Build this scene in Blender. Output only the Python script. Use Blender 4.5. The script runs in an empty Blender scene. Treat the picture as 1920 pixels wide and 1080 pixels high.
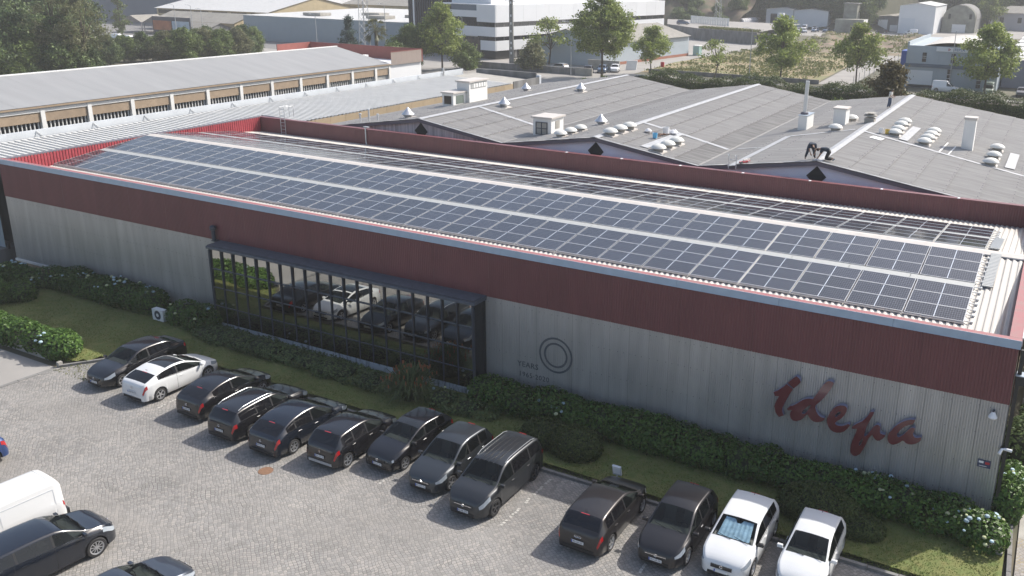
import bpy, math, random
import numpy as np
from mathutils import Vector, Matrix, noise
random.seed(7)
RNG = np.random.default_rng(11)
S = bpy.context.scene
COL = S.collection
R = math.radians

# ------------------------------------------------------------ camera, world, sun, exposure
cd = bpy.data.cameras.new('camera'); cam = bpy.data.objects.new('camera', cd); COL.objects.link(cam)
yaw, pitch, roll = R(27.857), R(17.542), R(0.838)
fw = Vector((-math.sin(yaw)*math.cos(pitch), math.cos(yaw)*math.cos(pitch), -math.sin(pitch)))
rt = Vector((math.cos(yaw), math.sin(yaw), 0)); up = rt.cross(fw)
r2 = math.cos(roll)*rt + math.sin(roll)*up; u2 = -math.sin(roll)*rt + math.cos(roll)*up
m = Matrix((r2, u2, -fw)).transposed().to_4x4(); m.translation = Vector((-0.144, -30.329, 17.945))
cam.matrix_world = m
cd.sensor_width = 36; cd.lens = 1673.3*36/1920; cd.shift_x = (960-1086.97)/1920; cd.shift_y = (478.67-540)/1920
cd.clip_start = 0.5; cd.clip_end = 4000
S.camera = cam
SUNV = Vector((4.0, 6.15, 6.8)).normalized()
W = bpy.data.worlds.new('World'); S.world = W; W.use_nodes = True
nt = W.node_tree; bg = nt.nodes['Background']
sky = nt.nodes.new('ShaderNodeTexSky'); sky.sky_type = 'NISHITA'; sky.sun_disc = False
sky.sun_elevation = math.asin(SUNV.z); sky.sun_rotation = math.atan2(SUNV.x, SUNV.y)
sky.air_density = 1.0; sky.dust_density = 3.0; sky.ozone_density = 0.6
nt.links.new(sky.outputs[0], bg.inputs[0]); bg.inputs[1].default_value = 0.15
sd = bpy.data.lights.new('sun', 'SUN'); so = bpy.data.objects.new('sun', sd); COL.objects.link(so)
sd.energy = 4.5; sd.angle = R(0.53); sd.color = (1.0, 0.955, 0.89)
so.rotation_euler = SUNV.to_track_quat('Z', 'Y').to_euler(); so.location = (0, 0, 60)
S.view_settings.view_transform = 'Standard'; S.view_settings.look = 'None'
S.view_settings.exposure = 0.5; S.view_settings.gamma = 1.0; S.view_settings.use_curve_mapping = False
S.cycles.max_bounces = 6; S.cycles.diffuse_bounces = 2; S.cycles.glossy_bounces = 3
S.cycles.transparent_max_bounces = 8; S.cycles.transmission_bounces = 2; S.cycles.volume_bounces = 0
S.cycles.use_denoising = True; S.cycles.volume_step_rate = 10; S.cycles.caustics_reflective = False

# ------------------------------------------------------------ materials
def mat(name, col, rough=0.65, metal=0.0, var=0.0, vs=1.0, bump=0.0, bs=20.0, coat=0.0, rnd=0.0, col2=None,
        stretch=(1, 1, 1), spec=0.5, emis=0.0, objcol=False, thr=(0.3, 0.7)):
    M = bpy.data.materials.new(name); M.use_nodes = True; n = M.node_tree; p = n.nodes['Principled BSDF']
    p.inputs['Roughness'].default_value = rough; p.inputs['Metallic'].default_value = metal
    p.inputs['Coat Weight'].default_value = coat; p.inputs['Coat Roughness'].default_value = 0.04
    p.inputs['Specular IOR Level'].default_value = spec
    c = (*col, 1); p.inputs['Base Color'].default_value = c
    out = None
    def rgb(v):
        r = n.nodes.new('ShaderNodeRGB'); r.outputs[0].default_value = (*v, 1); return r.outputs[0]
    if objcol:
        oi = n.nodes.new('ShaderNodeObjectInfo'); out = oi.outputs['Color']
    if var or bump:
        tc = n.nodes.new('ShaderNodeNewGeometry'); mp = n.nodes.new('ShaderNodeMapping')
        mp.inputs['Scale'].default_value = stretch; n.links.new(tc.outputs['Position'], mp.inputs[0])
    if var:
        no = n.nodes.new('ShaderNodeTexNoise'); no.inputs['Scale'].default_value = vs; no.inputs['Detail'].default_value = 6
        n.links.new(mp.outputs[0], no.inputs['Vector'])
        rp = n.nodes.new('ShaderNodeMapRange'); rp.inputs[1].default_value = thr[0]; rp.inputs[2].default_value = thr[1]
        n.links.new(no.outputs['Fac'], rp.inputs[0])
        mx = n.nodes.new('ShaderNodeMix'); mx.data_type = 'RGBA'
        n.links.new(rp.outputs[0], mx.inputs[0])
        b = col2 if col2 else tuple(x*(1-var) for x in col)
        mx.inputs[7].default_value = (*col, 1); mx.inputs[6].default_value = (*b, 1)
        out = mx.outputs[2]
    if rnd:
        oi = n.nodes.new('ShaderNodeObjectInfo'); mr = n.nodes.new('ShaderNodeMapRange')
        mr.inputs[3].default_value = 1-rnd; mr.inputs[4].default_value = 1+rnd
        n.links.new(oi.outputs['Random'], mr.inputs[0])
        v = n.nodes.new('ShaderNodeVectorMath'); v.operation = 'SCALE'
        n.links.new(out if out else rgb(col), v.inputs[0]); n.links.new(mr.outputs[0], v.inputs['Scale']); out = v.outputs[0]
    if out: n.links.new(out, p.inputs['Base Color'])
    if bump:
        nb = n.nodes.new('ShaderNodeTexNoise'); nb.inputs['Scale'].default_value = bs; nb.inputs['Detail'].default_value = 4
        n.links.new(mp.outputs[0], nb.inputs['Vector'])
        bu = n.nodes.new('ShaderNodeBump'); bu.inputs['Strength'].default_value = bump; bu.inputs['Distance'].default_value = 0.02
        n.links.new(nb.outputs['Fac'], bu.inputs['Height']); n.links.new(bu.outputs[0], p.inputs['Normal'])
    if emis:
        p.inputs['Emission Color'].default_value = c; p.inputs['Emission Strength'].default_value = emis
    return M

def leafmat(name, col, col2, trans=0.35, rough=0.5):
    M = bpy.data.materials.new(name); M.use_nodes = True; n = M.node_tree; p = n.nodes['Principled BSDF']
    g = n.nodes.new('ShaderNodeNewGeometry'); oi = n.nodes.new('ShaderNodeObjectInfo')
    mx = n.nodes.new('ShaderNodeMix'); mx.data_type = 'RGBA'
    mx.inputs[6].default_value = (*col, 1); mx.inputs[7].default_value = (*col2, 1)
    n.links.new(g.outputs['Random Per Island'], mx.inputs[0])
    no = n.nodes.new('ShaderNodeTexNoise'); no.inputs['Scale'].default_value = 0.45; n.links.new(g.outputs['Position'], no.inputs['Vector'])
    a = n.nodes.new('ShaderNodeMath'); a.operation = 'ADD'; n.links.new(no.outputs['Fac'], a.inputs[0])
    m2 = n.nodes.new('ShaderNodeMath'); m2.operation = 'MULTIPLY'; m2.inputs[1].default_value = 0.35
    n.links.new(oi.outputs['Random'], m2.inputs[0]); n.links.new(m2.outputs[0], a.inputs[1])
    mr = n.nodes.new('ShaderNodeMapRange'); mr.inputs[1].default_value = 0.3; mr.inputs[2].default_value = 1.0
    mr.inputs[3].default_value = 0.72; mr.inputs[4].default_value = 1.4; n.links.new(a.outputs[0], mr.inputs[0])
    v = n.nodes.new('ShaderNodeVectorMath'); v.operation = 'SCALE'
    n.links.new(mx.outputs[2], v.inputs[0]); n.links.new(mr.outputs[0], v.inputs['Scale'])
    n.links.new(v.outputs[0], p.inputs['Base Color']); p.inputs['Roughness'].default_value = rough; p.inputs['Specular IOR Level'].default_value = 0.22
    t = n.nodes.new('ShaderNodeBsdfTranslucent'); n.links.new(v.outputs[0], t.inputs['Color'])
    ms = n.nodes.new('ShaderNodeMixShader'); ms.inputs[0].default_value = trans
    n.links.new(p.outputs[0], ms.inputs[1]); n.links.new(t.outputs[0], ms.inputs[2])
    n.links.new(ms.outputs[0], n.nodes['Material Output'].inputs['Surface'])
    return M

def glassmat(name, tint, see=0.45, rough=0.02, tr=(0.62, 0.68, 0.66)):
    M = bpy.data.materials.new(name); M.use_nodes = True; n = M.node_tree; p = n.nodes['Principled BSDF']
    p.inputs['Base Color'].default_value = (*tint, 1); p.inputs['Roughness'].default_value = rough
    p.inputs['IOR'].default_value = 1.55
    t = n.nodes.new('ShaderNodeBsdfTransparent'); t.inputs[0].default_value = (*tr, 1)
    ms = n.nodes.new('ShaderNodeMixShader'); ms.inputs[0].default_value = see
    n.links.new(p.outputs[0], ms.inputs[1]); n.links.new(t.outputs[0], ms.inputs[2])
    n.links.new(ms.outputs[0], n.nodes['Material Output'].inputs['Surface'])
    return M

def cobble_mat(name, scale, c1, c2, c3, joint, moss=None):
    M = bpy.data.materials.new(name); M.use_nodes = True; n = M.node_tree; p = n.nodes['Principled BSDF']
    N = n.nodes.new; Lk = n.links.new
    g = N('ShaderNodeNewGeometry')
    wn = N('ShaderNodeTexNoise'); wn.inputs['Scale'].default_value = 0.9; wn.inputs['Detail'].default_value = 1; Lk(g.outputs['Position'], wn.inputs['Vector'])
    ad = N('ShaderNodeVectorMath'); ad.operation = 'MULTIPLY_ADD'; ad.inputs[1].default_value = (0.35, 0.35, 0)
    Lk(wn.outputs['Color'], ad.inputs[0]); Lk(g.outputs['Position'], ad.inputs[2])
    mp = N('ShaderNodeMapping'); mp.inputs['Rotation'].default_value = (0, 0, R(38)); mp.inputs['Scale'].default_value = (1, 1, 0); Lk(ad.outputs[0], mp.inputs[0])
    v1 = N('ShaderNodeTexVoronoi'); v1.inputs['Scale'].default_value = scale; v1.inputs['Randomness'].default_value = 0.36; Lk(mp.outputs[0], v1.inputs['Vector'])
    v2 = N('ShaderNodeTexVoronoi'); v2.feature = 'DISTANCE_TO_EDGE'; v2.inputs['Scale'].default_value = scale; v2.inputs['Randomness'].default_value = 0.36; Lk(mp.outputs[0], v2.inputs['Vector'])
    sp = N('ShaderNodeSeparateColor'); Lk(v1.outputs['Color'], sp.inputs[0])
    cr = N('ShaderNodeValToRGB'); e = cr.color_ramp.elements; e[0].color = (*c1, 1); e[1].color = (*c3, 1); x = e.new(0.45); x.color = (*c2, 1)
    Lk(sp.outputs[0], cr.inputs[0])
    ln = N('ShaderNodeTexNoise'); ln.inputs['Scale'].default_value = 0.35; ln.inputs['Detail'].default_value = 5; Lk(g.outputs['Position'], ln.inputs['Vector'])
    lr = N('ShaderNodeMapRange'); lr.inputs[1].default_value = 0.3; lr.inputs[2].default_value = 0.7; lr.inputs[3].default_value = 0.84; lr.inputs[4].default_value = 1.14; Lk(ln.outputs['Fac'], lr.inputs[0])
    sc = N('ShaderNodeVectorMath'); sc.operation = 'SCALE'; Lk(cr.outputs[0], sc.inputs[0]); Lk(lr.outputs[0], sc.inputs['Scale'])
    jr = N('ShaderNodeMapRange'); jr.inputs[1].default_value = 0.02; jr.inputs[2].default_value = 0.075; Lk(v2.outputs['Distance'], jr.inputs[0])
    # joints wander between packed sand and open dark gap
    jn = N('ShaderNodeTexNoise'); jn.inputs['Scale'].default_value = 0.8; jn.inputs['Detail'].default_value = 4; Lk(g.outputs['Position'], jn.inputs['Vector'])
    jm = N('ShaderNodeMapRange'); jm.inputs[1].default_value = 0.35; jm.inputs[2].default_value = 0.65; jm.inputs[3].default_value = 0.35; jm.inputs[4].default_value = 1.0; Lk(jn.outputs['Fac'], jm.inputs[0])
    inv = N('ShaderNodeMath'); inv.operation = 'SUBTRACT'; inv.inputs[0].default_value = 1; Lk(jr.outputs[0], inv.inputs[1])
    mul = N('ShaderNodeMath'); mul.operation = 'MULTIPLY'; Lk(inv.outputs[0], mul.inputs[0]); Lk(jm.outputs[0], mul.inputs[1])
    mx = N('ShaderNodeMix'); mx.data_type = 'RGBA'; Lk(mul.outputs[0], mx.inputs[0]); Lk(sc.outputs[0], mx.inputs[6]); mx.inputs[7].default_value = (*joint, 1)
    # oil drips under the bays, dusty tracks across the yard
    on = N('ShaderNodeTexNoise'); on.inputs['Scale'].default_value = 1.7; on.inputs['Detail'].default_value = 3; Lk(g.outputs['Position'], on.inputs['Vector'])
    orr = N('ShaderNodeMapRange'); orr.inputs[1].default_value = 0.66; orr.inputs[2].default_value = 0.74; orr.inputs[4].default_value = 0.45; Lk(on.outputs['Fac'], orr.inputs[0])
    ox = N('ShaderNodeMix'); ox.data_type = 'RGBA'; Lk(orr.outputs[0], ox.inputs[0]); Lk(mx.outputs[2], ox.inputs[6]); ox.inputs[7].default_value = (0.09, 0.085, 0.075, 1)
    dm = N('ShaderNodeMapping'); dm.inputs['Rotation'].default_value = (0, 0, R(14)); dm.inputs['Scale'].default_value = (0.10, 0.55, 1); Lk(g.outputs['Position'], dm.inputs[0])
    dn = N('ShaderNodeTexNoise'); dn.inputs['Scale'].default_value = 1.0; dn.inputs['Detail'].default_value = 7; Lk(dm.outputs[0], dn.inputs['Vector'])
    dq = N('ShaderNodeMapRange'); dq.inputs[1].default_value = 0.46; dq.inputs[2].default_value = 0.64; dq.inputs[4].default_value = 0.35; Lk(dn.outputs['Fac'], dq.inputs[0])
    dx = N('ShaderNodeMix'); dx.data_type = 'RGBA'; Lk(dq.outputs[0], dx.inputs[0]); Lk(ox.outputs[2], dx.inputs[6]); dx.inputs[7].default_value = (0.265, 0.25, 0.228, 1)
    out = dx.outputs[2]
    if moss:
        mn = N('ShaderNodeTexNoise'); mn.inputs['Scale'].default_value = 1.3; mn.inputs['Detail'].default_value = 6; Lk(g.outputs['Position'], mn.inputs['Vector'])
        mr = N('ShaderNodeMapRange'); mr.inputs[1].default_value = 0.5; mr.inputs[2].default_value = 0.62; Lk(mn.outputs['Fac'], mr.inputs[0])
        m3 = N('ShaderNodeMath'); m3.operation = 'MULTIPLY'; Lk(mr.outputs[0], m3.inputs[0]); Lk(inv.outputs[0], m3.inputs[1])
        mz = N('ShaderNodeMix'); mz.data_type = 'RGBA'; Lk(m3.outputs[0], mz.inputs[0]); Lk(out, mz.inputs[6]); mz.inputs[7].default_value = (*moss, 1); out = mz.outputs[2]
    Lk(out, p.inputs['Base Color']); p.inputs['Roughness'].default_value = 0.75
    bu = N('ShaderNodeBump'); bu.inputs['Strength'].default_value = 0.7; bu.inputs['Distance'].default_value = 0.015
    Lk(jr.outputs[0], bu.inputs['Height']); Lk(bu.outputs[0], p.inputs['Normal'])
    return M

def cell_mat():
    M = bpy.data.materials.new('solar cells'); M.use_nodes = True; n = M.node_tree; p = n.nodes['Principled BSDF']
    N = n.nodes.new; Lk = n.links.new
    tc = N('ShaderNodeTexCoord'); sx = N('ShaderNodeSeparateXYZ'); Lk(tc.outputs['Object'], sx.inputs[0])
    def lines(out, period, width, off):
        a = N('ShaderNodeMath'); a.operation = 'ADD'; a.inputs[1].default_value = off; Lk(out, a.inputs[0])
        b = N('ShaderNodeMath'); b.operation = 'MODULO'; b.inputs[1].default_value = period; Lk(a.outputs[0], b.inputs[0])
        c = N('ShaderNodeMath'); c.operation = 'LESS_THAN'; c.inputs[1].default_value = width; Lk(b.outputs[0], c.inputs[0]); return c.outputs[0]
    gx = lines(sx.outputs['X'], 0.0855, 0.0075, 20*0.0855+0.00375)
    gy = lines(sx.outputs['Y'], 0.1665, 0.011, 10*0.1665+0.0055)
    ab = N('ShaderNodeMath'); ab.operation = 'ABSOLUTE'; Lk(sx.outputs['X'], ab.inputs[0])
    lt = N('ShaderNodeMath'); lt.operation = 'LESS_THAN'; lt.inputs[1].default_value = 0.016; Lk(ab.outputs[0], lt.inputs[0]); mid = lt.outputs[0]
    mm = N('ShaderNodeMath'); mm.operation = 'MAXIMUM'; Lk(gx, mm.inputs[0]); Lk(gy, mm.inputs[1])
    sc = N('ShaderNodeMath'); sc.operation = 'MULTIPLY'; sc.inputs[1].default_value = 0.30; Lk(mm.outputs[0], sc.inputs[0])
    m2 = N('ShaderNodeMath'); m2.operation = 'MAXIMUM'; Lk(sc.outputs[0], m2.inputs[0]); Lk(mid, m2.inputs[1])
    oi = N('ShaderNodeObjectInfo'); mr = N('ShaderNodeMapRange'); mr.inputs[3].default_value = 0.75; mr.inputs[4].default_value = 1.3; Lk(oi.outputs['Random'], mr.inputs[0])
    cb = N('ShaderNodeRGB'); cb.outputs[0].default_value = (0.015, 0.017, 0.026, 1)
    cs = N('ShaderNodeVectorMath'); cs.operation = 'SCALE'; Lk(cb.outputs[0], cs.inputs[0]); Lk(mr.outputs[0], cs.inputs['Scale'])
    mx = N('ShaderNodeMix'); mx.data_type = 'RGBA'; Lk(m2.outputs[0], mx.inputs[0]); Lk(cs.outputs[0], mx.inputs[6]); mx.inputs[7].default_value = (0.5, 0.54, 0.6, 1)
    Lk(mx.outputs[2], p.inputs['Base Color']); p.inputs['Roughness'].default_value = 0.12; p.inputs['IOR'].default_value = 1.5
    return M

M = {}
M['grey_clad'] = mat('galvanised cladding', (0.52, 0.52, 0.515), 0.34, 0.5, var=0.22, vs=0.8, stretch=(3, 1, 0.35), rnd=0.05)
M['red_clad'] = mat('maroon cladding', (0.17, 0.056, 0.060), 0.42, 0.0, var=0.15, vs=1.5, stretch=(1, 1, 0.3), rnd=0.04)
M['red_sunlit'] = mat('red parapet sheet', (0.36, 0.055, 0.07), 0.5, 0, var=0.2, vs=2)  # brighter red carries the sunlight on the left inner parapet
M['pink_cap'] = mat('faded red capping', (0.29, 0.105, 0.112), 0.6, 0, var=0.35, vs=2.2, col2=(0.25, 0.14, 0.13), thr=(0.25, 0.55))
M['cap_blue'] = mat('zinc capping', (0.36, 0.42, 0.48), 0.4, 0.3, var=0.12, vs=3)
M['roof_white'] = mat('cream roof sheet', (0.52, 0.49, 0.445), 0.55, 0, var=0.15, vs=1.2, stretch=(2, 0.4, 1))
M['roof_white2'] = mat('white roof sheet', (0.52, 0.52, 0.505), 0.6, 0, var=0.12, vs=1.0)
M['ridge'] = mat('cream ridge capping', (0.52, 0.485, 0.45), 0.55, 0, var=0.12, vs=2)
M['grating'] = mat('grey grating', (0.40, 0.41, 0.40), 0.6, 0.2, var=0.15, vs=30)
M['alu'] = mat('aluminium', (0.62, 0.63, 0.64), 0.35, 0.7)
M['galv'] = mat('galvanised steel', (0.55, 0.57, 0.58), 0.4, 0.6)
M['cells'] = cell_mat()
M['mirror'] = mat('dark mirror glass', (0.42, 0.425, 0.405), 0.012, 1.0)
M['mullion'] = mat('slate mullion', (0.045, 0.055, 0.075), 0.4, 0.2)
M['ledge'] = mat('slate ledge', (0.10, 0.115, 0.14), 0.5, 0.1, var=0.3, vs=4)
M['plinth'] = mat('stained white plinth', (0.42, 0.46, 0.5), 0.7, 0, var=0.6, vs=3.5, stretch=(2, 1, 0.6), thr=(0.35, 0.5))
M['fibre'] = mat('fibre cement roof', (0.375, 0.36, 0.34), 0.85, 0, var=0.28, vs=1.3, stretch=(0.25, 3, 1), rnd=0.05, bump=0.2, bs=8)
M['fibre_dark'] = mat('weathered fibre cement', (0.345, 0.33, 0.31), 0.85, 0, var=0.45, vs=1.5, stretch=(0.25, 3, 1), rnd=0.05)
M['fibre_tan'] = mat('lichen fibre cement', (0.27, 0.255, 0.225), 0.85, 0, var=0.3, vs=1.5, rnd=0.05)
M['ridge_white'] = mat('white ridge flashing', (0.40, 0.41, 0.425), 0.6, 0.0, var=0.3, vs=3)
M['gable'] = mat('lilac gable render', (0.78, 0.77, 0.86), 0.8, 0, var=0.1, vs=0.6)
M['gable_old'] = mat('streaked gable boarding', (0.66, 0.60, 0.61), 0.8, 0, var=0.5, vs=1.2, stretch=(5, 1, 0.2))
M['fascia'] = mat('mauve fascia', (0.13, 0.12, 0.14), 0.7)
M['white'] = mat('white render', (0.70, 0.70, 0.68), 0.75, 0, var=0.08, vs=1.0)
M['white2'] = mat('white panel cladding', (0.70, 0.71, 0.72), 0.5, 0, var=0.04, vs=0.4, rnd=0.03)
M['dome'] = mat('opal dome', (0.64, 0.63, 0.58), 0.22, 0, var=0.08, vs=5)
M['beige'] = mat('tan metal panel', (0.33, 0.26, 0.17), 0.6, 0, var=0.08, vs=2, rnd=0.05)
M['beige2'] = mat('tan board', (0.33, 0.25, 0.175), 0.8, 0, var=0.2, vs=1.6, rnd=0.06)
M['grey_roof'] = mat('smooth grey roof', (0.245, 0.25, 0.255), 0.75, 0, var=0.12, vs=0.5, stretch=(0.3, 2, 1), rnd=0.03)
M['parapet'] = mat('pale parapet render', (0.50, 0.53, 0.56), 0.75, 0, var=0.12, vs=1.0)
M['concrete'] = mat('concrete', (0.36, 0.345, 0.31), 0.85, 0, var=0.25, vs=1.5, bump=0.2, bs=15)
M['concrete_dk'] = mat('stained concrete', (0.22, 0.22, 0.215), 0.85, 0, var=0.5, vs=1.1, stretch=(1, 1, 0.3))
M['asphalt'] = mat('asphalt', (0.19, 0.185, 0.18), 0.9, 0, var=0.2, vs=0.4)
M['yard'] = mat('worn concrete yard', (0.30, 0.285, 0.265), 0.9, 0, var=0.2, vs=0.3)
M['earth'] = mat('bare earth', (0.14, 0.12, 0.085), 0.95, 0, var=0.4, vs=0.3, col2=(0.06, 0.07, 0.04))
M['field'] = mat('dry field', (0.30, 0.215, 0.14), 0.95, 0, var=0.5, vs=0.22, col2=(0.15, 0.165, 0.065), bump=0.3, bs=3)
M['rock'] = mat('rocky slope', (0.24, 0.165, 0.125), 0.95, 0, var=0.5, vs=0.35, col2=(0.10, 0.11, 0.05), bump=0.6, bs=1.5)
M['lawn'] = mat('lawn', (0.105, 0.142, 0.034), 0.9, 0, var=0.4, vs=3.0, col2=(0.17, 0.165, 0.055), bump=0.4, bs=60)
M['grass'] = leafmat('grass blades', (0.10, 0.15, 0.032), (0.20, 0.215, 0.065), 0.3, 0.6)
M['cobble'] = cobble_mat('granite setts', 8.4, (0.20, 0.192, 0.178), (0.238, 0.23, 0.218), (0.30, 0.28, 0.255), (0.06, 0.055, 0.048))
M['cobble2'] = cobble_mat('mossy setts', 7.5, (0.2, 0.18, 0.16), (0.24, 0.22, 0.2), (0.3, 0.28, 0.25), (0.08, 0.07, 0.05), moss=(0.40, 0.31, 0.10))
M['kerb'] = mat('granite kerb', (0.20, 0.195, 0.185), 0.85, 0, var=0.3, vs=4, rnd=0.15)
M['drain'] = mat('dark drain channel', (0.085, 0.085, 0.085), 0.8)
M['mark'] = mat('white marker stones', (0.5, 0.48, 0.44), 0.8, 0, var=0.35, vs=8)
M['rust'] = mat('rusty iron', (0.22, 0.12, 0.07), 0.8, 0, var=0.3, vs=12)
M['black'] = mat('black plastic', (0.018, 0.018, 0.019), 0.45)
M['dark'] = mat('dark opening', (0.012, 0.013, 0.014), 0.7)
M['darkwin'] = mat('dark window', (0.02, 0.023, 0.027), 0.08)
M['brownwin'] = mat('window strip', (0.045, 0.04, 0.04), 0.15)
M['wood'] = mat('bark', (0.085, 0.068, 0.05), 0.9, 0, var=0.4, vs=6)
M['steelpole'] = mat('pole steel', (0.42, 0.43, 0.44), 0.5, 0.5)
M['cpole'] = mat('concrete pole', (0.20, 0.20, 0.19), 0.8)
M['bluewall'] = mat('blue grey cladding', (0.25, 0.31, 0.35), 0.6, 0, var=0.08, vs=0.3)
M['slatewall'] = mat('slate blue wall', (0.12, 0.15, 0.19), 0.7, 0, var=0.1, vs=0.3)
M['yellowwall'] = mat('ochre render', (0.42, 0.34, 0.20), 0.8, 0, var=0.15, vs=0.5)
M['bluetext'] = mat('blue lettering', (0.03, 0.12, 0.32), 0.5)
M['redsign'] = mat('red signboard', (0.42, 0.02, 0.035), 0.5)
M['whitesign'] = mat('white sign paint', (0.75, 0.75, 0.75), 0.5)
M['grit_green'] = mat('mould stained render', (0.30, 0.30, 0.25), 0.85, 0, var=0.5, vs=0.5)
M['palewall'] = mat('pale blue metal wall', (0.37, 0.42, 0.455), 0.55, 0, var=0.06, vs=0.3)
M['brickbase'] = mat('red brick base', (0.30, 0.12, 0.075), 0.8)
M['bluetank'] = mat('blue tarpaulin', (0.04, 0.10, 0.40), 0.4)
M['terracotta'] = mat('terracotta tiles', (0.33, 0.12, 0.09), 0.8, 0, var=0.3, vs=1)
M['sackwhite'] = mat('white sacks', (0.66, 0.66, 0.68), 0.7, 0, var=0.1, vs=2)
M['signtext'] = mat('grey vinyl letters', (0.07, 0.085, 0.10), 0.5)
M['signred'] = mat('dark red sign face', (0.125, 0.032, 0.034), 0.10, 0, coat=0.4)
M['signside'] = mat('lilac grey sign return', (0.24, 0.24, 0.33), 0.5)
M['plate'] = mat('plate white', (0.68, 0.69, 0.7), 0.4)
M['ink'] = mat('plate ink', (0.02, 0.02, 0.03), 0.5)
M['eublue'] = mat('plate blue band', (0.02, 0.06, 0.35), 0.4)
M['tyre'] = mat('tyre rubber', (0.022, 0.022, 0.023), 0.8)
M['rim'] = mat('silver alloy', (0.55, 0.56, 0.58), 0.3, 0.8)
M['rimdark'] = mat('dark alloy', (0.07, 0.07, 0.075), 0.3, 0.6)
M['chrome'] = mat('chrome', (0.75, 0.76, 0.78), 0.12, 1.0)
M['tail'] = mat('red tail lamp', (0.38, 0.008, 0.012), 0.12, 0, coat=1)
M['head'] = mat('headlamp lens', (0.42, 0.47, 0.52), 0.08, 0.3, coat=1)
M['carglass'] = glassmat('car glass', (0.010, 0.012, 0.013), 0.58)
M['darkglass'] = glassmat('privacy glass', (0.008, 0.008, 0.010), 0.08)
M['seat'] = mat('seat fabric', (0.12, 0.12, 0.115), 0.9)
M['dash'] = mat('dashboard', (0.16, 0.16, 0.15), 0.8)
M['foil'] = mat('blue foil', (0.42, 0.62, 0.75), 0.35, 0.2, var=0.4, vs=6)
M['paint_obj'] = mat('car paint', (0.5, 0.5, 0.5), 0.35, 0.1, coat=0.8, objcol=True)
M['skin'] = mat('skin', (0.30, 0.17, 0.11), 0.6)
M['hair'] = mat('dark hair', (0.02, 0.015, 0.012), 0.6)
M['navy'] = mat('navy workwear', (0.022, 0.035, 0.055), 0.85)
M['jeans'] = mat('blue jeans', (0.045, 0.07, 0.12), 0.9)
M['tshirt'] = mat('pale top', (0.5, 0.5, 0.47), 0.9)
M['teal'] = mat('teal boots', (0.03, 0.10, 0.14), 0.7)
M['flower'] = mat('hydrangea bloom', (0.36, 0.47, 0.52), 0.8, rnd=0.25)
M['flower2'] = mat('cream bloom', (0.40, 0.42, 0.24), 0.8, rnd=0.25)
M['lf_hyd'] = leafmat('hydrangea leaves', (0.036, 0.078, 0.018), (0.088, 0.155, 0.030), 0.25, 0.42)
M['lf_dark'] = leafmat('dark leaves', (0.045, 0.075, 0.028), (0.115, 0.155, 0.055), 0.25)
M['lf_mid'] = leafmat('mid green leaves', (0.075, 0.112, 0.032), (0.165, 0.215, 0.065), 0.3)
M['lf_plane'] = leafmat('plane tree leaves', (0.115, 0.155, 0.035), (0.29, 0.34, 0.095), 0.4)
M['lf_olive'] = leafmat('olive leaves', (0.110, 0.120, 0.055), (0.205, 0.210, 0.105), 0.3)
M['lf_bronze'] = leafmat('bronze conifer', (0.060, 0.050, 0.022), (0.170, 0.140, 0.055), 0.2)
M['lf_blue'] = leafmat('blue spruce', (0.030, 0.055, 0.045), (0.070, 0.105, 0.085), 0.2)
M['lf_hedge'] = leafmat('clipped hedge', (0.030, 0.048, 0.014), (0.090, 0.115, 0.032), 0.2)
M['lf_spiky'] = leafmat('strap leaves', (0.045, 0.075, 0.028), (0.10, 0.12, 0.045), 0.25)
M['orange_fl'] = mat('orange flower', (0.24, 0.09, 0.035), 0.8)
M['core'] = mat('dark green core', (.022,.03,.014), .9)  # dark leaf green for the solid cores added inside shrubs
M['cutting'] = mat('earth cutting', (.15,.10,.07), .95, 0, var=.6, vs=.25, col2=(.05,.06,.025), bump=.6, bs=1.5)
M['hill_ground'] = mat('leaf litter', (.06,.062,.03), .95, 0, var=.5, vs=.2)
M['weeds'] = leafmat('weeds', (0.085, 0.115, 0.035), (0.20, 0.19, 0.075), 0.3, 0.7)

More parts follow.
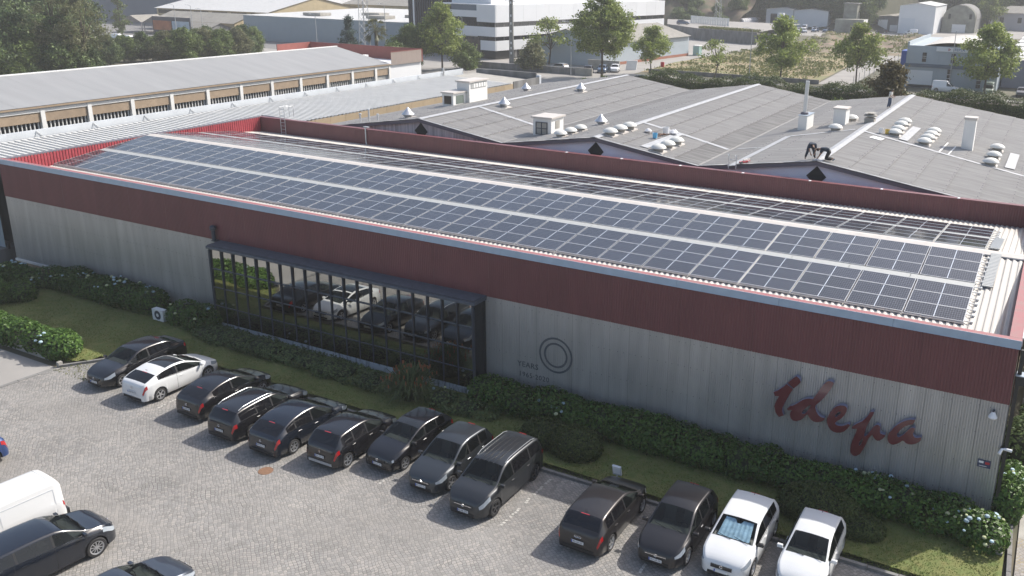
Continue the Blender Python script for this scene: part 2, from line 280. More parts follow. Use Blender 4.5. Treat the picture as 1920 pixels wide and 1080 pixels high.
# ------------------------------------------------------------ mesh helpers
OG = {}
class MB:
    def __init__(s): s.v = []; s.f = []; s.m = []
    def add(s, vs, fs, m=0):
        b = len(s.v); s.v += [tuple(p) for p in vs]; s.f += [tuple(i+b for i in f) for f in fs]; s.m += [m]*len(fs); return s
    def box(s, x0, x1, y0, y1, z0, z1, m=0):
        return s.add([(x0,y0,z0),(x1,y0,z0),(x1,y1,z0),(x0,y1,z0),(x0,y0,z1),(x1,y0,z1),(x1,y1,z1),(x0,y1,z1)],
                     [(0,3,2,1),(4,5,6,7),(0,1,5,4),(1,2,6,5),(2,3,7,6),(3,0,4,7)], m)
    def obox(s, c, ax, ay, az, m=0):      # oriented box: centre and three half-axis vectors
        c = Vector(c); ax = Vector(ax); ay = Vector(ay); az = Vector(az)
        v = [c+i*ax+j*ay+k*az for k in (-1,1) for i, j in ((-1,-1),(1,-1),(1,1),(-1,1))]
        return s.add(v, [(0,3,2,1),(4,5,6,7),(0,1,5,4),(1,2,6,5),(2,3,7,6),(3,0,4,7)], m)
    def quad(s, a, b, c, d, m=0): return s.add([a, b, c, d], [(0,1,2,3)], m)
    def tube(s, p, q, r, r2=None, n=8, m=0, cap=True):
        p = Vector(p); q = Vector(q); d = (q-p).normalized(); r2 = r if r2 is None else r2
        a = d.orthogonal().normalized(); b = d.cross(a)
        v = [p+r*(math.cos(t)*a+math.sin(t)*b) for t in [2*math.pi*i/n for i in range(n)]] + \
            [q+r2*(math.cos(t)*a+math.sin(t)*b) for t in [2*math.pi*i/n for i in range(n)]]
        f = [(i, (i+1) % n, n+(i+1) % n, n+i) for i in range(n)]
        if cap: f += [tuple(range(n))[::-1], tuple(range(n, 2*n))]
        return s.add(v, f, m)
    def lathe(s, prof, c=(0,0,0), n=16, axis='z', m=0):
        v = []; f = []
        for r, h in prof:
            for i in range(n):
                t = 2*math.pi*i/n; x, y = r*math.cos(t), r*math.sin(t)
                v.append((c[0]+x, c[1]+y, c[2]+h) if axis == 'z' else (c[0]+x, c[1]+h, c[2]+y))
        for k in range(len(prof)-1):
            for i in range(n): f.append((k*n+i, k*n+(i+1) % n, (k+1)*n+(i+1) % n, (k+1)*n+i))
        return s.add(v, f, m)
    def prism(s, pts, plane, a, b, m=0):  # polygon extruded along the third axis
        def P(u, w, t): return {'xz': (u, t, w), 'yz': (t, u, w), 'xy': (u, w, t)}[plane]
        n = len(pts); v = [P(u, w, a) for u, w in pts] + [P(u, w, b) for u, w in pts]
        return s.add(v, [tuple(range(n)), tuple(range(n, 2*n))[::-1]] + [(i, n+i, n+(i+1) % n, (i+1) % n) for i in range(n)], m)
    def corr(s, x0, x1, f0, f1, pitch, amp, along='x', m=0, duty=0.5):
        """ribbed sheet between x0..x1; f0(x)/f1(x) give edge points, amp vector offset on crest"""
        n = max(1, round((x1-x0)/pitch)); pt = (x1-x0)/n; xs = []
        for i in range(n):
            b = x0+i*pt; xs += [(b, 0), (b+pt*(0.5-duty/2)*0.8, 0), (b+pt*(0.5-duty/2)*1.2, 1), (b+pt*(0.5+duty/2), 1)]
        xs.append((x1, 0)); A = Vector(amp); v = []
        for x, k in xs: v.append(Vector(f0(x))+A*k); v.append(Vector(f1(x))+A*k)
        return s.add(v, [(2*i, 2*i+2, 2*i+3, 2*i+1) for i in range(len(xs)-1)], m)
    def build(s, name, mats, parent=None, smooth=False, col=None):
        me = bpy.data.meshes.new(name); o3 = Vector(OG.get(parent.name, (0,0,0))) if parent else Vector((0,0,0))
        me.from_pydata([tuple(Vector(p)-o3) for p in s.v], [], s.f)
        mats = mats if isinstance(mats, (list, tuple)) else [mats]
        for q in mats: me.materials.append(q)
        if len(mats) > 1: me.polygons.foreach_set('material_index', s.m)
        if smooth:
            me.polygons.foreach_set('use_smooth', [True]*len(s.f))
            me.set_sharp_from_angle(angle=R(smooth if smooth is not True else 40))
        me.update()
        o = bpy.data.objects.new(name, me); COL.objects.link(o)
        if parent: o.parent = parent; OG[o.name] = OG.get(parent.name, (0,0,0))
        return o

def thing(name, label, cat, loc=(0,0,0), group=None, kind=None):
    o = bpy.data.objects.new(name, None); COL.objects.link(o); o.location = loc; OG[o.name] = tuple(loc)
    o.empty_display_size = 0.3
    if label: o['label'] = label
    if cat: o['category'] = cat
    if group: o['group'] = group
    if kind: o['kind'] = kind
    return o
def local_thing(*a, **k):      # parts are given in the thing's own coordinates
    o = thing(*a, **k); OG[o.name] = (0., 0., 0.); return o
def tag(o, label=None, cat=None, group=None, kind=None):
    for k, v in (('label', label), ('category', cat), ('group', group), ('kind', kind)):
        if v: o[k] = v
    return o
def copy_tree(o, parent=None, loc=None, rz=None, scale=None, label=None, color=None):
    c = o.copy(); COL.objects.link(c); c.parent = parent
    if loc is not None: c.location = loc
    if rz is not None: c.rotation_euler = (0, 0, rz)
    if scale is not None: c.scale = scale if hasattr(scale, '__len__') else (scale,)*3
    if label: c['label'] = label
    if color: c.color = color
    for ch in o.children: copy_tree(ch, c, color=color)
    return c
def ordinal(n):
    w = ['first','second','third','fourth','fifth','sixth','seventh','eighth','ninth','tenth','eleventh','twelfth','thirteenth','fourteenth','fifteenth','sixteenth','seventeenth','eighteenth','nineteenth','twentieth','twenty-first','twenty-second','twenty-third','twenty-fourth','twenty-fifth']
    return w[n]
def text(body, size, parent, material, matrix, name='lettering', ext=0.004, spacing=1.0, align='CENTER'):
    cu = bpy.data.curves.new(name, 'FONT'); cu.body = body; cu.size = size; cu.extrude = ext; cu.align_x = align; cu.align_y = 'CENTER'
    cu.space_character = spacing; cu.resolution_u = 2
    t = bpy.data.objects.new(name+'_tmp', cu); COL.objects.link(t)
    dg = bpy.context.evaluated_depsgraph_get(); me = bpy.data.meshes.new_from_object(t.evaluated_get(dg)); bpy.data.objects.remove(t)
    me.materials.clear(); me.materials.append(material)
    o = bpy.data.objects.new(name, me); COL.objects.link(o)
    me.transform(matrix)
    if parent:
        me.transform(Matrix.Translation(-Vector(OG.get(parent.name, (0,0,0))))); o.parent = parent
    return o
def facing(loc, right, upv=(0,0,1)):
    r = Vector(right).normalized(); u = Vector(upv).normalized(); n = r.cross(u)
    mm = Matrix((r, u, n)).transposed().to_4x4(); mm.translation = Vector(loc); return mm

def leaf_cloud(name, P, Nrm, size, material, parent, aspect=0.6, jitter=0.9, kind=None, size_var=0.4):
    n = len(P); rg = RNG
    Nn = Nrm + jitter*rg.normal(size=(n, 3)); Nn /= np.linalg.norm(Nn, axis=1)[:, None]+1e-9
    T = rg.normal(size=(n, 3)); T -= (T*Nn).sum(1)[:, None]*Nn; T /= np.linalg.norm(T, axis=1)[:, None]+1e-9
    B = np.cross(Nn, T); sz = size*(1+size_var*(rg.random(n)*2-1))[:, None]
    bend = 0.25*sz*Nn
    V = np.stack([P-T*sz*0.5, P+B*sz*0.5*aspect+bend*0.4, P+T*sz*0.5, P-B*sz*0.5*aspect+bend*0.4], 1).reshape(-1, 3).astype(np.float32)
    o3 = np.array(OG.get(parent.name, (0,0,0)) if parent else (0,0,0)); V -= o3.astype(np.float32)
    me = bpy.data.meshes.new(name); me.vertices.add(4*n); me.vertices.foreach_set('co', V.ravel())
    me.loops.add(4*n); me.loops.foreach_set('vertex_index', np.arange(4*n, dtype=np.int32))
    me.polygons.add(n); me.polygons.foreach_set('loop_start', np.arange(0, 4*n, 4, dtype=np.int32))
    me.update(calc_edges=True); me.materials.append(material)
    o = bpy.data.objects.new(name, me); COL.objects.link(o)
    if parent: o.parent = parent
    if kind: o['kind'] = kind
    return o
def lumps(blobs, density, rmin=0.72, up_bias=0.0):
    """points in the outer shell of a union of ellipsoids"""
    Ps = []; Ns = []
    B = [(np.array(c, float), np.array(r, float)) for c, r in blobs]
    for i, (c, r) in enumerate(B):
        area = 4*math.pi*((r[0]*r[1])**1.6/3+(r[0]*r[2])**1.6/3+(r[1]*r[2])**1.6/3)**(1/1.6)
        k = int(area*density); d = RNG.normal(size=(k, 3)); d /= np.linalg.norm(d, axis=1)[:, None]
        rad = rmin+(1.06-rmin)*RNG.random(k)**0.6
        p = c+d*r*rad[:, None]; keep = np.ones(k, bool)
        for j, (c2, rr2) in enumerate(B):
            if j != i: keep &= ((((p-c2)/rr2)**2).sum(1) > 0.45)
        nn = d/r; nn /= np.linalg.norm(nn, axis=1)[:, None]
        Ps.append(p[keep]); Ns.append(nn[keep])
    return np.concatenate(Ps), np.concatenate(Ns)

# thin haze added to lift the blacks like a grey veil
def veil_haze(density):
    b = MB(); b.box(-1500, 900, -700, 2400, -6.0, 84.0); o = b.build('veil_haze', [])
    Mh = bpy.data.materials.new('haze air'); Mh.use_nodes = True; n = Mh.node_tree; n.nodes.remove(n.nodes['Principled BSDF'])
    v = n.nodes.new('ShaderNodeVolumePrincipled'); v.inputs['Color'].default_value = (.97,.965,.96,1); v.inputs['Density'].default_value = density; v.inputs['Anisotropy'].default_value = 0.0
    n.links.new(v.outputs[0], n.nodes['Material Output'].inputs['Volume']); o.data.materials.clear(); o.data.materials.append(Mh); o['kind'] = 'stuff'
veil_haze(0.00048)

# ------------------------------------------------------------ ground, paving, kerbs
def sheet(name, pts, z, material, kind='structure', label=None):
    b = MB(); b.add([(x, y, z) for x, y in pts], [tuple(range(len(pts)))]); o = b.build(name, material)
    return tag(o, label, None, None, kind)
sheet('ground', [(-2500,-600),(1500,-600),(1500,3000),(-2500,3000)], -0.06, M['earth'])
sheet('parking_lot', [(-39.62,-60),(12,-60),(12,-4.72),(-37.6,-4.72),(-38.15,-6.2),(-39.45,-8.0),(-39.62,-10.6)], 0.0, M['cobble'])
sheet('driveway', [(-90,-60),(-39.86,-60),(-39.86,-10.6),(-39.7,-8.02),(-90,-8.02)], -0.004, M['yard'])
sheet('side_path', [(0.95,-4.72),(12,-4.72),(12,-0.5),(0.95,-0.5)], 0.02, M['cobble2'])
sheet('side_yard', [(0.95,-0.5),(60,-0.5),(60,75),(0.95,75)], 0.0, M['concrete'])
sheet('yard_between_halls', [(-62,20.5),(9,20.5),(9,86),(-62,86)], -0.01, M['concrete_dk'])
sheet('street', [(-260,101),(160,101),(160,125.2),(-260,125.2)], -0.02, M['yard'])
sheet('office_forecourt', [(-160,125.2),(-71.5,125.2),(-73,152),(-74,166),(-71,192),(-86,300),(-140,300),(-160,200)], -0.03, M['yard'])
sheet('street_market_yard', [(-330,112),(-160,112),(-165,230),(-330,230)], -0.035, M['asphalt'])
sheet('shed_yard', [(-145,262),(-60,262),(-20,285),(20,330),(-20,420),(-145,420)], -0.03, M['yard'])
sheet('side_road', [(-37.8,129.2),(-32.0,129.2),(-33.5,160),(-34.5,217),(-36,262),(-40.5,262),(-39.3,217),(-39.8,165)], -0.015, M['yard'])
# lawn: slightly raised, with an uneven surface
def lawn_mesh():
    b = MB(); xs = np.linspace(-57, 0.6, 150); ys = np.linspace(-7.55, -0.05, 24); idx = {}
    def inside(x, y):
        if x < -39.6: return y > -7.5
        if x < -37.6: return y > -4.72-(-37.6-x)*1.55
        return y > -4.6
    for i, x in enumerate(xs):
        for j, y in enumerate(ys):
            idx[i, j] = len(b.v); b.v.append((x, y, 0.075+0.02*math.sin(x*1.7+y)+0.015*math.sin(x*0.6-y*2.3)))
    for i in range(len(xs)-1):
        for j in range(len(ys)-1):
            if inside((xs[i]+xs[i+1])/2, ys[j]): b.f.append((idx[i,j], idx[i+1,j], idx[i+1,j+1], idx[i,j+1])); b.m.append(0)
    o = b.build('lawn', M['lawn']); tag(o, kind='structure'); return inside
lawn_inside = lawn_mesh()
def kerb_run(pts, w, h, step, parent, name='kerb_stone', z0=-0.03):
    for (ax, ay), (bx, by) in zip(pts[:-1], pts[1:]):
        L = math.hypot(bx-ax, by-ay); n = max(1, round(L/step)); ux, uy = (bx-ax)/L, (by-ay)/L
        for k in range(n):
            a, c = k*L/n+0.012, (k+1)*L/n-0.012; dz = random.uniform(-0.008, 0.008)
            cx, cy = ax+ux*(a+c)/2, ay+uy*(a+c)/2
            b = MB(); b.obox((cx, cy, (z0+h)/2+dz), (ux*(c-a)/2, uy*(c-a)/2, 0), (-uy*w/2, ux*w/2, 0), (0, 0, (h-z0)/2)); b.build(name, M['kerb'], parent)
kerb = thing('kerb', None, None, (0,0,0), kind='structure')
kerb_run([(0.62,-4.66),(-37.55,-4.66),(-38.15,-6.15),(-39.45,-7.9)], 0.13, 0.11, 0.95, kerb)
kerb2 = thing('path_kerb', None, None, (0,0,0), kind='structure')
kerb_run([(0.85,-4.7),(0.62,2.0),(0.62,21)], 0.14, 0.12, 1.0, kerb2)
dr = thing('drain_channel', None, None, (0,0,0), kind='structure')
kerb_run([(-39.55,-8.0),(-39.74,-10.6),(-41.2,-24)], 0.22, 0.012, 1.0, dr, 'channel_stone')
mk = MB()
for x in [-32.0,-29.6,-27.15,-24.7,-22.25,-19.9,-17.35,-14.6,-12.0,-9.45,-6.95,-4.5,-2.1]:
    y = -8.35
    while y < -4.85:
        if random.random() < 0.72:
            mk.obox((x+random.uniform(-.02,.02), y, 0.004), (0.045, random.uniform(-.01,.01), 0), (0, 0.05, 0), (0, 0, 0.006))
        y += random.uniform(0.11, 0.17)
tag(mk.build('bay_marking', M['mark']), kind='structure')
b = MB(); b.lathe([(0.0,0.012),(0.21,0.012),(0.22,0.008),(0.27,0.010),(0.28,0.0)], (-24.18,-9.78,0.0), 28); mh = b.build('manhole_cover', M['rust'])
tag(mh, 'round rusty brown manhole cover set in the cobbled car park', 'manhole cover')

# grass blades over the lawn and weeds in the joints by the drain
def blades():
    n = 90000; x = RNG.uniform(-56, 0.5, n*2); y = RNG.uniform(-7.5, -0.3, n*2)
    k = np.array([lawn_inside(a, c) for a, c in zip(x, y)]); x = x[k][:n]; y = y[k][:n]
    P = np.stack([x, y, 0.085+0.03*RNG.random(len(x))], 1); Nn = np.tile(np.array([0, -1.0, 0.25]), (len(x), 1))
    leaf_cloud('lawn_grass', P, Nn, 0.075, M['grass'], None, 0.22, 0.5, 'stuff')
    n = 900; P = np.stack([RNG.uniform(-39.6, -36.4, n), RNG.uniform(-8.3, -4.9, n), 0.02+0.02*RNG.random(n)], 1)
    P = P[(P[:,1] < -4.75-(-37.6-P[:,0])*1.5) | (P[:,0] > -37.5)]
    leaf_cloud('kerb_weeds', P, np.tile(np.array([0, -.6, 1.]), (len(P), 1)), 0.09, M['weeds'], None, 0.4, 0.8, 'stuff')
blades()

# ------------------------------------------------------------ the factory building in front
F = thing('factory_building', 'long low factory with maroon parapet, grey ribbed cladding, script sign and solar roof', 'factory', (-28, 10, 0))
LX, RX, BY, HZ, ZR = -55.85, 0.0, 20.4, 6.8, 4.54
def roofz(y): return 5.90+0.116*((y if y < 10.19 else 20.38-y)-3)
cor = MB(); cor.box(LX+0.05, RX-0.05, 0.06, BY-0.06, -0.05, 5.45); cor.build('core_wall', M['concrete_dk'], F)
def clad(x0, x1, z0, z1, y, n, material, name, pitch=0.088, amp=-0.022, parent=F):
    for k in range(n):
        a, c = x0+(x1-x0)*k/n, x0+(x1-x0)*(k+1)/n; t = random.uniform(-0.003, 0.003)
        b = MB(); b.corr(a+0.004, c-0.004, lambda x: (x, y+t, z0), lambda x: (x, y+t, z1), pitch, (0, amp, 0)); b.build(name, material, parent)
clad(LX, -37.05, 0.12, ZR, 0.0, 22, M['grey_clad'], 'cladding_panel')
clad(-20.8, RX, 0.12, ZR, 0.0, 24, M['grey_clad'], 'cladding_panel')
b = MB(); b.box(LX+.02, RX-.02, 0.0, 0.27, 5.3, 6.59); b.build('parapet_core', mat('seam board', (.30,.21,.20), .6), F)
clad(LX, RX, ZR-0.02, 6.56, -0.035, 19, M['red_clad'], 'parapet_panel', 0.105, -0.02)
# fixing screws and lap joints
for (xa, xb) in ((LX, -37.1), (-20.7, RX)):
    b = MB()
    for z in (0.9, 2.1, 3.3, 4.3):
        x = xa+.1
        while x < xb-.05: b.box(x-.012, x+.012, -.032, -.021, z-.012+random.uniform(-.01,.01), z+.014); x += random.choice((.264,.264,.352))
    tag(b.build('fixing_screws', M['fascia'], F), kind='stuff')
# side and back faces
def cladY(y0, y1, z0, z1, x, n, material, name, amp=0.022, pitch=0.105):
    for k in range(n):
        a, c = y0+(y1-y0)*k/n, y0+(y1-y0)*(k+1)/n
        b = MB(); b.corr(a+0.004, c-0.004, lambda t: (x, t, z0), lambda t: (x, t, z1), pitch, (amp, 0, 0)); b.build(name, material, F)
cladY(0.05, BY, 0.12, ZR, RX, 8, M['grey_clad'], 'cladding_panel')
cladY(0.05, BY, ZR, 6.56, RX+0.03, 8, M['red_clad'], 'parapet_panel')
cladY(0.05, BY, 0.12, ZR, LX, 8, M['grey_clad'], 'cladding_panel', -0.022)
cladY(0.05, BY, ZR, 6.70, LX-0.03, 8, M['red_clad'], 'parapet_panel', -0.02)
clad(LX, RX, 0.1, 6.7, BY+0.03, 12, M['red_clad'], 'parapet_panel', 0.12, 0.02)
# inner faces of the parapet
cladY(0.3, BY-0.3, 5.3, 6.76, LX+0.28, 7, M['red_sunlit'], 'inner_parapet_panel', 0.03, 0.20)
clad(LX+0.3, RX-0.3, 5.3, 6.70, BY-0.28, 18, M['red_clad'], 'inner_parapet_panel', 0.13, -0.02)  # darker red carries the shade on this inner face
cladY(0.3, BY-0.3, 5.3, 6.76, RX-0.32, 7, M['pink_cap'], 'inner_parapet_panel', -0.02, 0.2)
def capseg(p, q, w0, w1, zf, material, name, n, side):
    pass
for k in range(14):
    a, c = LX-0.05+(RX+0.1-LX)*k/14, LX-0.05+(RX+0.1-LX)*(k+1)/14
    b = MB(); b.prism([(-0.10,6.53),(-0.085,6.56),(-0.02,6.80),(0.0,6.80),(0.0,6.53)], 'yz', a+0.004, c-0.004); b.build('capping', M['cap_blue'], F)
    b = MB(); b.box(a+0.003, c-0.003, 0.003, 0.30, 6.60, 6.785); b.build('capping', M['pink_cap'], F)
for k in range(7):
    a, c = 0.3+(BY-0.6)*k/7, 0.3+(BY-0.6)*(k+1)/7
    b = MB(); b.box(RX-0.34, RX+0.045, a+.003, c-.003, 6.60, 6.787); b.build('capping', M['pink_cap'], F)
    b = MB(); b.box(RX+0.045, RX+0.075, a+.003, c-.003, 6.50, 6.80); b.build('capping', M['whitesign'], F)
    b = MB(); b.box(LX-0.07, LX+0.30, a+.003, c-.003, 6.72, 6.795); b.build('capping', M['fascia'], F)
for k in range(14):
    a, c = LX+(RX-LX)*k/14, LX+(RX-LX)*(k+1)/14
    b = MB(); b.box(a+.003, c-.003, BY-0.30, BY+0.06, 6.70, 6.765); b.build('capping', M['red_clad'], F)
    if k > 6: b = MB(); b.box(a-0.06, a+0.06, BY-0.32, BY-0.1, 6.766, 6.79); b.build('capping_joint', M['whitesign'], F)
# roof sheets: ribs run down the slope
nsh = 28
for k in range(nsh):
    a, c = LX+0.32+(RX-LX-0.68)*k/nsh, LX+0.32+(RX-LX-0.68)*(k+1)/nsh
    b = MB(); b.corr(a, c, lambda x: (x, 0.32, roofz(0.32)), lambda x: (x, 10.19, roofz(10.19)), 0.245, (0, 0, 0.045), duty=0.32); b.build('roof_sheet', M['roof_white'], F)
    b = MB(); b.corr(a, c, lambda x: (x, 10.19, roofz(10.19)), lambda x: (x, 20.1, roofz(20.1)), 0.245, (0, 0, 0.045), duty=0.32); b.build('roof_sheet', M['roof_white'], F)
    b = MB(); b.prism([(9.80,6.735),(9.82,6.79),(10.19,6.85),(10.56,6.79),(10.58,6.735),(10.19,6.80)], 'yz', a+.004, c-.002); b.build('ridge_cap', M['ridge'], F)
for k in range(22):    # grating walkway between the panel banks, both slopes
    a, c = -55.4+53.5*k/22, -55.4+53.5*(k+1)/22
    for y0, y1 in ((6.17, 6.57), (13.82, 14.20)):
        b = MB(); b.add([(a+.01,y0,roofz(y0)+.13),(c-.01,y0,roofz(y0)+.13),(c-.01,y1,roofz(y1)+.13),(a+.01,y1,roofz(y1)+.13),
                         (a+.01,y0,roofz(y0)+.09),(c-.01,y0,roofz(y0)+.09),(c-.01,y1,roofz(y1)+.09),(a+.01,y1,roofz(y1)+.09)],
                        [(0,1,2,3),(0,4,5,1),(1,5,6,2),(2,6,7,3),(3,7,4,0),(7,6,5,4)]); b.build('walkway_grating', M['grating'], F)
def grate(pts, name, label):
    t = thing(name, label, 'roof grating', pts[0]); b = MB(); n = [Vector(p)+Vector((0,0,0.10)) for p in pts]
    b.add([*n, *[p-Vector((0,0,0.05)) for p in n]], [(0,1,2,3),(0,4,5,1),(1,5,6,2),(2,6,7,3),(3,7,4,0),(7,6,5,4)]); b.build('grating_panel', M['grating'], t)
    b = MB(); A, B_, C_, D = n
    for i in range(1, 24):
        f = i/24; p = A.lerp(D, f); q = B_.lerp(C_, f); b.obox((p+q)/2+Vector((0,0,.006)), (q-p)/2*0.97, Vector((0,0.012,0)), (0,0,.006))
    tag(b.build('grating_bar', M['galv'], t), kind='stuff')
grate([(-1.66,6.48,6.34),(-1.26,6.48,6.34),(-1.22,10.0,6.75),(-1.62,10.0,6.75)], 'loose_grating', 'long loose grey grating lying on the front roof slope right of the panels')
grate([(-1.77,11.0,6.68),(-1.36,11.0,6.68),(-1.33,14.5,6.27),(-1.74,14.5,6.27)], 'loose_grating', 'grey grating lying on the back roof slope beyond the ridge')
# rails, brackets and eave rail of the panel array
br = MB()
for y in [3.0, 6.15, 6.6, 9.74, 10.63, 17.38]:
    z = roofz(y)+0.085; br.box(-55.42, -1.86, y-0.02, y+0.02, z-0.03, z+0.025)
br.build('mounting_rail', M['galv'], F)
for y in [3.2,3.75,4.2,4.75,5.2,5.8,6.3,6.9,7.4,7.9,8.4,8.9,9.4,11.2,11.8,12.4,13,13.6,14.4,15,15.6,16.2,16.9]:
    b = MB(); z = roofz(y)+0.09; b.box(-1.93, -1.60, y-.018, y+.018, z-.02, z+.012); b.box(-1.68, -1.62, y-.06, y+.09, z-.05, z+.03); b.build('mounting_bracket', M['galv'], F)

# ------------------------------------------------------------ solar panels (each a thing)
fr = MB(); pw, ph = 1.04, 0.512
fr.box(-pw, pw, -ph, -ph+0.022, -0.018, 0.022); fr.box(-pw, pw, ph-0.022, ph, -0.018, 0.022)
fr.box(-pw, -pw+0.022, -ph+.022, ph-.022, -0.018, 0.022); fr.box(pw-0.022, pw, -ph+.022, ph-.022, -0.018, 0.022)
fr.box(-pw+.022, pw-.022, -ph+.022, ph-.022, -0.018, 0.008)
pf = fr.build('solar_panel', M['alu']); b = MB(); b.quad((-pw+.022,-ph+.022,.0165),(pw-.022,-ph+.022,.0165),(pw-.022,ph-.022,.0165),(-pw+.022,ph-.022,.0165)); pc = b.build('cell_sheet', M['cells']); pc.parent = pf
rows = [('eave row', 3.0+0.524), ('second row up', 3.0+1.572), ('third row up', 3.0+2.62), ('fourth row up', 6.6+0.524), ('fifth row up', 6.6+1.572), ('top row', 6.6+2.62)]
first = True
for slope in ('front', 'back'):
    for rn, y in rows:
        for k in range(25):
            x = -55.39+(k+0.5)*2.14
            o = pf if first else copy_tree(pf)
            first = False
            yy = y if slope == 'front' else 20.38-y; sg = 1 if slope == 'front' else -1
            o.location = (x, yy, roofz(yy)+0.13); o.rotation_euler = (sg*math.atan(0.116)+random.uniform(-.007,.007), random.uniform(-.004,.004), 0)
            tag(o, 'solar panel %s from the left in the %s of the %s roof slope' % (ordinal(k), rn, slope), 'solar panel', 'solar panels on the factory roof')

# ------------------------------------------------------------ glazed bay
x0, x1, yb = -37.0, -20.82, -0.9
b = MB(); b.box(x0+.05, x1-.05, yb+0.1, 0.0, 0.1, 4.3); b.build('bay_core', M['dark'], F)
b = MB(); b.box(x0, x1, yb-0.02, 0.02, 0.02, 0.42); b.build('bay_plinth', M['plinth'], F)
b = MB(); b.prism([(yb-0.10,4.36),(yb-0.10,4.47),(yb-0.05,4.50),(-0.04,4.56),(-0.04,4.36)], 'yz', x0-0.12, x1+0.12); b.build('bay_ledge', M['ledge'], F)
b = MB(); b.box(x0-0.05, x1+0.05, yb-0.06, -0.3, 4.54, 4.56); b.build('bay_roof_flashing', M['ledge'], F)
nm = 20; zs = [0.42, 1.30, 2.30, 3.30, 4.36]
for i in range(nm+1):
    x = x0+0.03+(x1-x0-0.06)*i/nm; b = MB(); b.box(x-0.024, x+0.024, yb-0.06, yb+0.06, 0.42, 4.36); b.build('mullion', M['mullion'], F)
for i in range(nm):
    a, c = x0+0.03+(x1-x0-0.06)*i/nm+0.03, x0+0.03+(x1-x0-0.06)*(i+1)/nm-0.03
    for z in zs[1:-1]: MB().box(a, c, yb-0.045, yb+0.05, z-0.022, z+0.022).build('transom', M['mullion'], F)
    for j in range(4):
        t1, t2 = random.uniform(-.0022,.0022), random.uniform(-.0022,.0022); b = MB()
        za, zb = zs[j]+(.022 if j else 0), zs[j+1]-.022
        qa, qb = (za-2.4)*.020, (zb-2.4)*.020; b.add([(a,yb+t1+qa,za),(c,yb-t1+qa,za),(c,yb-t1+t2+qb,zb),(a,yb+t1+t2+qb,zb)], [(0,1,2,3)]); b.build('window_pane', M['mirror'], F)
for xx, s in ((x0, -1), (x1, 1)):
    b = MB(); b.box(xx-0.02, xx+0.02, yb+0.05, -0.01, 0.42, 4.28); b.build('bay_side_glass', M['darkwin'], F)
    b = MB(); b.box(xx+s*0.02-0.02, xx+s*0.02+0.02, yb-0.06, yb+0.05, 0.42, 4.28); b.build('mullion', M['mullion'], F)
b = MB(); b.lathe([(0.10,0),(0.10,0.55),(0.16,0.58),(0.16,0.74),(0.1,0.8),(0,0.82)], (-37.35,-0.25,4.55), 12); b.box(-37.5,-37.2,-0.3,-0.05,4.5,4.56); b.build('vent_pipe', M['mullion'], F, True)
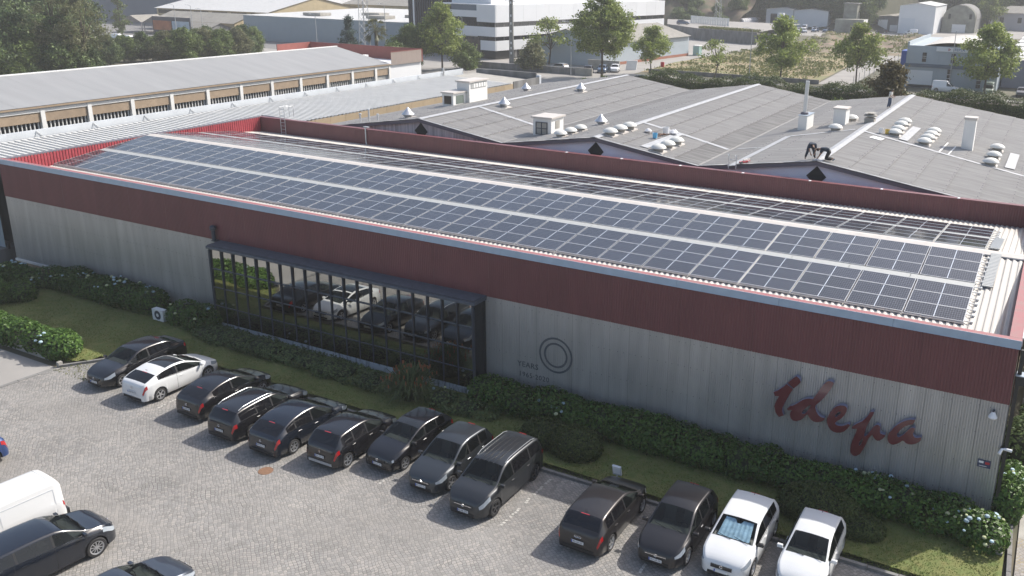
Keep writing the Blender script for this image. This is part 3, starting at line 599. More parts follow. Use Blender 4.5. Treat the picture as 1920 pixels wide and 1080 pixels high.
# ------------------------------------------------------------ wall sign
SG = {
'i': [[(-7.34,3.62),(-7.09,3.47),(-7.18,3.28),(-7.27,3.05),(-7.35,2.83),(-7.41,2.65),(-7.42,2.52),(-7.38,2.4),(-7.33,2.34),(-7.51,2.22),(-7.6,2.3),(-7.67,2.41),(-7.72,2.61),(-7.7,2.74),(-7.66,2.86),(-7.58,3.06),(-7.73,3.03),(-7.8,3.17),(-7.63,3.3),(-7.46,3.47)]] ,
'i_dot': [[(-7.31,3.67),(-7.17,3.85),(-7.02,4.01),(-6.9,3.95),(-6.83,3.82),(-6.94,3.65),(-7.07,3.51),(-7.19,3.59)]] ,
'd': [[(-5.93,4.04),(-5.86,4.09),(-5.79,4.1),(-5.71,4.09),(-5.66,4.06),(-5.69,3.94),(-5.76,3.75),(-5.85,3.58),(-5.94,3.42),(-6.05,3.25),(-6.16,3.11),(-6.23,3.01),(-6.21,2.89),(-6.17,2.79),(-6.09,2.68),(-6.0,2.62),(-5.92,2.61),(-5.85,2.61),(-5.86,2.53),(-5.92,2.46),(-6.03,2.4),(-6.13,2.37),(-6.24,2.37),(-6.33,2.42),(-6.41,2.51),(-6.48,2.6),(-6.54,2.54),(-6.6,2.42),(-6.7,2.31),(-6.86,2.22),(-6.97,2.21),(-7.05,2.26),(-7.1,2.35),(-7.12,2.44),(-7.1,2.54),(-7.05,2.63),(-7.22,2.58),(-7.24,2.63),(-7.16,2.75),(-7.03,2.82),(-6.92,2.91),(-6.82,3.02),(-6.7,3.13),(-6.58,3.2),(-6.45,3.25),(-6.34,3.25),(-6.27,3.4),(-6.19,3.56),(-6.12,3.72),(-6.04,3.88)],[(-6.69,2.59),(-6.63,2.74),(-6.55,2.86),(-6.45,2.97),(-6.39,2.99),(-6.43,2.87),(-6.49,2.74),(-6.56,2.63),(-6.63,2.58)]] ,
'e': [[(-5.47,3.19),(-5.35,3.25),(-5.23,3.27),(-5.15,3.25),(-5.1,3.19),(-5.11,3.07),(-5.15,2.94),(-5.23,2.8),(-5.33,2.67),(-5.44,2.57),(-5.46,2.5),(-5.43,2.45),(-5.34,2.44),(-5.24,2.45),(-5.12,2.51),(-5.0,2.6),(-4.93,2.58),(-4.96,2.5),(-5.02,2.39),(-5.11,2.27),(-5.24,2.18),(-5.37,2.14),(-5.49,2.15),(-5.61,2.21),(-5.69,2.31),(-5.74,2.42),(-5.77,2.56),(-5.74,2.71),(-5.67,2.91),(-5.58,3.07)],[(-5.49,2.78),(-5.46,2.88),(-5.39,2.98),(-5.32,3.02),(-5.3,2.99),(-5.34,2.9),(-5.41,2.81),(-5.47,2.74)]] ,
'p': [[(-4.3,3.26),(-4.17,3.3),(-4.18,3.21),(-4.24,3.04),(-4.31,2.84),(-4.37,2.63),(-4.4,2.46),(-4.41,2.27),(-4.37,2.27),(-4.3,2.36),(-4.24,2.5),(-4.17,2.64),(-4.11,2.76),(-4.01,2.83),(-3.93,2.81),(-3.89,2.73),(-3.9,2.61),(-3.87,2.52),(-3.79,2.5),(-3.7,2.51),(-3.72,2.42),(-3.78,2.33),(-3.86,2.24),(-3.94,2.21),(-4.01,2.23),(-4.09,2.31),(-4.13,2.39),(-4.18,2.35),(-4.25,2.22),(-4.28,2.11),(-4.33,1.91),(-4.4,1.71),(-4.48,1.52),(-4.58,1.42),(-4.66,1.39),(-4.75,1.42),(-4.81,1.49),(-4.83,1.61),(-4.83,1.77),(-4.8,1.96),(-4.75,2.16),(-4.7,2.34),(-4.68,2.48),(-4.84,2.44),(-4.87,2.49),(-4.82,2.58),(-4.71,2.68),(-4.56,2.81),(-4.47,2.92),(-4.38,3.07)],[(-4.55,1.86),(-4.54,2.0),(-4.49,2.12),(-4.44,2.18),(-4.44,2.06),(-4.48,1.93),(-4.52,1.86)]] ,
'a': [[(-2.79,3.34),(-2.81,3.24),(-2.86,3.14),(-2.97,3.1),(-3.08,3.02),(-3.19,2.9),(-3.26,2.78),(-3.32,2.65),(-3.31,2.57),(-3.26,2.54),(-3.18,2.6),(-3.08,2.72),(-3.0,2.86),(-2.93,2.97),(-2.85,3.03),(-2.76,3.02),(-2.77,2.92),(-2.8,2.81),(-2.78,2.73),(-2.72,2.67),(-2.63,2.68),(-2.53,2.74),(-2.51,2.69),(-2.53,2.6),(-2.59,2.52),(-2.68,2.44),(-2.79,2.38),(-2.9,2.36),(-3.0,2.38),(-3.06,2.44),(-3.12,2.44),(-3.19,2.35),(-3.28,2.27),(-3.4,2.2),(-3.5,2.21),(-3.57,2.26),(-3.61,2.35),(-3.62,2.49),(-3.59,2.62),(-3.52,2.75),(-3.42,2.92),(-3.32,3.04),(-3.2,3.16),(-3.08,3.24),(-2.93,3.31)]] ,
}
sg = thing('wall_sign', 'large dark red script lettering reading idepa on the grey ribbed wall', 'sign', (-5.2,-0.03,2.7))
for key, loops in SG.items():
    cu = bpy.data.curves.new('letter', 'CURVE'); cu.dimensions = '2D'; cu.fill_mode = 'BOTH'; cu.extrude = 0.10
    for lp in loops:
        sp = cu.splines.new('POLY'); sp.points.add(len(lp)-1); sp.use_cyclic_u = True
        for i, (a, c) in enumerate(lp): sp.points[i].co = (a, c, 0, 1)
    t = bpy.data.objects.new('tmp', cu); COL.objects.link(t); dg = bpy.context.evaluated_depsgraph_get()
    me = bpy.data.meshes.new_from_object(t.evaluated_get(dg)); bpy.data.objects.remove(t)
    me.transform(facing((5.2, -0.02-0.10, -2.7), (1,0,0)))     # into the sign's own coordinates
    me.materials.clear(); me.materials.append(M['signred']); me.materials.append(M['signside'])
    for p in me.polygons: p.material_index = 0 if abs(p.normal.y) > 0.7 else 1
    o = bpy.data.objects.new('letter_'+key[0] if key != 'i_dot' else 'letter_dot', me); COL.objects.link(o); o.parent = sg
lg = thing('anniversary_sign', 'dark grey lettering YEARS 1965-2020 beside two rings on the ribbed wall', 'wall lettering', (-17.9,-0.026,2))
text('YEARS', 0.36, lg, M['signtext'], facing((-18.62,-0.03,1.71), (1,0,0)), ext=0.006, spacing=1.05)
text('1965·2020', 0.33, lg, M['signtext'], facing((-18.32,-0.03,1.24), (1,0,0)), ext=0.004, spacing=1.1)
for rr in (0.77, 0.53):
    b = MB(); n = 48; ring = [(-17.24+r*math.cos(2*math.pi*i/n), -0.032, 2.48+r*math.sin(2*math.pi*i/n)) for r in (rr-0.045, rr+0.045) for i in range(n)]
    b.add(ring, [(i, (i+1) % n, n+(i+1) % n, n+i) for i in range(n)]); b.build('ring', M['signtext'], lg)
# small fittings on the front wall
b = MB(); b.box(-0.66, -0.24, -0.05, -0.03, 2.05, 2.33); s = b.build('wall_plaque', mat('plaque blue', (0.03,0.045,0.10), 0.4)); OG[s.name] = (0,0,0)
tag(s, 'small dark blue plaque with white and red print near the wall corner', 'plaque')
b = MB(); b.box(-0.62,-0.47,-0.054,-0.051,2.21,2.29,0); b.box(-0.60,-0.36,-0.054,-0.051,2.10,2.12,0); b.build('print', M['whitesign'], s)
b = MB(); b.box(-0.42,-0.28,-0.054,-0.051,2.19,2.28); b.build('print', M['redsign'], s)
def lamp_fix(loc, name, label):
    t = local_thing(name, label, 'wall lamp', loc); b = MB(); b.box(-.04,.04,-.12,0,.10,.16); b.build('bracket', M['mullion'], t)
    b = MB(); b.lathe([(0.05,0.16),(0.09,0.08),(0.15,-0.04),(0.13,-0.08),(0.0,-0.09)], (0,-0.17,0), 14); b.build('lamp_head', M['whitesign'], t, True)
lamp_fix((-0.43,-0.02,4.08), 'wall_lamp', 'white bulkhead lamp on the ribbed wall below the maroon band')
t = local_thing('security_camera', 'pair of white security cameras on the right wall corner', 'camera', (0.02,-0.05,2.93))
for d, e in (((-0.08,-0.22,-0.14),0), ((0.30,-0.03,-0.02),1)):
    b = MB(); b.box(-.05,.05,-.06,.03,-.05,.06); b.build('mount', M['whitesign'], t)
    b = MB(); b.tube((0,-.03,0), d, 0.045, 0.055, 12); b.build('camera_body', M['whitesign'], t, True)
# downpipe at the right corner
dp = thing('downpipe', 'black square downpipe with hopper at the right corner of the factory', 'downpipe', (0.12,-0.02,0))
b = MB(); b.box(0.06,0.18,-0.04,0.08,0.05,5.4); b.build('pipe', M['black'], dp)
b = MB(); b.box(0.05,0.42,-0.12,0.25,5.3,5.62); b.build('hopper', M['black'], dp); b = MB(); b.box(0.03,0.44,-0.14,0.27,5.62,5.65); b.build('rim', M['cap_blue'], dp)
b = MB(); b.box(0.07,0.20,-0.03,0.10,5.65,6.5); b.build('pipe', M['black'], dp)
# ladder and vent post on the back parapet
t = thing('roof_ladder', 'grey steel ladder climbing over the rear maroon parapet', 'ladder', (-53.0,20.0,5.6))
for x in (-53.25,-52.78):
    b = MB(); b.tube((x,19.98,5.2),(x,19.98,7.75),0.022); b.tube((x,19.98,7.75),(x,20.95,7.75),0.022); b.tube((x,20.95,7.75),(x,20.95,6.9),0.022); b.build('stile', M['galv'], t)
for i in range(9):
    b = MB(); b.tube((-53.25,19.98,5.5+.26*i),(-52.78,19.98,5.5+.26*i),0.014); b.build('rung', M['galv'], t)
t = thing('roof_ladder', 'short white ladder rails standing against the gable behind the parapet', 'ladder', (-16.8,20.8,6.6))
for x, y in ((-17.05,20.7),(-16.55,20.6)):
    b = MB(); b.tube((x,y,6.2),(x,y,7.72),0.025); b.tube((x,y,7.55),(x-.25,y+.5,7.6),0.018); b.build('stile', M['galv'], t)
for i in range(4):
    b = MB(); b.tube((-17.05,20.7,6.4+.33*i),(-16.55,20.6,6.4+.33*i),0.014); b.build('rung', M['galv'], t)
t = thing('vent_pipe', 'thin pale vent pipe strapped to the rear maroon parapet', 'pipe', (-44.75,20.0,5.5))
b = MB(); b.tube((-44.68,20.02,5.4),(-44.75,20.02,5.85),0.05); b.tube((-44.75,20.02,5.85),(-44.75,20.02,7.0),0.05); b.build('pipe', M['galv'], t)
b = MB(); b.box(-44.95,-44.5,20.0,20.2,6.9,6.96); b.build('pipe_clamp', M['galv'], t)
# air conditioner
t = local_thing('air_conditioner', 'white air conditioner outdoor unit between two hydrangea hedges', 'air conditioner', (-40.35,-1.75,0.08))
b = MB(); b.box(-.42,.42,-.15,.15,0,.62); b.build('casing', M['white'], t)
b = MB(); b.lathe([(0.0,-0.155),(0.24,-0.155),(0.25,-0.152)], (0,0,0.32), 20, 'y'); o = b.build('fan_grille', M['mullion'], t)
b = MB(); b.lathe([(0.10,-0.162),(0.0,-0.162)], (0,0,0.32), 12, 'y'); b.build('fan_hub', M['white'], t)
# path lamp on post
t = local_thing('garden_floodlight', 'pale blue grey floodlight box on a short post at the kerb', 'floodlight', (-12.2,-4.35,0))
b = MB(); b.tube((0,0,0),(0,0,.55),.03); b.build('post', M['galv'], t)
b = MB(); b.obox((0,-.02,.74),(.17,0,0),(0,.03,.02),(0,-.05,.19)); b.build('lamp_head', M['parapet'], t)
b = MB(); b.obox((0,-.055,.752),(.15,0,0),(0,.006,.002),(0,-.045,.165)); b.build('lamp_glass', M['whitesign'], t)

# ------------------------------------------------------------ vehicles
def interp(pts, x):
    xs = [p[0] for p in pts]; ys = [p[1] for p in pts]; return float(np.interp(x, xs, ys))
def smooth_interp(pts, x):      # monotone-ish cubic through the points
    xs = np.array([p[0] for p in pts]); ys = np.array([p[1] for p in pts])
    if x <= xs[0]: return float(ys[0])
    if x >= xs[-1]: return float(ys[-1])
    i = int(np.searchsorted(xs, x)-1); i = max(0, min(i, len(xs)-2)); h = xs[i+1]-xs[i]; dl = (ys[i+1]-ys[i])/h
    def slope(k):
        if k <= 0 or k >= len(xs)-1: return (ys[1]-ys[0])/(xs[1]-xs[0]) if k <= 0 else (ys[-1]-ys[-2])/(xs[-1]-xs[-2])
        a = (ys[k]-ys[k-1])/(xs[k]-xs[k-1]); c = (ys[k+1]-ys[k])/(xs[k+1]-xs[k])
        return 0.0 if a*c <= 0 else 2*a*c/(a+c)
    m0, m1 = slope(i), slope(i+1); t = (x-xs[i])/h
    return float(ys[i]*(2*t**3-3*t**2+1)+h*m0*(t**3-2*t**2+t)+ys[i+1]*(-2*t**3+3*t**2)+h*m1*(t**3-t**2))

def car(name, label, spec, paint, loc, rz, plate='', group='cars parked in the cobbled car park', wheels='rim', cat='car', detail=True, color=None):
    """spec in metres, front towards +x; k is the overall scale"""
    t = local_thing(name, label, cat, loc, group); t.rotation_euler = (0, 0, rz)
    k = spec.get('k', 0.945); L, Wd, H = spec['L'], spec['W'], spec['H']; hl = L/2
    fx, rx, wr = hl-spec['fo'], hl-spec['fo']-spec['wb'], spec.get('wr', 0.315)
    top = [tuple(p) for p in spec['top']]; belt = spec['belt']
    wt, wbx = spec['ws']            # windscreen top x, bottom x
    rt_, rbx = spec['rw']           # rear window top x, bottom x
    sf, sr = spec['side']           # side glass extent (front, rear)
    pil = spec['pil']               # pillar centres
    plan = [(-hl, Wd/2-.20), (-hl+.05, Wd/2-.13), (-hl+.18, Wd/2-.055), (-hl+.5, Wd/2-.012), (-0.3, Wd/2), (hl-1.2, Wd/2-.01), (hl-.55, Wd/2-.045), (hl-.25, Wd/2-.12), (hl-.08, Wd/2-.24), (hl, Wd/2-.36)]
    if spec.get('boxy'): plan = [(-hl, Wd/2-.10), (-hl+.06, Wd/2-.04), (-hl+.3, Wd/2), (hl-.8, Wd/2), (hl-.3, Wd/2-.05), (hl-.08, Wd/2-.12), (hl, Wd/2-.20)]
    arch = wr+0.055; sill = spec.get('sill', 0.24); zmid = sill+0.33
    st = set([-hl, hl, wt, wbx, rt_, rbx, sf, sr])
    for c in (fx, rx):
        for i in range(-6, 7): st.add(round(c+arch*math.sin(i/6*math.pi/2), 3))
        st.add(c-arch-.03); st.add(c+arch+.03)
    for p in pil: st.add(p-.035); st.add(p+.035)
    for p, _ in top: st.add(p)
    for i in range(26 if detail else 12): st.add(-hl+L*i/(25 if detail else 11))
    for e in (0.03, 0.07, 0.12, 0.18, 0.25, 0.33, 0.42): st.add(hl-e); st.add(-hl+e)
    xs = sorted(st); xs = [x for i, x in enumerate(xs) if i == 0 or x-xs[i-1] > 0.012 or x in (wt, wbx, rt_, rbx)]
    NP = 12; V = []
    for x in xs:
        T = smooth_interp(top, x); B = min(smooth_interp(belt, x), T-0.02); w = smooth_interp(plan, x)
        h = max(0.0, (T-B)/(H-smooth_interp(belt, 0.0))); h = min(h, 1.0)
        zb = interp([(-hl, .30), (-hl+.35, .20), (hl-.4, .18), (hl, .26)], x)
        za = 0
        for c in (fx, rx):
            if abs(x-c) < arch: za = max(za, wr+math.sqrt(arch*arch-(x-c)**2))
        z0 = max(zb, za); wB = w-0.035; inset = 0.045+spec.get('tumble', 0.17)*h; wT = wB-inset
        def lz(f): return B+(T-B)*f
        def ly(f): return wB-0.012-(inset-0.012)*(f**1.25)
        zs_ = max(sill, za+.012); zm = max(min(zmid, B-.10), za+.035); zc = max(B-.165, zm+.02)
        fl = 0.018 if za else 0.0      # flared arches
        V.append([(0, z0), (w-.07, z0), (w-.012+fl, zs_), (w+fl*.5, zm), (w-.006, zc), (wB, B), (ly(.05), lz(.06)), (ly(.82), lz(.83)), (ly(.95), lz(.955)), (wT-.045, T-.012*max(h,.3)), (wT*.55, T+.012), (0, T+.022)])
    nS = len(xs); parts = {}
    def classify(i, j, side):
        xc = (xs[i]+xs[i+1])/2; hg = (V[i][11][1]-V[i][5][1]+V[i+1][11][1]-V[i+1][5][1])/2
        if j == 6 and sr < xc < sf and hg > 0.16 and not any(abs(xc-p) < .036 for p in pil):
            kk = sum(1 for p in pil if xc < p); return ('side_window', kk, side)
        if j == 6 and sr < xc < sf and any(abs(xc-p) < .036 for p in pil): return ('pillar', int(xc*10), side)
        if j in (9, 10) and wt < xc < wbx: return ('windscreen', 0, 0)
        if j in (9, 10) and rbx < xc < rt_: return ('rear_window', 0, 0)
        if j in (9, 10) and spec.get('glassroof') and spec['glassroof'][0] < xc < spec['glassroof'][1]: return ('sunroof', 0, 0)
        if j == 4 and xc > hl-spec.get('hl', .48) and xc < hl-.09 and ((V[i][4][1]+V[i][5][1])/2 > .5): return ('headlight', 0, side)
        if j in spec.get('tj', (4,)) and xc < -hl+spec.get('tl', .30) and xc > -hl+.03: return ('taillight', 0, side)
        if j == 1 and spec.get('clad'): return ('sill', 0, 0)
        if j == 0: return ('underbody', 0, 0)
        return ('body', 0, 0)
    for side in (1, -1):
        for i in range(nS-1):
            for j in range(NP-1):
                q = [(xs[i], side*V[i][j][0], V[i][j][1]), (xs[i+1], side*V[i+1][j][0], V[i+1][j][1]), (xs[i+1], side*V[i+1][j+1][0], V[i+1][j+1][1]), (xs[i], side*V[i][j+1][0], V[i][j+1][1])]
                if side == 1: q = q[::-1]
                parts.setdefault(classify(i, j, side), []).append(q)
    for i, e in ((0, -1), (nS-1, 1)):
        for j in range(NP-1):
            q = [(xs[i], V[i][j][0], V[i][j][1]), (xs[i], V[i][j+1][0], V[i][j+1][1]), (xs[i], -V[i][j+1][0], V[i][j+1][1]), (xs[i], -V[i][j][0], V[i][j][1])]
            parts.setdefault(('body', 0, 0), []).append(q if e == 1 else q[::-1])
    def mesh_from(quads, nm, material, off=0.0, smooth=True, parent=t, sharp=72):
        vs = {}; v = []; f = []
        for q in quads:
            idx = []
            for p in q:
                key = (round(p[0], 4), round(p[1], 4), round(p[2], 4))
                if key not in vs: vs[key] = len(v); v.append((p[0]*k, p[1]*k, p[2]*k))
                if not idx or idx[-1] != vs[key]: idx.append(vs[key])
            if idx and idx[0] == idx[-1]: idx = idx[:-1]
            if len(idx) > 2: f.append(tuple(idx))
        me = bpy.data.meshes.new(nm); me.from_pydata(v, [], f); me.materials.append(material)
        if off:
            me.update(); nn = [vv.normal.copy() for vv in me.vertices]
            for vv, n_ in zip(me.vertices, nn): vv.co += n_*off
        if smooth: me.polygons.foreach_set('use_smooth', [True]*len(f)); me.set_sharp_from_angle(angle=R(sharp))
        o = bpy.data.objects.new(nm, me); COL.objects.link(o); o.parent = parent; return o
    fine = spec.get('glass') or M['carglass']; rear = M['darkglass'] if spec.get('privacy', True) else fine
    body = None
    for key, quads in parts.items():
        nm = key[0]
        mm_ = {'body': paint, 'pillar': M['black'], 'windscreen': fine, 'rear_window': rear, 'sunroof': M['darkwin'], 'underbody': M['black'],
               'headlight': M['head'], 'taillight': M['tail'], 'sill': M['black'], 'side_window': fine if key[1] == 0 else rear}[nm]
        o = mesh_from(quads, nm, mm_, off=0.006 if nm in ('headlight', 'taillight') else 0.0)
        if nm == 'body':
            body = o
            if color: o.color = color
    def part(nm, mb, material, smooth=False, parent=t):
        mb.v = [(a*k, c*k, d*k) for a, c, d in mb.v]; return mb.build(nm, material, parent, smooth)
    # inner shell blocks light under the car and carries the seats
    part('floor', MB().box(rx-.5, fx+.3, -Wd/2+.16, Wd/2-.16, .20, .40), M['black'])
    if detail:
        bz = smooth_interp(belt, 0.2)
        part('dashboard', MB().box(wbx-.42, wbx-.05, -Wd/2+.18, Wd/2-.18, .5, bz-.02), M['dash'])
        for sy in (-.36, .36):
            b = MB(); b.obox((0.05+spec.get('so', 0), sy, .55), (.24, 0, 0), (0, .22, 0), (0, 0, .08)); b.obox((-.20+spec.get('so', 0), sy, .86), (.05, 0, .0), (0, .21, 0), (-.08, 0, .30)); b.obox((-.30+spec.get('so', 0), sy, 1.20), (.04, 0, 0), (0, .12, 0), (0, 0, .07))
            part('seat', b, M['seat'])
        b = MB(); b.lathe([(.15, 0), (.17, .02), (.19, 0), (.17, -.02), (.15, 0)], (0, 0, 0), 14, 'z'); b.v = [(wbx-.52+.35*c, a+.36, bz+.04+c*.8) for a, c, d in [(p[0], p[1], p[2]) for p in b.v]]; part('steering_wheel', b, M['black'], True)
    # wheels
    for cx in (fx, rx):
        for sy in (1, -1):
            y0 = Wd/2-.10; b = MB(); prof = [(wr*.70, -.10), (wr*.93, -.10), (wr, -.065), (wr, .065), (wr*.93, .10), (wr*.70, .10)]
            b.lathe(prof, (0, 0, 0), 24, 'y'); wh = part('wheel', b, M['tyre'], True); wh.location = (cx*k, sy*(y0-.02)*k, wr*k); wh.rotation_euler = (0, random.random(), 0)
            b = MB(); o = .085*sy; b.lathe([(wr*.58, .06*sy), (wr*.60, o), (wr*.70, o+.012*sy), (wr*.71, .03*sy)], (0, 0, 0), 24, 'y'); n = spec.get('spokes', 5)
            for s_ in range(n):
                a = 2*math.pi*s_/n; d = Vector((math.cos(a), 0, math.sin(a))); p_ = Vector((-math.sin(a), 0, math.cos(a)))
                b.obox(d*wr*.34+Vector((0, o*.85, 0)), d*wr*.27, Vector((0, .012, 0)), p_*wr*(.42/n))
            b.lathe([(0, o), (wr*.12, o)], (0, 0, 0), 10, 'y'); rm = part('rim', b, M[wheels], False, wh)
            b = MB(); b.lathe([(0, .03*sy), (wr*.69, .03*sy)], (0, 0, 0), 18, 'y'); part('brake_disc', b, M['dark'], False, wh)
    # mirrors
    mz = smooth_interp(belt, sf-.1)+.03
    for sy in (1, -1):
        b = MB(); b.obox((sf-.22, sy*(Wd/2+.06), mz+.05), (.055, 0, 0), (0, .095, 0), (0, 0, .06)); b.obox((sf-.20, sy*(Wd/2-.05), mz), (.03, 0, 0), (0, .05, 0), (0, 0, .02))
        o = part('door_mirror', b, spec.get('mirror') or paint)
        if color: o.color = color
        bv = o.modifiers.new('bevel', 'BEVEL'); bv.width = 0.02; bv.segments = 2
    # doors: shut lines, handles
    def surf(x, z):
        i = max(0, min(len(xs)-2, int(np.searchsorted(xs, x))-1)); pl = V[i]
        zz = [p[1] for p in pl[1:7]]; yy = [p[0] for p in pl[1:7]]; return float(np.interp(z, zz, yy))
    if detail:
        for dx in spec['doors']:
            for sy in (1, -1):
                zt = smooth_interp(belt, dx); b = MB(); zz = np.linspace(sill+.03, zt, 7)
                for a, c in zip(zz[:-1], zz[1:]):
                    ya, yc = surf(dx, a)+.003, surf(dx, c)+.003; b.add([(dx-.006, sy*ya, a), (dx+.006, sy*ya, a), (dx+.006, sy*yc, c), (dx-.006, sy*yc, c)], [(0, 1, 2, 3)])
                part('door_gap', b, M['dark'])
        for dx in spec['handles']:
            for sy in (1, -1):
                zz = smooth_interp(belt, dx)-.12; b = MB(); b.obox((dx, sy*(surf(dx, zz)+.018), zz), (.085, 0, 0), (0, .012, 0), (0, 0, .014)); o = part('door_handle', b, spec.get('hm') or paint)
        # window chrome/black moulding along the belt
        for sy in (1, -1):
            b = MB(); xx = np.linspace(sr+.02, sf-.02, 10)
            for a, c in zip(xx[:-1], xx[1:]):
                za, zc2 = smooth_interp(belt, a)+.012, smooth_interp(belt, c)+.012; ya = smooth_interp(plan, a)-.034; yc = smooth_interp(plan, c)-.034
                b.add([(a, sy*ya, za-.014), (c, sy*yc, zc2-.014), (c, sy*(yc-.004), zc2+.012), (a, sy*(ya-.004), za+.012)], [(0, 1, 2, 3)])
            part('belt_moulding', b, spec.get('mould') or M['black'])
        # front: grille, intake, plate, badge
        zf = spec.get('gz', .56); b = MB(); b.box(hl-.05, hl+.012, -.36, .36, zf-.06, zf+.055); part('grille', b, M['black'])
        b = MB(); b.box(hl-.04, hl+.014, -.46, .46, .27, .36); part('lower_intake', b, M['black'])
        if spec.get('gbar'): b = MB(); b.box(hl+.008, hl+.022, -.38, .38, zf+.02, zf+.045); part('grille_bar', b, M['chrome'])
        # rear: lower valance
        b = MB(); b.box(-hl-.012, -hl+.05, -Wd/2+.28, Wd/2-.28, .27, .38); part('rear_valance', b, spec.get('valance') or M['black'])
        def badge(x, z, e):
            kind = spec.get('badge', 'ring'); b = MB(); R_ = .055
            if kind == 'chevron':
                for dz in (0, .045):
                    for s_ in (-1, 1): b.obox((x, s_*.035, z+dz), (.008, 0, 0), (0, .04, -s_*.028), (0, .004, .010))
            elif kind == 'rings4':
                for q in (-.09, -.03, .03, .09): b.lathe([(.028, 0), (.045, 0), (.045, .01)], (0, 0, 0), 12, 'y')
                v = []; 
                for ii, p in enumerate(b.v): grp = ii//36; v.append((x+p[1]*e, (-.09, -.03, .03, .09)[grp]+p[0], z+p[2]))
                b.v = v
            elif kind == 'diamond': b.add([(x, 0, z-.07), (x, .05, z), (x, 0, z+.07), (x, -.05, z), (x+.004*e, 0, z-.035), (x+.004*e, .022, z), (x+.004*e, 0, z+.035), (x+.004*e, -.022, z)], [(0, 1, 5, 4), (1, 2, 6, 5), (2, 3, 7, 6), (3, 0, 4, 7)])
            else:
                b.lathe([(.035, 0), (R_, 0), (R_, .01)], (0, 0, 0), 16, 'y'); b.v = [(x+p[1]*e, p[0], z+p[2]) for p in b.v]
            part('badge', b, M['chrome'])
        badge(hl+.02, zf+.03, 1); badge(-hl-.004+spec.get('rb', 0), spec.get('rbz', .80), -1)
        for e, zp in ((1, spec.get('pz', .42)), (-1, spec.get('rpz', .60))):
            xx = e*(hl+.022); b = MB(); b.box(min(xx, xx+e*.008), max(xx, xx+e*.008), -.235, .235, zp-.052, zp+.052); pl = part('number_plate', b, M['plate'])
            b = MB(); xq = xx+e*.0095; yb_ = .235*(-1 if e == -1 else 1)*-1
            b.add([(xq, e*-.232, zp-.05), (xq, e*-.19, zp-.05), (xq, e*-.19, zp+.05), (xq, e*-.232, zp+.05)], [(0, 1, 2, 3)]); part('plate_band', b, M['eublue'], False, pl)
            if plate: text(plate, .098*k, pl, M['ink'], facing((xx*k+e*.010, e*.012*k, zp*k), (0, e*1.0, 0)), 'plate_text', 0.0008, 1.0)
        # wipers, aerial
        b = MB(); zc_ = smooth_interp(top, wbx)+.035
        for y0_ in (-.05, .55): b.tube((wbx+.03, y0_, zc_-.01), (wbx-.10, y0_-.52, zc_+.035), .009, n=5)
        part('wiper', b, M['black'])
        if spec.get('van'):
            for sy in (1, -1):      # pressed side panels, rear bumper
                for xa, xb in ((-1.75, .0), (.22, .98)):
                    for za in (.66, 1.50):
                        yy = float(np.interp(za, [q[1] for q in V[len(xs)//2][1:9]], [q[0] for q in V[len(xs)//2][1:9]]))+.004
                        b = MB(); b.obox(((xa+xb)/2, sy*yy, za), ((xb-xa)/2, 0, 0), (0, .006, 0), (0, 0, .010)); part('panel_rib', b, M['parapet'])
                    for xx in (xa, xb):
                        b = MB()
                        for za, zc3 in ((.66, 1.0), (1.0, 1.25), (1.25, 1.50)):
                            ya, yc = [float(np.interp(z_, [q[1] for q in V[len(xs)//2][1:9]], [q[0] for q in V[len(xs)//2][1:9]]))+.007 for z_ in (za, zc3)]
                            b.add([(xx-.008, sy*ya, za), (xx+.008, sy*ya, za), (xx+.008, sy*yc, zc3), (xx-.008, sy*yc, zc3)], [(0, 1, 2, 3)])
                        part('panel_rib', b, M['parapet'])
            b = MB(); b.box(-hl-.07, -hl+.06, -Wd/2+.06, Wd/2-.06, .34, .58); part('rear_bumper', b, M['black'])
            return t
        b = MB(); b.tube((rt_+.12, 0, smooth_interp(top, rt_+.12)+.01), (rt_+.02, 0, smooth_interp(top, rt_+.12)+.10), .014, .004, 6); part('aerial', b, M['black'])
        if spec.get('rails'):
            for sy in (1, -1):
                b = MB(); xx = np.linspace(rt_+.15, wt-.15, 9); yy = Wd/2-.035-.045-spec.get('tumble', .17)-.03
                P_ = [(a, sy*yy, smooth_interp(top, a)+(.055 if 0 < q < 8 else .0)) for q, a in enumerate(xx)]
                for a, c in zip(P_[:-1], P_[1:]): b.tube(a, c, .011, n=6)
                part('roof_rail', b, M['galv'])
        if spec.get('ribs'):
            for y in (-.30, -.1, .1, .3):
                b = MB(); b.obox((-.35, y, smooth_interp(top, -.35)+.022), (1.05, 0, 0), (0, .012, 0), (0, 0, .006)); part('roof_rib', b, paint)
        if spec.get('hlight3'): pass
        b = MB(); b.box(rt_-.03, rt_+.0, -.16, .16, smooth_interp(top, rt_)+.006, smooth_interp(top, rt_)+.022); part('brake_light', b, M['tail'])
    return t
def paint(name, c, rough=0.3, metal=0.3, coat=0.55): return mat(name, c, rough, metal, coat=coat)
P_black = paint('black paint', (0.008, 0.008, 0.010), .22, 0.0); P_black2 = paint('blue black paint', (0.008, 0.011, 0.018), .22, 0.0); P_grey = paint('anthracite paint', (0.035, 0.038, 0.042), 0.35, 0.5)
P_grey2 = paint('slate paint', (0.042, 0.048, 0.055), 0.35, 0.5); P_brown = paint('dark brown grey paint', (0.030, 0.027, 0.027), 0.35, 0.5); P_white = paint('white paint', (0.64, 0.645, 0.64), 0.3, 0.0)
P_char = paint('charcoal paint', (0.022, 0.021, 0.023), 0.35, 0.5); P_blue = paint('blue paint', (0.02, 0.05, 0.16)); P_steel = paint('steel blue paint', (0.045, 0.055, 0.075), 0.35, 0.5)
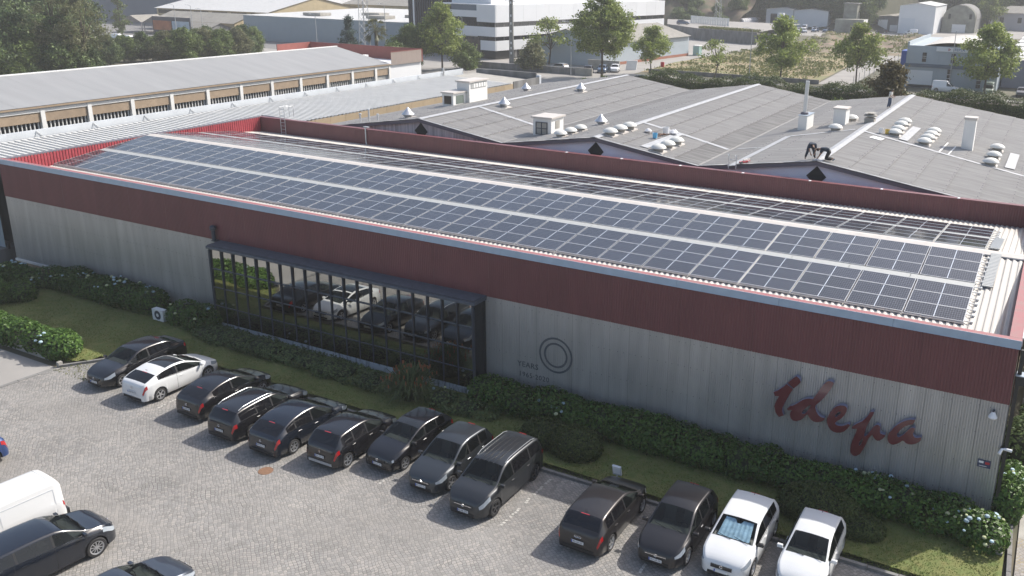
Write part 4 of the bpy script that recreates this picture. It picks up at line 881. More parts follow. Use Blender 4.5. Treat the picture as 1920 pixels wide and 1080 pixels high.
def hatch(L=4.05, W=1.76, H=1.46, wb=2.55, fo=.83, **kw):
    h = L/2
    d = dict(L=L, W=W, H=H, wb=wb, fo=fo,
        top=[(-h,.52),(-h+.03,.80),(-h+.10,.95),(-h+.20,1.04),(-h+.56,H-.07),(-h+.95,H-.02),(-h+1.6,H),(h-2.05,H-.03),(h-1.82,H-.08),(h-1.02,1.0),(h-.6,.90),(h-.28,.80),(h-.10,.70),(h-.03,.60),(h,.50)],
        belt=[(-h,.50),(-h+.15,.90),(-h+.6,.99),(0,.945),(h-1.1,.90),(h-.6,.85),(h-.28,.74),(h-.1,.66),(h,.47)],
        ws=(h-1.82, h-1.02), rw=(-h+.56, -h+.20), side=(h-1.0, -h+.62), pil=(-.12, -h+1.12), doors=(h-1.13, -.12, -h+1.05), handles=(.02, -.98), tl=.28, hl=.55)
    d.update(kw); return d
def coupe(L=4.3, H=1.40, **kw):
    h = L/2
    d = hatch(L=L, H=H, wb=2.64); d.update(
        top=[(-h,.52),(-h+.03,.82),(-h+.08,.96),(-h+.22,1.04),(-h+.80,H-.16),(-h+1.3,H-.04),(-h+1.85,H),(h-2.05,H-.03),(h-1.80,H-.10),(h-.98,.98),(h-.6,.88),(h-.28,.78),(h-.10,.68),(h-.03,.58),(h,.50)],
        belt=[(-h,.50),(-h+.15,.92),(-h+.6,1.03),(0,.94),(h-1.1,.88),(h-.6,.83),(h-.28,.72),(h-.1,.64),(h,.47)],
        ws=(h-1.80, h-.98), rw=(-h+.80, -h+.24), side=(h-.98, -h+.80), pil=(-.30,), doors=(h-1.13, -.38), handles=(-.15,)); d.update(kw); return d
def wagon(L=4.5, H=1.43, **kw):
    h = L/2
    d = hatch(L=L, H=H, wb=2.72, fo=.80); d.update(
        top=[(-h,.52),(-h+.03,.84),(-h+.08,.98),(-h+.14,1.04),(-h+.42,H-.09),(-h+.8,H-.03),(-h+1.7,H),(h-2.2,H-.02),(h-1.95,H-.07),(h-1.22,.98),(h-.6,.90),(h-.28,.80),(h-.10,.70),(h-.03,.60),(h,.50)],
        belt=[(-h,.50),(-h+.12,.92),(-h+.6,.97),(0,.93),(h-1.2,.90),(h-.6,.85),(h-.28,.74),(h-.1,.66),(h,.47)],
        ws=(h-1.95, h-1.22), rw=(-h+.42, -h+.14), side=(h-1.2, -h+.45), pil=(-.05, -h+1.35), doors=(h-1.35, -.05, -h+1.25), handles=(.12, -.9)); d.update(kw); return d
def sedan(L=4.6, H=1.42, **kw):
    h = L/2
    d = hatch(L=L, H=H, wb=2.72, fo=.88); d.update(
        top=[(-h,.55),(-h+.03,.88),(-h+.12,1.0),(-h+.45,1.05),(-h+1.15,H-.06),(-h+1.6,H-.01),(-h+2.0,H),(h-2.15,H-.03),(h-1.95,H-.08),(h-1.15,.98),(h-.6,.90),(h-.28,.80),(h-.10,.70),(h-.03,.60),(h,.50)],
        belt=[(-h,.50),(-h+.12,.90),(-h+.6,1.0),(0,.95),(h-1.2,.90),(h-.6,.85),(h-.28,.74),(h-.1,.66),(h,.47)],
        ws=(h-1.95, h-1.15), rw=(-h+1.15, -h+.45), side=(h-1.1, -h+.95), pil=(-.10,), doors=(h-1.3, -.10, -h+1.3), handles=(.05, -.95)); d.update(kw); return d
def mpv(L=4.45, H=1.62, **kw):
    h = L/2
    d = hatch(L=L, H=H, W=1.80, wb=2.80, fo=.82, wr=.335); d.update(
        top=[(-h,.55),(-h+.03,.95),(-h+.07,1.10),(-h+.12,1.18),(-h+.34,H-.08),(-h+.7,H-.02),(-h+1.7,H),(h-1.95,H-.03),(h-1.72,H-.09),(h-.98,1.10),(h-.5,1.0),(h-.22,.88),(h-.08,.76),(h-.03,.64),(h,.52)],
        belt=[(-h,.50),(-h+.12,1.02),(-h+.6,1.08),(0,1.02),(h-1.0,1.0),(h-.5,.94),(h-.22,.80),(h-.08,.70),(h,.49)],
        ws=(h-1.72, h-.98), rw=(-h+.34, -h+.12), side=(h-.95, -h+.40), pil=(.10, -h+1.15), doors=(h-1.1, .10, -h+1.05), handles=(.25, -.85), gz=.62); d.update(kw); return d
def van(L=4.2, H=1.82, **kw):
    h = L/2
    d = hatch(L=L, H=H, W=1.72, wb=2.69, fo=.75); d.update(
        top=[(-h,.55),(-h+.02,1.1),(-h+.05,1.55),(-h+.14,H-.06),(-h+.35,H-.01),(-h+1.6,H),(-h+2.25,H-.03),(-h+2.42,H-.12),(h-1.72,H-.3),(h-1.55,H-.36),(h-.92,1.02),(h-.5,.93),(h-.2,.82),(h-.08,.70),(h-.03,.60),(h,.50)],
        belt=[(-h,.50),(-h+.1,1.0),(0,1.0),(h-.95,.96),(h-.5,.88),(h-.2,.76),(h-.08,.66),(h,.47)], boxy=True, van=True, tumble=.09,
        ws=(h-1.55, h-.92), rw=(-h+.35, -h+.34), side=(h-.95, .18), pil=(), doors=(h-1.05, .12), handles=(.25,), tl=.10); d.update(kw); return d
F_ = -math.pi/2; B_ = math.pi/2; RIM = 'rim'
def place(xs_, yw, which, spec, front):
    """near side x of the car, y of the named axle -> centre"""
    k = spec.get('k', .945); cx = xs_-spec['W']/2*k; a = spec['L']/2-spec['fo']; b_ = a-spec['wb']
    ax = a if which == 'F' else b_
    return (cx, yw+ax*k if front == 'down' else yw-ax*k, 0)
def park(label, spec, paint_, x, yw, which, front, plate='', wheels='rim', dr=0, **kw):
    return car('parked_car', label, spec, paint_, place(x, yw, which, spec, front), (F_ if front == 'down' else B_)+R(dr), plate, wheels=wheels, **kw)
park('glossy black coupe-like sedan parked nose out at the left end of the row', sedan(L=4.62, badge='ring'), P_black, -35.05, -7.75, 'F', 'down', '85-UV-12', dr=0)
park('white sporty hatchback with black glass roof and dark rear window', coupe(badge='diamond', glassroof=(-.75,.28)), P_white, -32.42, -7.85, 'R', 'up', '65-JF-76')
park('glossy black hatchback with chrome strip on its tail, right of the white one', coupe(H=1.42, mould=M['chrome'], badge='ring'), P_black, -29.1, -7.75, 'R', 'up', '26-GX-28')
park('black estate car with roof rails and round red tail lamps left of the manhole', wagon(rails=True, mould=M['chrome'], badge='ring'), P_black, -26.5, -8.2, 'R', 'up', '14-NQ-85')
park('black tall hatchback with swept red tail lamps above the manhole cover', coupe(L=4.4, H=1.49, W=1.8, badge='ring', mould=M['chrome'], spokes=6, pil=(-.12,-1.05), doors=(1.05,-.12,-1.0), handles=(.02,-.9), side=(1.2,-1.55), rw=(-1.5,-2.0)), P_black2, -24.15, -8.3, 'R', 'up', '98-TD-91')
park('small black hatchback with silver lower rear bumper and diamond badge', hatch(badge='diamond', valance=M['galv']), P_black, -21.65, -8.05, 'R', 'up', 'OH-93-10')
park('old boxy black hatchback with a sunroof, nose out with square headlamps', hatch(L=3.9, H=1.38, W=1.62, wb=2.45, fo=.76, boxy=True, tumble=.12, badge='ring', glassroof=(-.25,.22), wr=.285, hl=.18, mirror=M['black'], privacy=False), P_black, -19.6, -7.1, 'F', 'down', 'XX-87-56', dr=-3)
park('dark slate small hatchback with double chevron badge, nose out', hatch(L=3.95, H=1.50, W=1.73, wb=2.47, gbar=True, badge='chevron', hm=M['chrome'], privacy=False), P_grey2, -17.3, -7.45, 'F', 'down', '93-GT-16')
park('large anthracite people carrier with ribbed roof, roof rails and grey wheels', mpv(rails=True, ribs=True, clad=True, gbar=True, badge='ring', privacy=True), P_grey, -15.05, -8.0, 'F', 'down', 'AJ-98-DD', wheels='rimdark')
park('brown grey hatchback parked tail out with four ring badge beside the floodlight', hatch(L=4.3, H=1.43, wb=2.60, badge='rings4', W=1.78), P_brown, -10.7, -7.8, 'R', 'up', '43-LR-00')
park('charcoal hatchback with chrome grille bar parked nose out', hatch(L=4.0, H=1.48, wb=2.51, gbar=True, badge='ring', hm=M['chrome'], privacy=False), P_char, -8.25, -7.25, 'F', 'down', '10-UA-76')
sw = park('white hatchback with a blue foil sunshade behind its windscreen', hatch(L=4.06, H=1.44, wb=2.56, glass=glassmat('clear car glass', (.01,.012,.013), .86, tr=(.93,.96,.96)), mirror=M['black'], badge='ring'), P_white, -6.25, -6.8, 'F', 'down', '')
park('older white three door hatchback parked furthest right', hatch(L=3.85, H=1.42, W=1.66, wb=2.44, pil=(-.22,), doors=(.82, -.22), handles=(-.05,), privacy=False, badge='ring'), P_white, -4.05, -6.5, 'F', 'down', '')
park('glossy blue black crossover with dark wheel arches in the near left row', mpv(L=4.35, H=1.54, clad=True, wr=.345, badge='ring', spokes=10, mould=M['chrome']), P_black2, -25.0, -15.95, 'F', 'up', '', dr=-7)
car('parked_van', 'plain white panel van with blank sides in the near left row', van(L=4.2, H=1.78, badge='ring'), P_white, (-28.35, -17.25, 0), F_+R(-6), '', group='cars parked in the cobbled car park', cat='van')
park('slate blue car cut off at the bottom edge of the picture', hatch(L=4.3, H=1.45, badge='ring'), P_steel, -20.8, -16.25, 'F', 'up', '', dr=-4)
park('blue car of which only the tail shows at the left edge', hatch(badge='ring'), P_blue, -33.35, -14.4, 'R', 'down', '', dr=-8)
# foil sunshade inside the white car
t = local_thing('sunshade', 'crinkled blue silver foil sunshade inside the windscreen of a white hatchback', 'sunshade', tuple(sw.location)); t.rotation_euler = tuple(sw.rotation_euler)
hs = 4.06/2; b = MB(); n = 14; vs = []
for i in range(n+1):
    y = -.56+1.12*i/n; d = .012*((i % 2)*2-1); tf = .06 if abs(i-n/2) > 1.2 else .22
    for f in (0.07, 1-tf): x = hs-1.02-(.80*f); z = 1.0+(1.36-1.0)*f; s_ = 1-.14*f; vs.append(((x-.05+d)*.945, y*s_*.945, (z-.045)*.945))
b.add(vs, [(2*i, 2*i+2, 2*i+3, 2*i+1) for i in range(n)]); b.build('foil', M['foil'], t)

# ------------------------------------------------------------ hydrangea hedges and garden plants
def strip_shrub(name, label, cat, pts, w, h, material, dens, leaf, group=None, flowers=0, fm=None, zb=0.05, seed=1, stem=False, fzone=None, rag=0.12):
    """hedge following pts; body is a chain of overlapping lumps"""
    cx = sum(p[0] for p in pts)/len(pts); cy = sum(p[1] for p in pts)/len(pts)
    t = thing(name, label, cat, (cx, cy, 0), group); rr = random.Random(seed); blobs = []
    for (ax, ay), (bx, by) in zip(pts[:-1], pts[1:]):
        L = math.hypot(bx-ax, by-ay); n = max(1, int(L/(w*0.42)))
        for i in range(n+1):
            f = i/n; hh = h*rr.uniform(.84, 1.08)
            blobs.append(((ax+(bx-ax)*f+rr.uniform(-rag,rag), ay+(by-ay)*f+rr.uniform(-rag,rag), zb+hh*.42), (w*rr.uniform(.50,.62), w*rr.uniform(.48,.60), hh*.60)))
    P, Nn = lumps(blobs, dens, .78); k = P[:, 2] > zb; P, Nn = P[k], Nn[k]
    leaf_cloud('foliage', P, Nn+np.array([0, 0, .35]), leaf, material, t, .62, .55)
    b = MB()   # solid dark core added so that light does not pour through
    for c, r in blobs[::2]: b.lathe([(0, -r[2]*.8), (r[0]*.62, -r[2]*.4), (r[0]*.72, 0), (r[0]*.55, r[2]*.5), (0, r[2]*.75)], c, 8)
    b.build('solid_core', M['core'], t)
    if flowers:
        top = np.nonzero(Nn[:, 2] > -.1)[0]; me = None
        cl = [P[RNG.choice(top)] for _ in range(max(1, flowers//5))]
        for i in range(flowers):
            c = cl[rr.randrange(len(cl))]
            if fzone: c = np.array([rr.uniform(fzone[0], fzone[1]), c[1], c[2]])
            d = ((P[top]-c-np.array([rr.gauss(0,.35), rr.gauss(0,.35), 0]))**2).sum(1); q = P[top[int(np.argmin(d))]]; nn = Nn[top[int(np.argmin(d))]]
            if me is None:
                b = MB(); b.lathe([(0,-.05),(.05,-.04),(.075,0),(.055,.045),(0,.06)], (0,0,0), 7); o = b.build('flower_head', fm or M['flower'], None, True); me = o.data
            else: o = bpy.data.objects.new('flower_head', me); COL.objects.link(o)
            o.parent = t; o.location = Vector(q)+Vector(nn)*.04-Vector(t.location); s_ = rr.uniform(.7, 1.35); o.scale = (s_, s_, s_*.85)
            if rr.random() < .3:
                if me.materials[0] is M['flower']:
                    o.material_slots[0].link = 'OBJECT'; o.material_slots[0].material = M['flower2']
    return t
HG = 'hydrangea hedges along the factory wall'
strip_shrub('hydrangea_hedge', 'long hydrangea hedge under the grey wall left of the air conditioner', 'hedge', [(-50.6,-1.15),(-48.5,-1.0),(-41.9,-1.1)], 1.7, 1.25, M['lf_hyd'], 170, .13, HG, 80, seed=3)
strip_shrub('hydrangea_hedge', 'short hydrangea hedge between the air conditioner and the glazed bay', 'hedge', [(-38.9,-1.2),(-37.7,-1.4)], 1.9, 1.3, M['lf_hyd'], 150, .15, HG, 24, seed=4)
strip_shrub('hydrangea_bush', 'hydrangeas with pale blue heads at the far left corner of the factory', 'bush', [(-54.0,-1.6),(-52.6,-1.7),(-51.0,-1.9)], 1.3, .95, M['lf_hyd'], 150, .15, None, 55, seed=5)
strip_shrub('garden_bush', 'dark bush at the left edge in the shade beyond the lawn', 'bush', [(-53.5,-3.6),(-50.5,-4.4),(-49.6,-3.6)], 1.6, 1.15, M['lf_hyd'], 140, .15, None, 0, seed=6)
strip_shrub('hydrangea_hedge', 'long dark hydrangea hedge under the ribbed wall below the script sign', 'hedge', [(-20.0,-1.0),(-16,-1.05),(-12,-1.05),(-7.6,-1.0)], 1.75, 1.25, M['lf_hyd'], 170, .13, HG, 9, M['flower'], seed=7)
strip_shrub('hydrangea_hedge', 'hydrangea hedge with blue white blooms ending at the right wall corner', 'hedge', [(-6.6,-1.0),(-3.5,-1.05),(-1.2,-1.1)], 1.75, 1.12, M['lf_hyd'], 170, .13, HG, 18, seed=8, fzone=None)
strip_shrub('hydrangea_bush', 'sunlit hydrangea bush with blue blooms at the front of the right corner', 'bush', [(-.75,-1.15),(-.25,-1.35)], 1.5, 1.05, M['lf_hyd'], 190, .15, None, 34, seed=9)
strip_shrub('hydrangea_bush', 'bright leafy bush round the right corner beside the side path', 'bush', [(.45,.3),(.5,1.9)], 1.0, 1.5, M['lf_hyd'], 200, .15, None, 6, seed=10)
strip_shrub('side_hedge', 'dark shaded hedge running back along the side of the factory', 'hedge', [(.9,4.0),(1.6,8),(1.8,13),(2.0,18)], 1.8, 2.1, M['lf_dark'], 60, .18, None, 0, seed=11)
strip_shrub('drive_hedge', 'sunlit leafy hedge with a rounded end beside the driveway', 'hedge', [(-52,-7.05),(-48,-7.0),(-44,-7.05),(-42.2,-7.1)], 1.5, 1.2, M['lf_hyd'], 170, .15, None, 0, seed=12)
strip_shrub('hydrangea_bush', 'big sunlit round hydrangea at the driveway corner of the lawn', 'bush', [(-41.0,-6.95),(-40.5,-7.0)], 1.75, 1.22, M['lf_hyd'], 200, .15, None, 8, seed=13)
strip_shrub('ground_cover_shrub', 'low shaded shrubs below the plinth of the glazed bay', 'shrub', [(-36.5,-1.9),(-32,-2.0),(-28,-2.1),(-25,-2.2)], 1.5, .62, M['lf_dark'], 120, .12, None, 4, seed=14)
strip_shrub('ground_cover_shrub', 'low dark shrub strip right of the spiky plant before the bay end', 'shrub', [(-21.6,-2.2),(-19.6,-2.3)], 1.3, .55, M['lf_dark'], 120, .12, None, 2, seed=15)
strip_shrub('clipped_shrub', 'twin rounded clipped shrub on the lawn behind the people carrier', 'shrub', [(-16.2,-2.75)], 1.0, .01, M['lf_hedge'], 10, .1) if False else None
def ball(label, blobs, seed):
    t = thing('clipped_shrub', label, 'shrub', (blobs[0][0][0], blobs[0][0][1], 0)); P, Nn = lumps(blobs, 700, .86); k = P[:, 2] > .05
    leaf_cloud('foliage', P[k], Nn[k], .075, M['lf_hedge'], t, .7, .5)
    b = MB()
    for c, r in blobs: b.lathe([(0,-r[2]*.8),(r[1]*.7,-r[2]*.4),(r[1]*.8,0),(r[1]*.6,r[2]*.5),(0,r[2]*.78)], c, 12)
    b.build('solid_core', M['core'], t)  # added solid core, stops light passing between the leaves
ball('twin rounded clipped shrub on the lawn behind the people carrier', [((-16.1,-2.75,.35),(1.05,.85,.62)), ((-14.7,-2.95,.4),(1.1,.9,.68))], 1)
ball('large rounded clipped shrub on the lawn behind the two white cars', [((-5.3,-2.55,.38),(1.4,1.0,.75)), ((-3.9,-2.8,.22),(.9,.7,.4))], 2)
# spiky plant
t = thing('spiky_plant', 'large spiky strap leaved plant with orange flower tips before the glazed bay', 'plant', (-23.2,-2.4,0)); b = MB(); rr = random.Random(5)
c0 = Vector((-23.2,-2.4,.06)); fb = MB()
for i in range(620):
    a = rr.uniform(0, 6.283); reach = rr.uniform(.25, 1.35); hh = rr.uniform(.6, 1.5)*(1.15-.35*reach); d = Vector((math.cos(a), math.sin(a), 0)); s_ = Vector((-d.y, d.x, 0))*.022
    base = c0+d*rr.uniform(0, .45); p1 = base+d*reach*.35+Vector((0,0,hh*.8)); p2 = base+d*reach*.75+Vector((0,0,hh)); p3 = base+d*reach+Vector((0,0,hh*.72))
    b.add([base-s_, base+s_, p1+s_, p1-s_, p2+s_*.7, p2-s_*.7, p3], [(0,1,2,3),(3,2,4,5),(5,4,6)])
    if i % 6 == 0 and hh > .8: fb.obox(p2+Vector((0,0,.07)), s_*.9, d*.02, (0,0,.07))
o = b.build('strap_leaves', M['lf_spiky'], t); tag(fb.build('flower_spikes', M['orange_fl'], t), kind='stuff')
# low wall along the driveway
t = thing('drive_wall', 'low grey garden wall below the sunlit driveway hedge', 'wall', (-46,-7.75,0)); b = MB(); b.box(-57,-40.6,-7.62,-7.4,-.1,.42); b.build('wall_body', M['concrete'], t); b = MB(); b.box(-57,-40.58,-7.64,-7.38,.42,.46); b.build('coping', M['concrete_dk'], t)
b = MB(); b.box(-39.62,-39.45,-7.95,-7.75,-.05,.24); tag(b.build('corner_post', M['concrete']), 'short pale stone post at the driveway corner of the lawn', 'post')
# foot path slab and lit kerb by the right corner
b = MB(); b.box(.1,.55,-1.9,-.1,.05,.12); tag(b.build('path_slab', M['concrete']), kind='structure')

# ------------------------------------------------------------ neighbouring white roofed shed (left, behind)
t = thing('white_roofed_hall', 'long low hall with ribbed white roof and tan edge wall behind the maroon parapet', 'hall', (-58, 28, 0)); WR = t
def wz(x): return 6.80-(x+60.2)*0.042
nW = 24
for k in range(nW):
    y0, y1 = -1+52.5*k/nW, -1+52.5*(k+1)/nW; xe = -56.0 if y1 < 20.9 else -52.0
    b = MB(); b.corr(y0, y1, lambda y: (-60.2, y, wz(-60.2)), lambda y: (xe, y, wz(xe)), .48, (0,0,.15), duty=.45); b.build('roof_sheet', M['roof_white2'], t)
    b = MB(); b.box(-60.32,-60.02,y0+.01,y1-.01,6.82,6.90); b.build('ridge_cap', M['roof_white2'], t)
b = MB(); b.add([(-60.2,51.5,6.80),(-52.1,51.5,6.46),(-51.9,57.0,6.42),(-60.2,57.0,6.76)], [(0,1,2,3)]); b.build('flat_roof', M['concrete'], t)
for k in range(18):
    y0, y1 = 20.6+31.2*k/18, 20.6+31.2*(k+1)/18; b = MB(); b.box(-52.0,-51.93,y0+.01,y1-.01,5.78,6.52); b.build('edge_panel', M['beige'], t)
b = MB(); b.box(-52.02,-51.9,51.9,57.6,5.5,6.75); b.build('parapet', M['concrete_dk'], t)
b = MB(); b.box(-52.3,-51.85,57.2,57.6,5.3,6.95); b.build('parapet_pier', M['parapet'], t)
b = MB(); b.box(-60.4,-52.3,57.2,57.45,5.0,7.2); b.build('parapet', M['concrete_dk'], t)
b = MB(); b.box(-60.0,-52.1,20.7,57.1,-.05,6.2); b.box(-60.0,-57.3,1.2,20.6,-.05,6.4); b.build('hall_wall', M['concrete_dk'], t)
b = MB(); b.box(-51.9,-51.6,20.6,57.2,5.70,5.78); b.build('gutter', M['roof_white2'], t)
b = MB(); b.box(-51.6,-50.95,20.6,57.0,5.2,5.66); b.build('gutter', M['rust'], t)
for k in range(14):
    y0, y1 = -3+4.12*k, -3+4.12*(k+1); b = MB(); b.box(-60.62,-60.46,y0+.006,y1-.006,5.0,7.38); b.build('parapet_panel', M['parapet'], t)
    b = MB(); b.tube((-60.44,y1,7.3),(-60.40,y1+.5,6.85),.018); b.tube((-60.44,y1,7.3),(-60.40,y1-.15,6.85),.018); b.build('stay', M['galv'], t)
b = MB(); b.box(-60.66,-60.4,50.9,51.05,6.5,7.75); b.build('post', M['steelpole'], t)
# front wall of that hall seen at the left edge
for k in range(10):
    x0, x1 = -76+1.86*k, -76+1.86*(k+1); b = MB(); b.corr(x0, x1-.01, lambda x: (x,.3,.9), lambda x: (x,.3,4.3), .12, (0,-.02,0)); b.build('cladding_panel', M['bluewall'], t)
    b = MB(); b.box(x0,x1-.02,.2,.4,4.75,5.7); b.build('timber_panel', M['beige2'], t)
b = MB(); b.box(-76,-57.3,.1,.45,4.3,4.75); b.box(-76,-57.2,-.6,1.2,-.05,.9); b.build('band', M['concrete_dk'], t)
b = MB(); b.box(-57.0,-56.9,.2,.3,.9,1.4); b.build('post', M['black'], t)
b = MB(); b.box(-55.84,-53.2,-.09,-.02,.05,.42); b.build('plinth', M['beige2'], F); b = MB(); b.box(-55.84,-52.4,-.10,-.02,.42,.56); b.build('plinth_band', M['white'], F)

# ------------------------------------------------------------ long grey roofed building with bays
t = thing('bayed_building', 'long grey roofed building with tan bays and striped ribbon windows', 'building', (-74, 20, 0)); XB = -70.0
ys = [11.55+3.92*i for i in range(-9, 11)]; ys = [y for y in ys if y < 52]+[53.2]
b = MB(); b.box(-86,-70.35,-26,53.3,-.05,7.4); b.build('wall_core', M['concrete_dk'], t)
for y in ys: b = MB(); b.box(-70.2,-69.86,y-.17,y+.17,3.5,7.30); b.build('pillar', M['white'], t)
for ya, yc in zip(ys[:-1], ys[1:]):
    b = MB(); b.box(-70.3,-69.9,ya+.17,yc-.17,7.04,7.30); b.build('lintel', M['white'], t)
    b = MB(); b.box(-70.3,-69.97,ya+.17,yc-.17,6.28,7.04); b.build('bay_panel', M['beige2'], t)
    b = MB(); b.box(-70.3,-70.22,ya+.17,yc-.17,3.6,6.28); b.build('window', M['darkwin'], t)
    wf = MB(); n = 11
    for i in range(n): y = ya+.17+(yc-ya-.34)*(i+.5)/n; wf.box(-70.24,-70.12,y-.035,y+.035,3.6,6.28)
    tag(wf.build('window_bars', M['white'], t), kind='stuff')
b = MB(); b.box(-70.12,-70.02,20.0,20.9,6.45,6.95) ; b.build('notice_board', M['whitesign'], t)
for k in range(20):
    y0, y1 = -26+79.2*k/20, -26+79.2*(k+1)/20
    b = MB(); b.add([(-69.78,y0,7.54),(-69.78,y1-.012,7.54),(-78,y1-.012,9.12),(-78,y0,9.12)], [(0,1,2,3)]); b.build('roof_sheet', M['grey_roof'], t)
    b = MB(); b.add([(-86.5,y0,7.56),(-86.5,y1-.012,7.56),(-78,y1-.012,9.12),(-78,y0,9.12)], [(3,2,1,0)]); b.build('roof_sheet', M['grey_roof'], t)
b = MB(); b.box(-69.86,-69.74,-26,53.3,7.36,7.5); b.build('gutter', M['beige2'], t); b = MB(); b.box(-70.0,-69.87,-26,53.3,7.30,7.40); b.build('soffit', M['cap_blue'], t)
b = MB(); b.box(-78.15,-77.85,-26,53.3,9.08,9.17); b.build('ridge_cap', M['white'], t)
b = MB(); b.add([(-70.1,53.32,7.4),(-78,53.32,9.1),(-86,53.32,7.4)], [(0,1,2)]); b.build('gable', M['parapet'], t)
b = MB(); b.box(-88,-69.95,53.35,59.2,-.05,7.35); b.build('end_block_wall', M['white2'], t)
for k in range(6): y0 = 53.35+.975*k; b = MB(); b.corr(y0, y0+.965, lambda y: (-69.75,y,7.33), lambda y: (-69.75,y,8.80), .1, (.02,0,0)); b.build('cladding_panel', mat('pinkish ribbed sheet', (.48,.40,.35), .5) if k == 0 else bpy.data.materials['pinkish ribbed sheet'], t)
b = MB(); b.box(-69.80,-69.70,53.3,59.25,8.80,8.86); b.box(-88,-69.7,59.1,59.25,7.35,8.86); b.box(-88,-87.9,53.3,59.2,7.35,8.86); b.build('parapet', mat('brick red sheet', (.27,.085,.07), .6, var=.15, vs=2), t)
b = MB(); b.corr(-88,-69.8, lambda x: (x,59.05,7.35), lambda x: (x,59.05,8.80), .2, (0,-.03,0)); b.build('parapet_sheet', bpy.data.materials['brick red sheet'], t)
b = MB(); b.box(-76.5,-75.9,55.9,56.5,7.35,8.0); b.build('roof_vent', M['white'], t)

# ------------------------------------------------------------ three grey gabled halls behind the factory
HX = [-41.0, -26.6, -12.0]; ZRD = 7.65; SL = .15; YG, YF = 21.8, 57.2
def hz(i, x): return ZRD-SL*abs(x-HX[i])
edges = [(-51.0,-33.8),(-33.8,-19.3),(-19.3,9.0)]
lab = ['grey gabled hall with streaked boarding gable and cone vents, leftmost of three', 'grey gabled hall in the middle with lilac gable and diamond window', 'grey gabled hall on the right where workers kneel on the ridge']
HALL = []
for i in range(3):
    t = thing('gabled_hall', lab[i], 'hall', (HX[i], 39, 0), 'grey gabled halls behind the factory'); HALL.append(t)
    xl, xr = edges[i]; z0 = min(hz(i, xl), hz(i, xr))
    b = MB(); b.box(xl+.05, xr-.05, YG+.2, YF-.3, -.05, z0-.35); b.build('hall_wall', M['concrete_dk'], t)
    gm = M['gable_old'] if i == 0 else M['gable']
    b = MB(); b.prism([(xl+.1, 3.0), (xr-.1, 3.0), (xr-.1, hz(i, xr-.1)-.12), (HX[i], ZRD-.12), (xl+.1, hz(i, xl+.1)-.12)], 'xz', YG, YG+.18); b.build('gable_wall', gm, t)
    b = MB(); cz = 6.72; r = .62; b.prism([(HX[i]-r*.95, cz), (HX[i], cz-r), (HX[i]+r*.95, cz), (HX[i], cz+r)], 'xz', YG-.035, YG-.005); b.build('diamond_window', M['dark'], t)
    for s_, xe in ((-1, xl), (1, xr)):
        b = MB(); b.add([(HX[i], YG-.28, ZRD+.0), (xe, YG-.28, hz(i, xe)), (xe, YG-.28, hz(i, xe)-.24), (HX[i], YG-.28, ZRD-.24), (HX[i], YG, ZRD+.0), (xe, YG, hz(i, xe)), (xe, YG, hz(i, xe)-.24), (HX[i], YG, ZRD-.24)],
                        [(0,1,2,3),(4,7,6,5),(0,4,5,1),(3,2,6,7)]); b.build('barge_board', M['fascia'], t)
        b = MB(); b.add([(HX[i], YG-.34, ZRD+.055), (xe, YG-.34, hz(i, xe)+.055), (xe, YG-.20, hz(i, xe)+.06), (HX[i], YG-.20, ZRD+.06)], [(0,1,2,3)]); b.build('verge_flashing', M['ridge_white'], t)
        W_ = abs(xe-HX[i]); nc = max(4, round(W_/1.75))
        for c in range(nc):            # courses of corrugated sheet, each lapping the one below
            xa, xb = HX[i]+s_*W_*c/nc, HX[i]+s_*(W_*(c+1)/nc+.12*(c < nc-1)); za, zb = hz(i, xa)-.012, hz(i, xb)+.022
            m_ = M['fibre'] if not (c == nc-1 and i == 1) else M['fibre_dark']
            b = MB(); b.corr(YG-.3, YF, lambda y: (xa, y, za), lambda y: (xb, y, zb), .24, (0,0,.03), duty=.5); b.build('roof_sheet', m_, t)
            if c:
                fb = MB(); y = YG+.4
                while y < YF:
                    if random.random() < .8: fb.box(xa-.035, xa+.035, y-.07, y+.07, za+.045, za+.075)
                    y += random.choice((.48,.72,.72,.96))
                tag(fb.build('fixing_bolts', M['fascia'], t), kind='stuff')
    b = MB(); b.add([(HX[i]-.30,YG-.3,ZRD+.02),(HX[i],YG-.3,ZRD+.085),(HX[i]+.30,YG-.3,ZRD+.02),(HX[i]-.30,YF,ZRD+.02),(HX[i],YF,ZRD+.085),(HX[i]+.30,YF,ZRD+.02)], [(0,1,4,3),(1,2,5,4)]); b.build('ridge_flashing', M['ridge_white'], t)
    if i < 2: b = MB(); b.box(xr-.12, xr+.10, YG, YF, hz(i, xr)-.06, hz(i, xr)+.05); b.build('valley_gutter', M['fibre_dark'], t)
def dome(i, x, y, s=1.0):
    z = hz(i, x); t = HALL[i]; b = MB(); b.obox((x, y, z+.06), (.42*s, 0, -SL*.42*s if x > HX[i] else SL*.42*s), (0, .48*s, 0), (0,0,.035)); base = b.build('skylight_kerb', M['ridge'], t)
    b = MB(); b.lathe([(.30*s,0),(.34*s,.16*s),(.50*s,.22*s),(.50*s,.25*s)], (x, y, z+.05), 18); b.build('skylight_upstand', M['concrete'], t, True)
    b = MB(); b.lathe([(.52*s,.24*s),(.50*s,.28*s),(.42*s,.38*s),(.28*s,.46*s),(.12*s,.50*s),(0,.51*s)], (x, y, z+.05), 20); b.build('skylight_dome', M['dome'], t, True)
for x, y in ((-29.9,22.9),(-29.88,24.3),(-29.87,25.75)): dome(1, x, y, .92)
for x, y in ((-26.2,23.1),(-26.2,24.65),(-26.15,26.05),(-22.33,22.3),(-22.33,23.85),(-22.33,25.4)): dome(1, x, y)
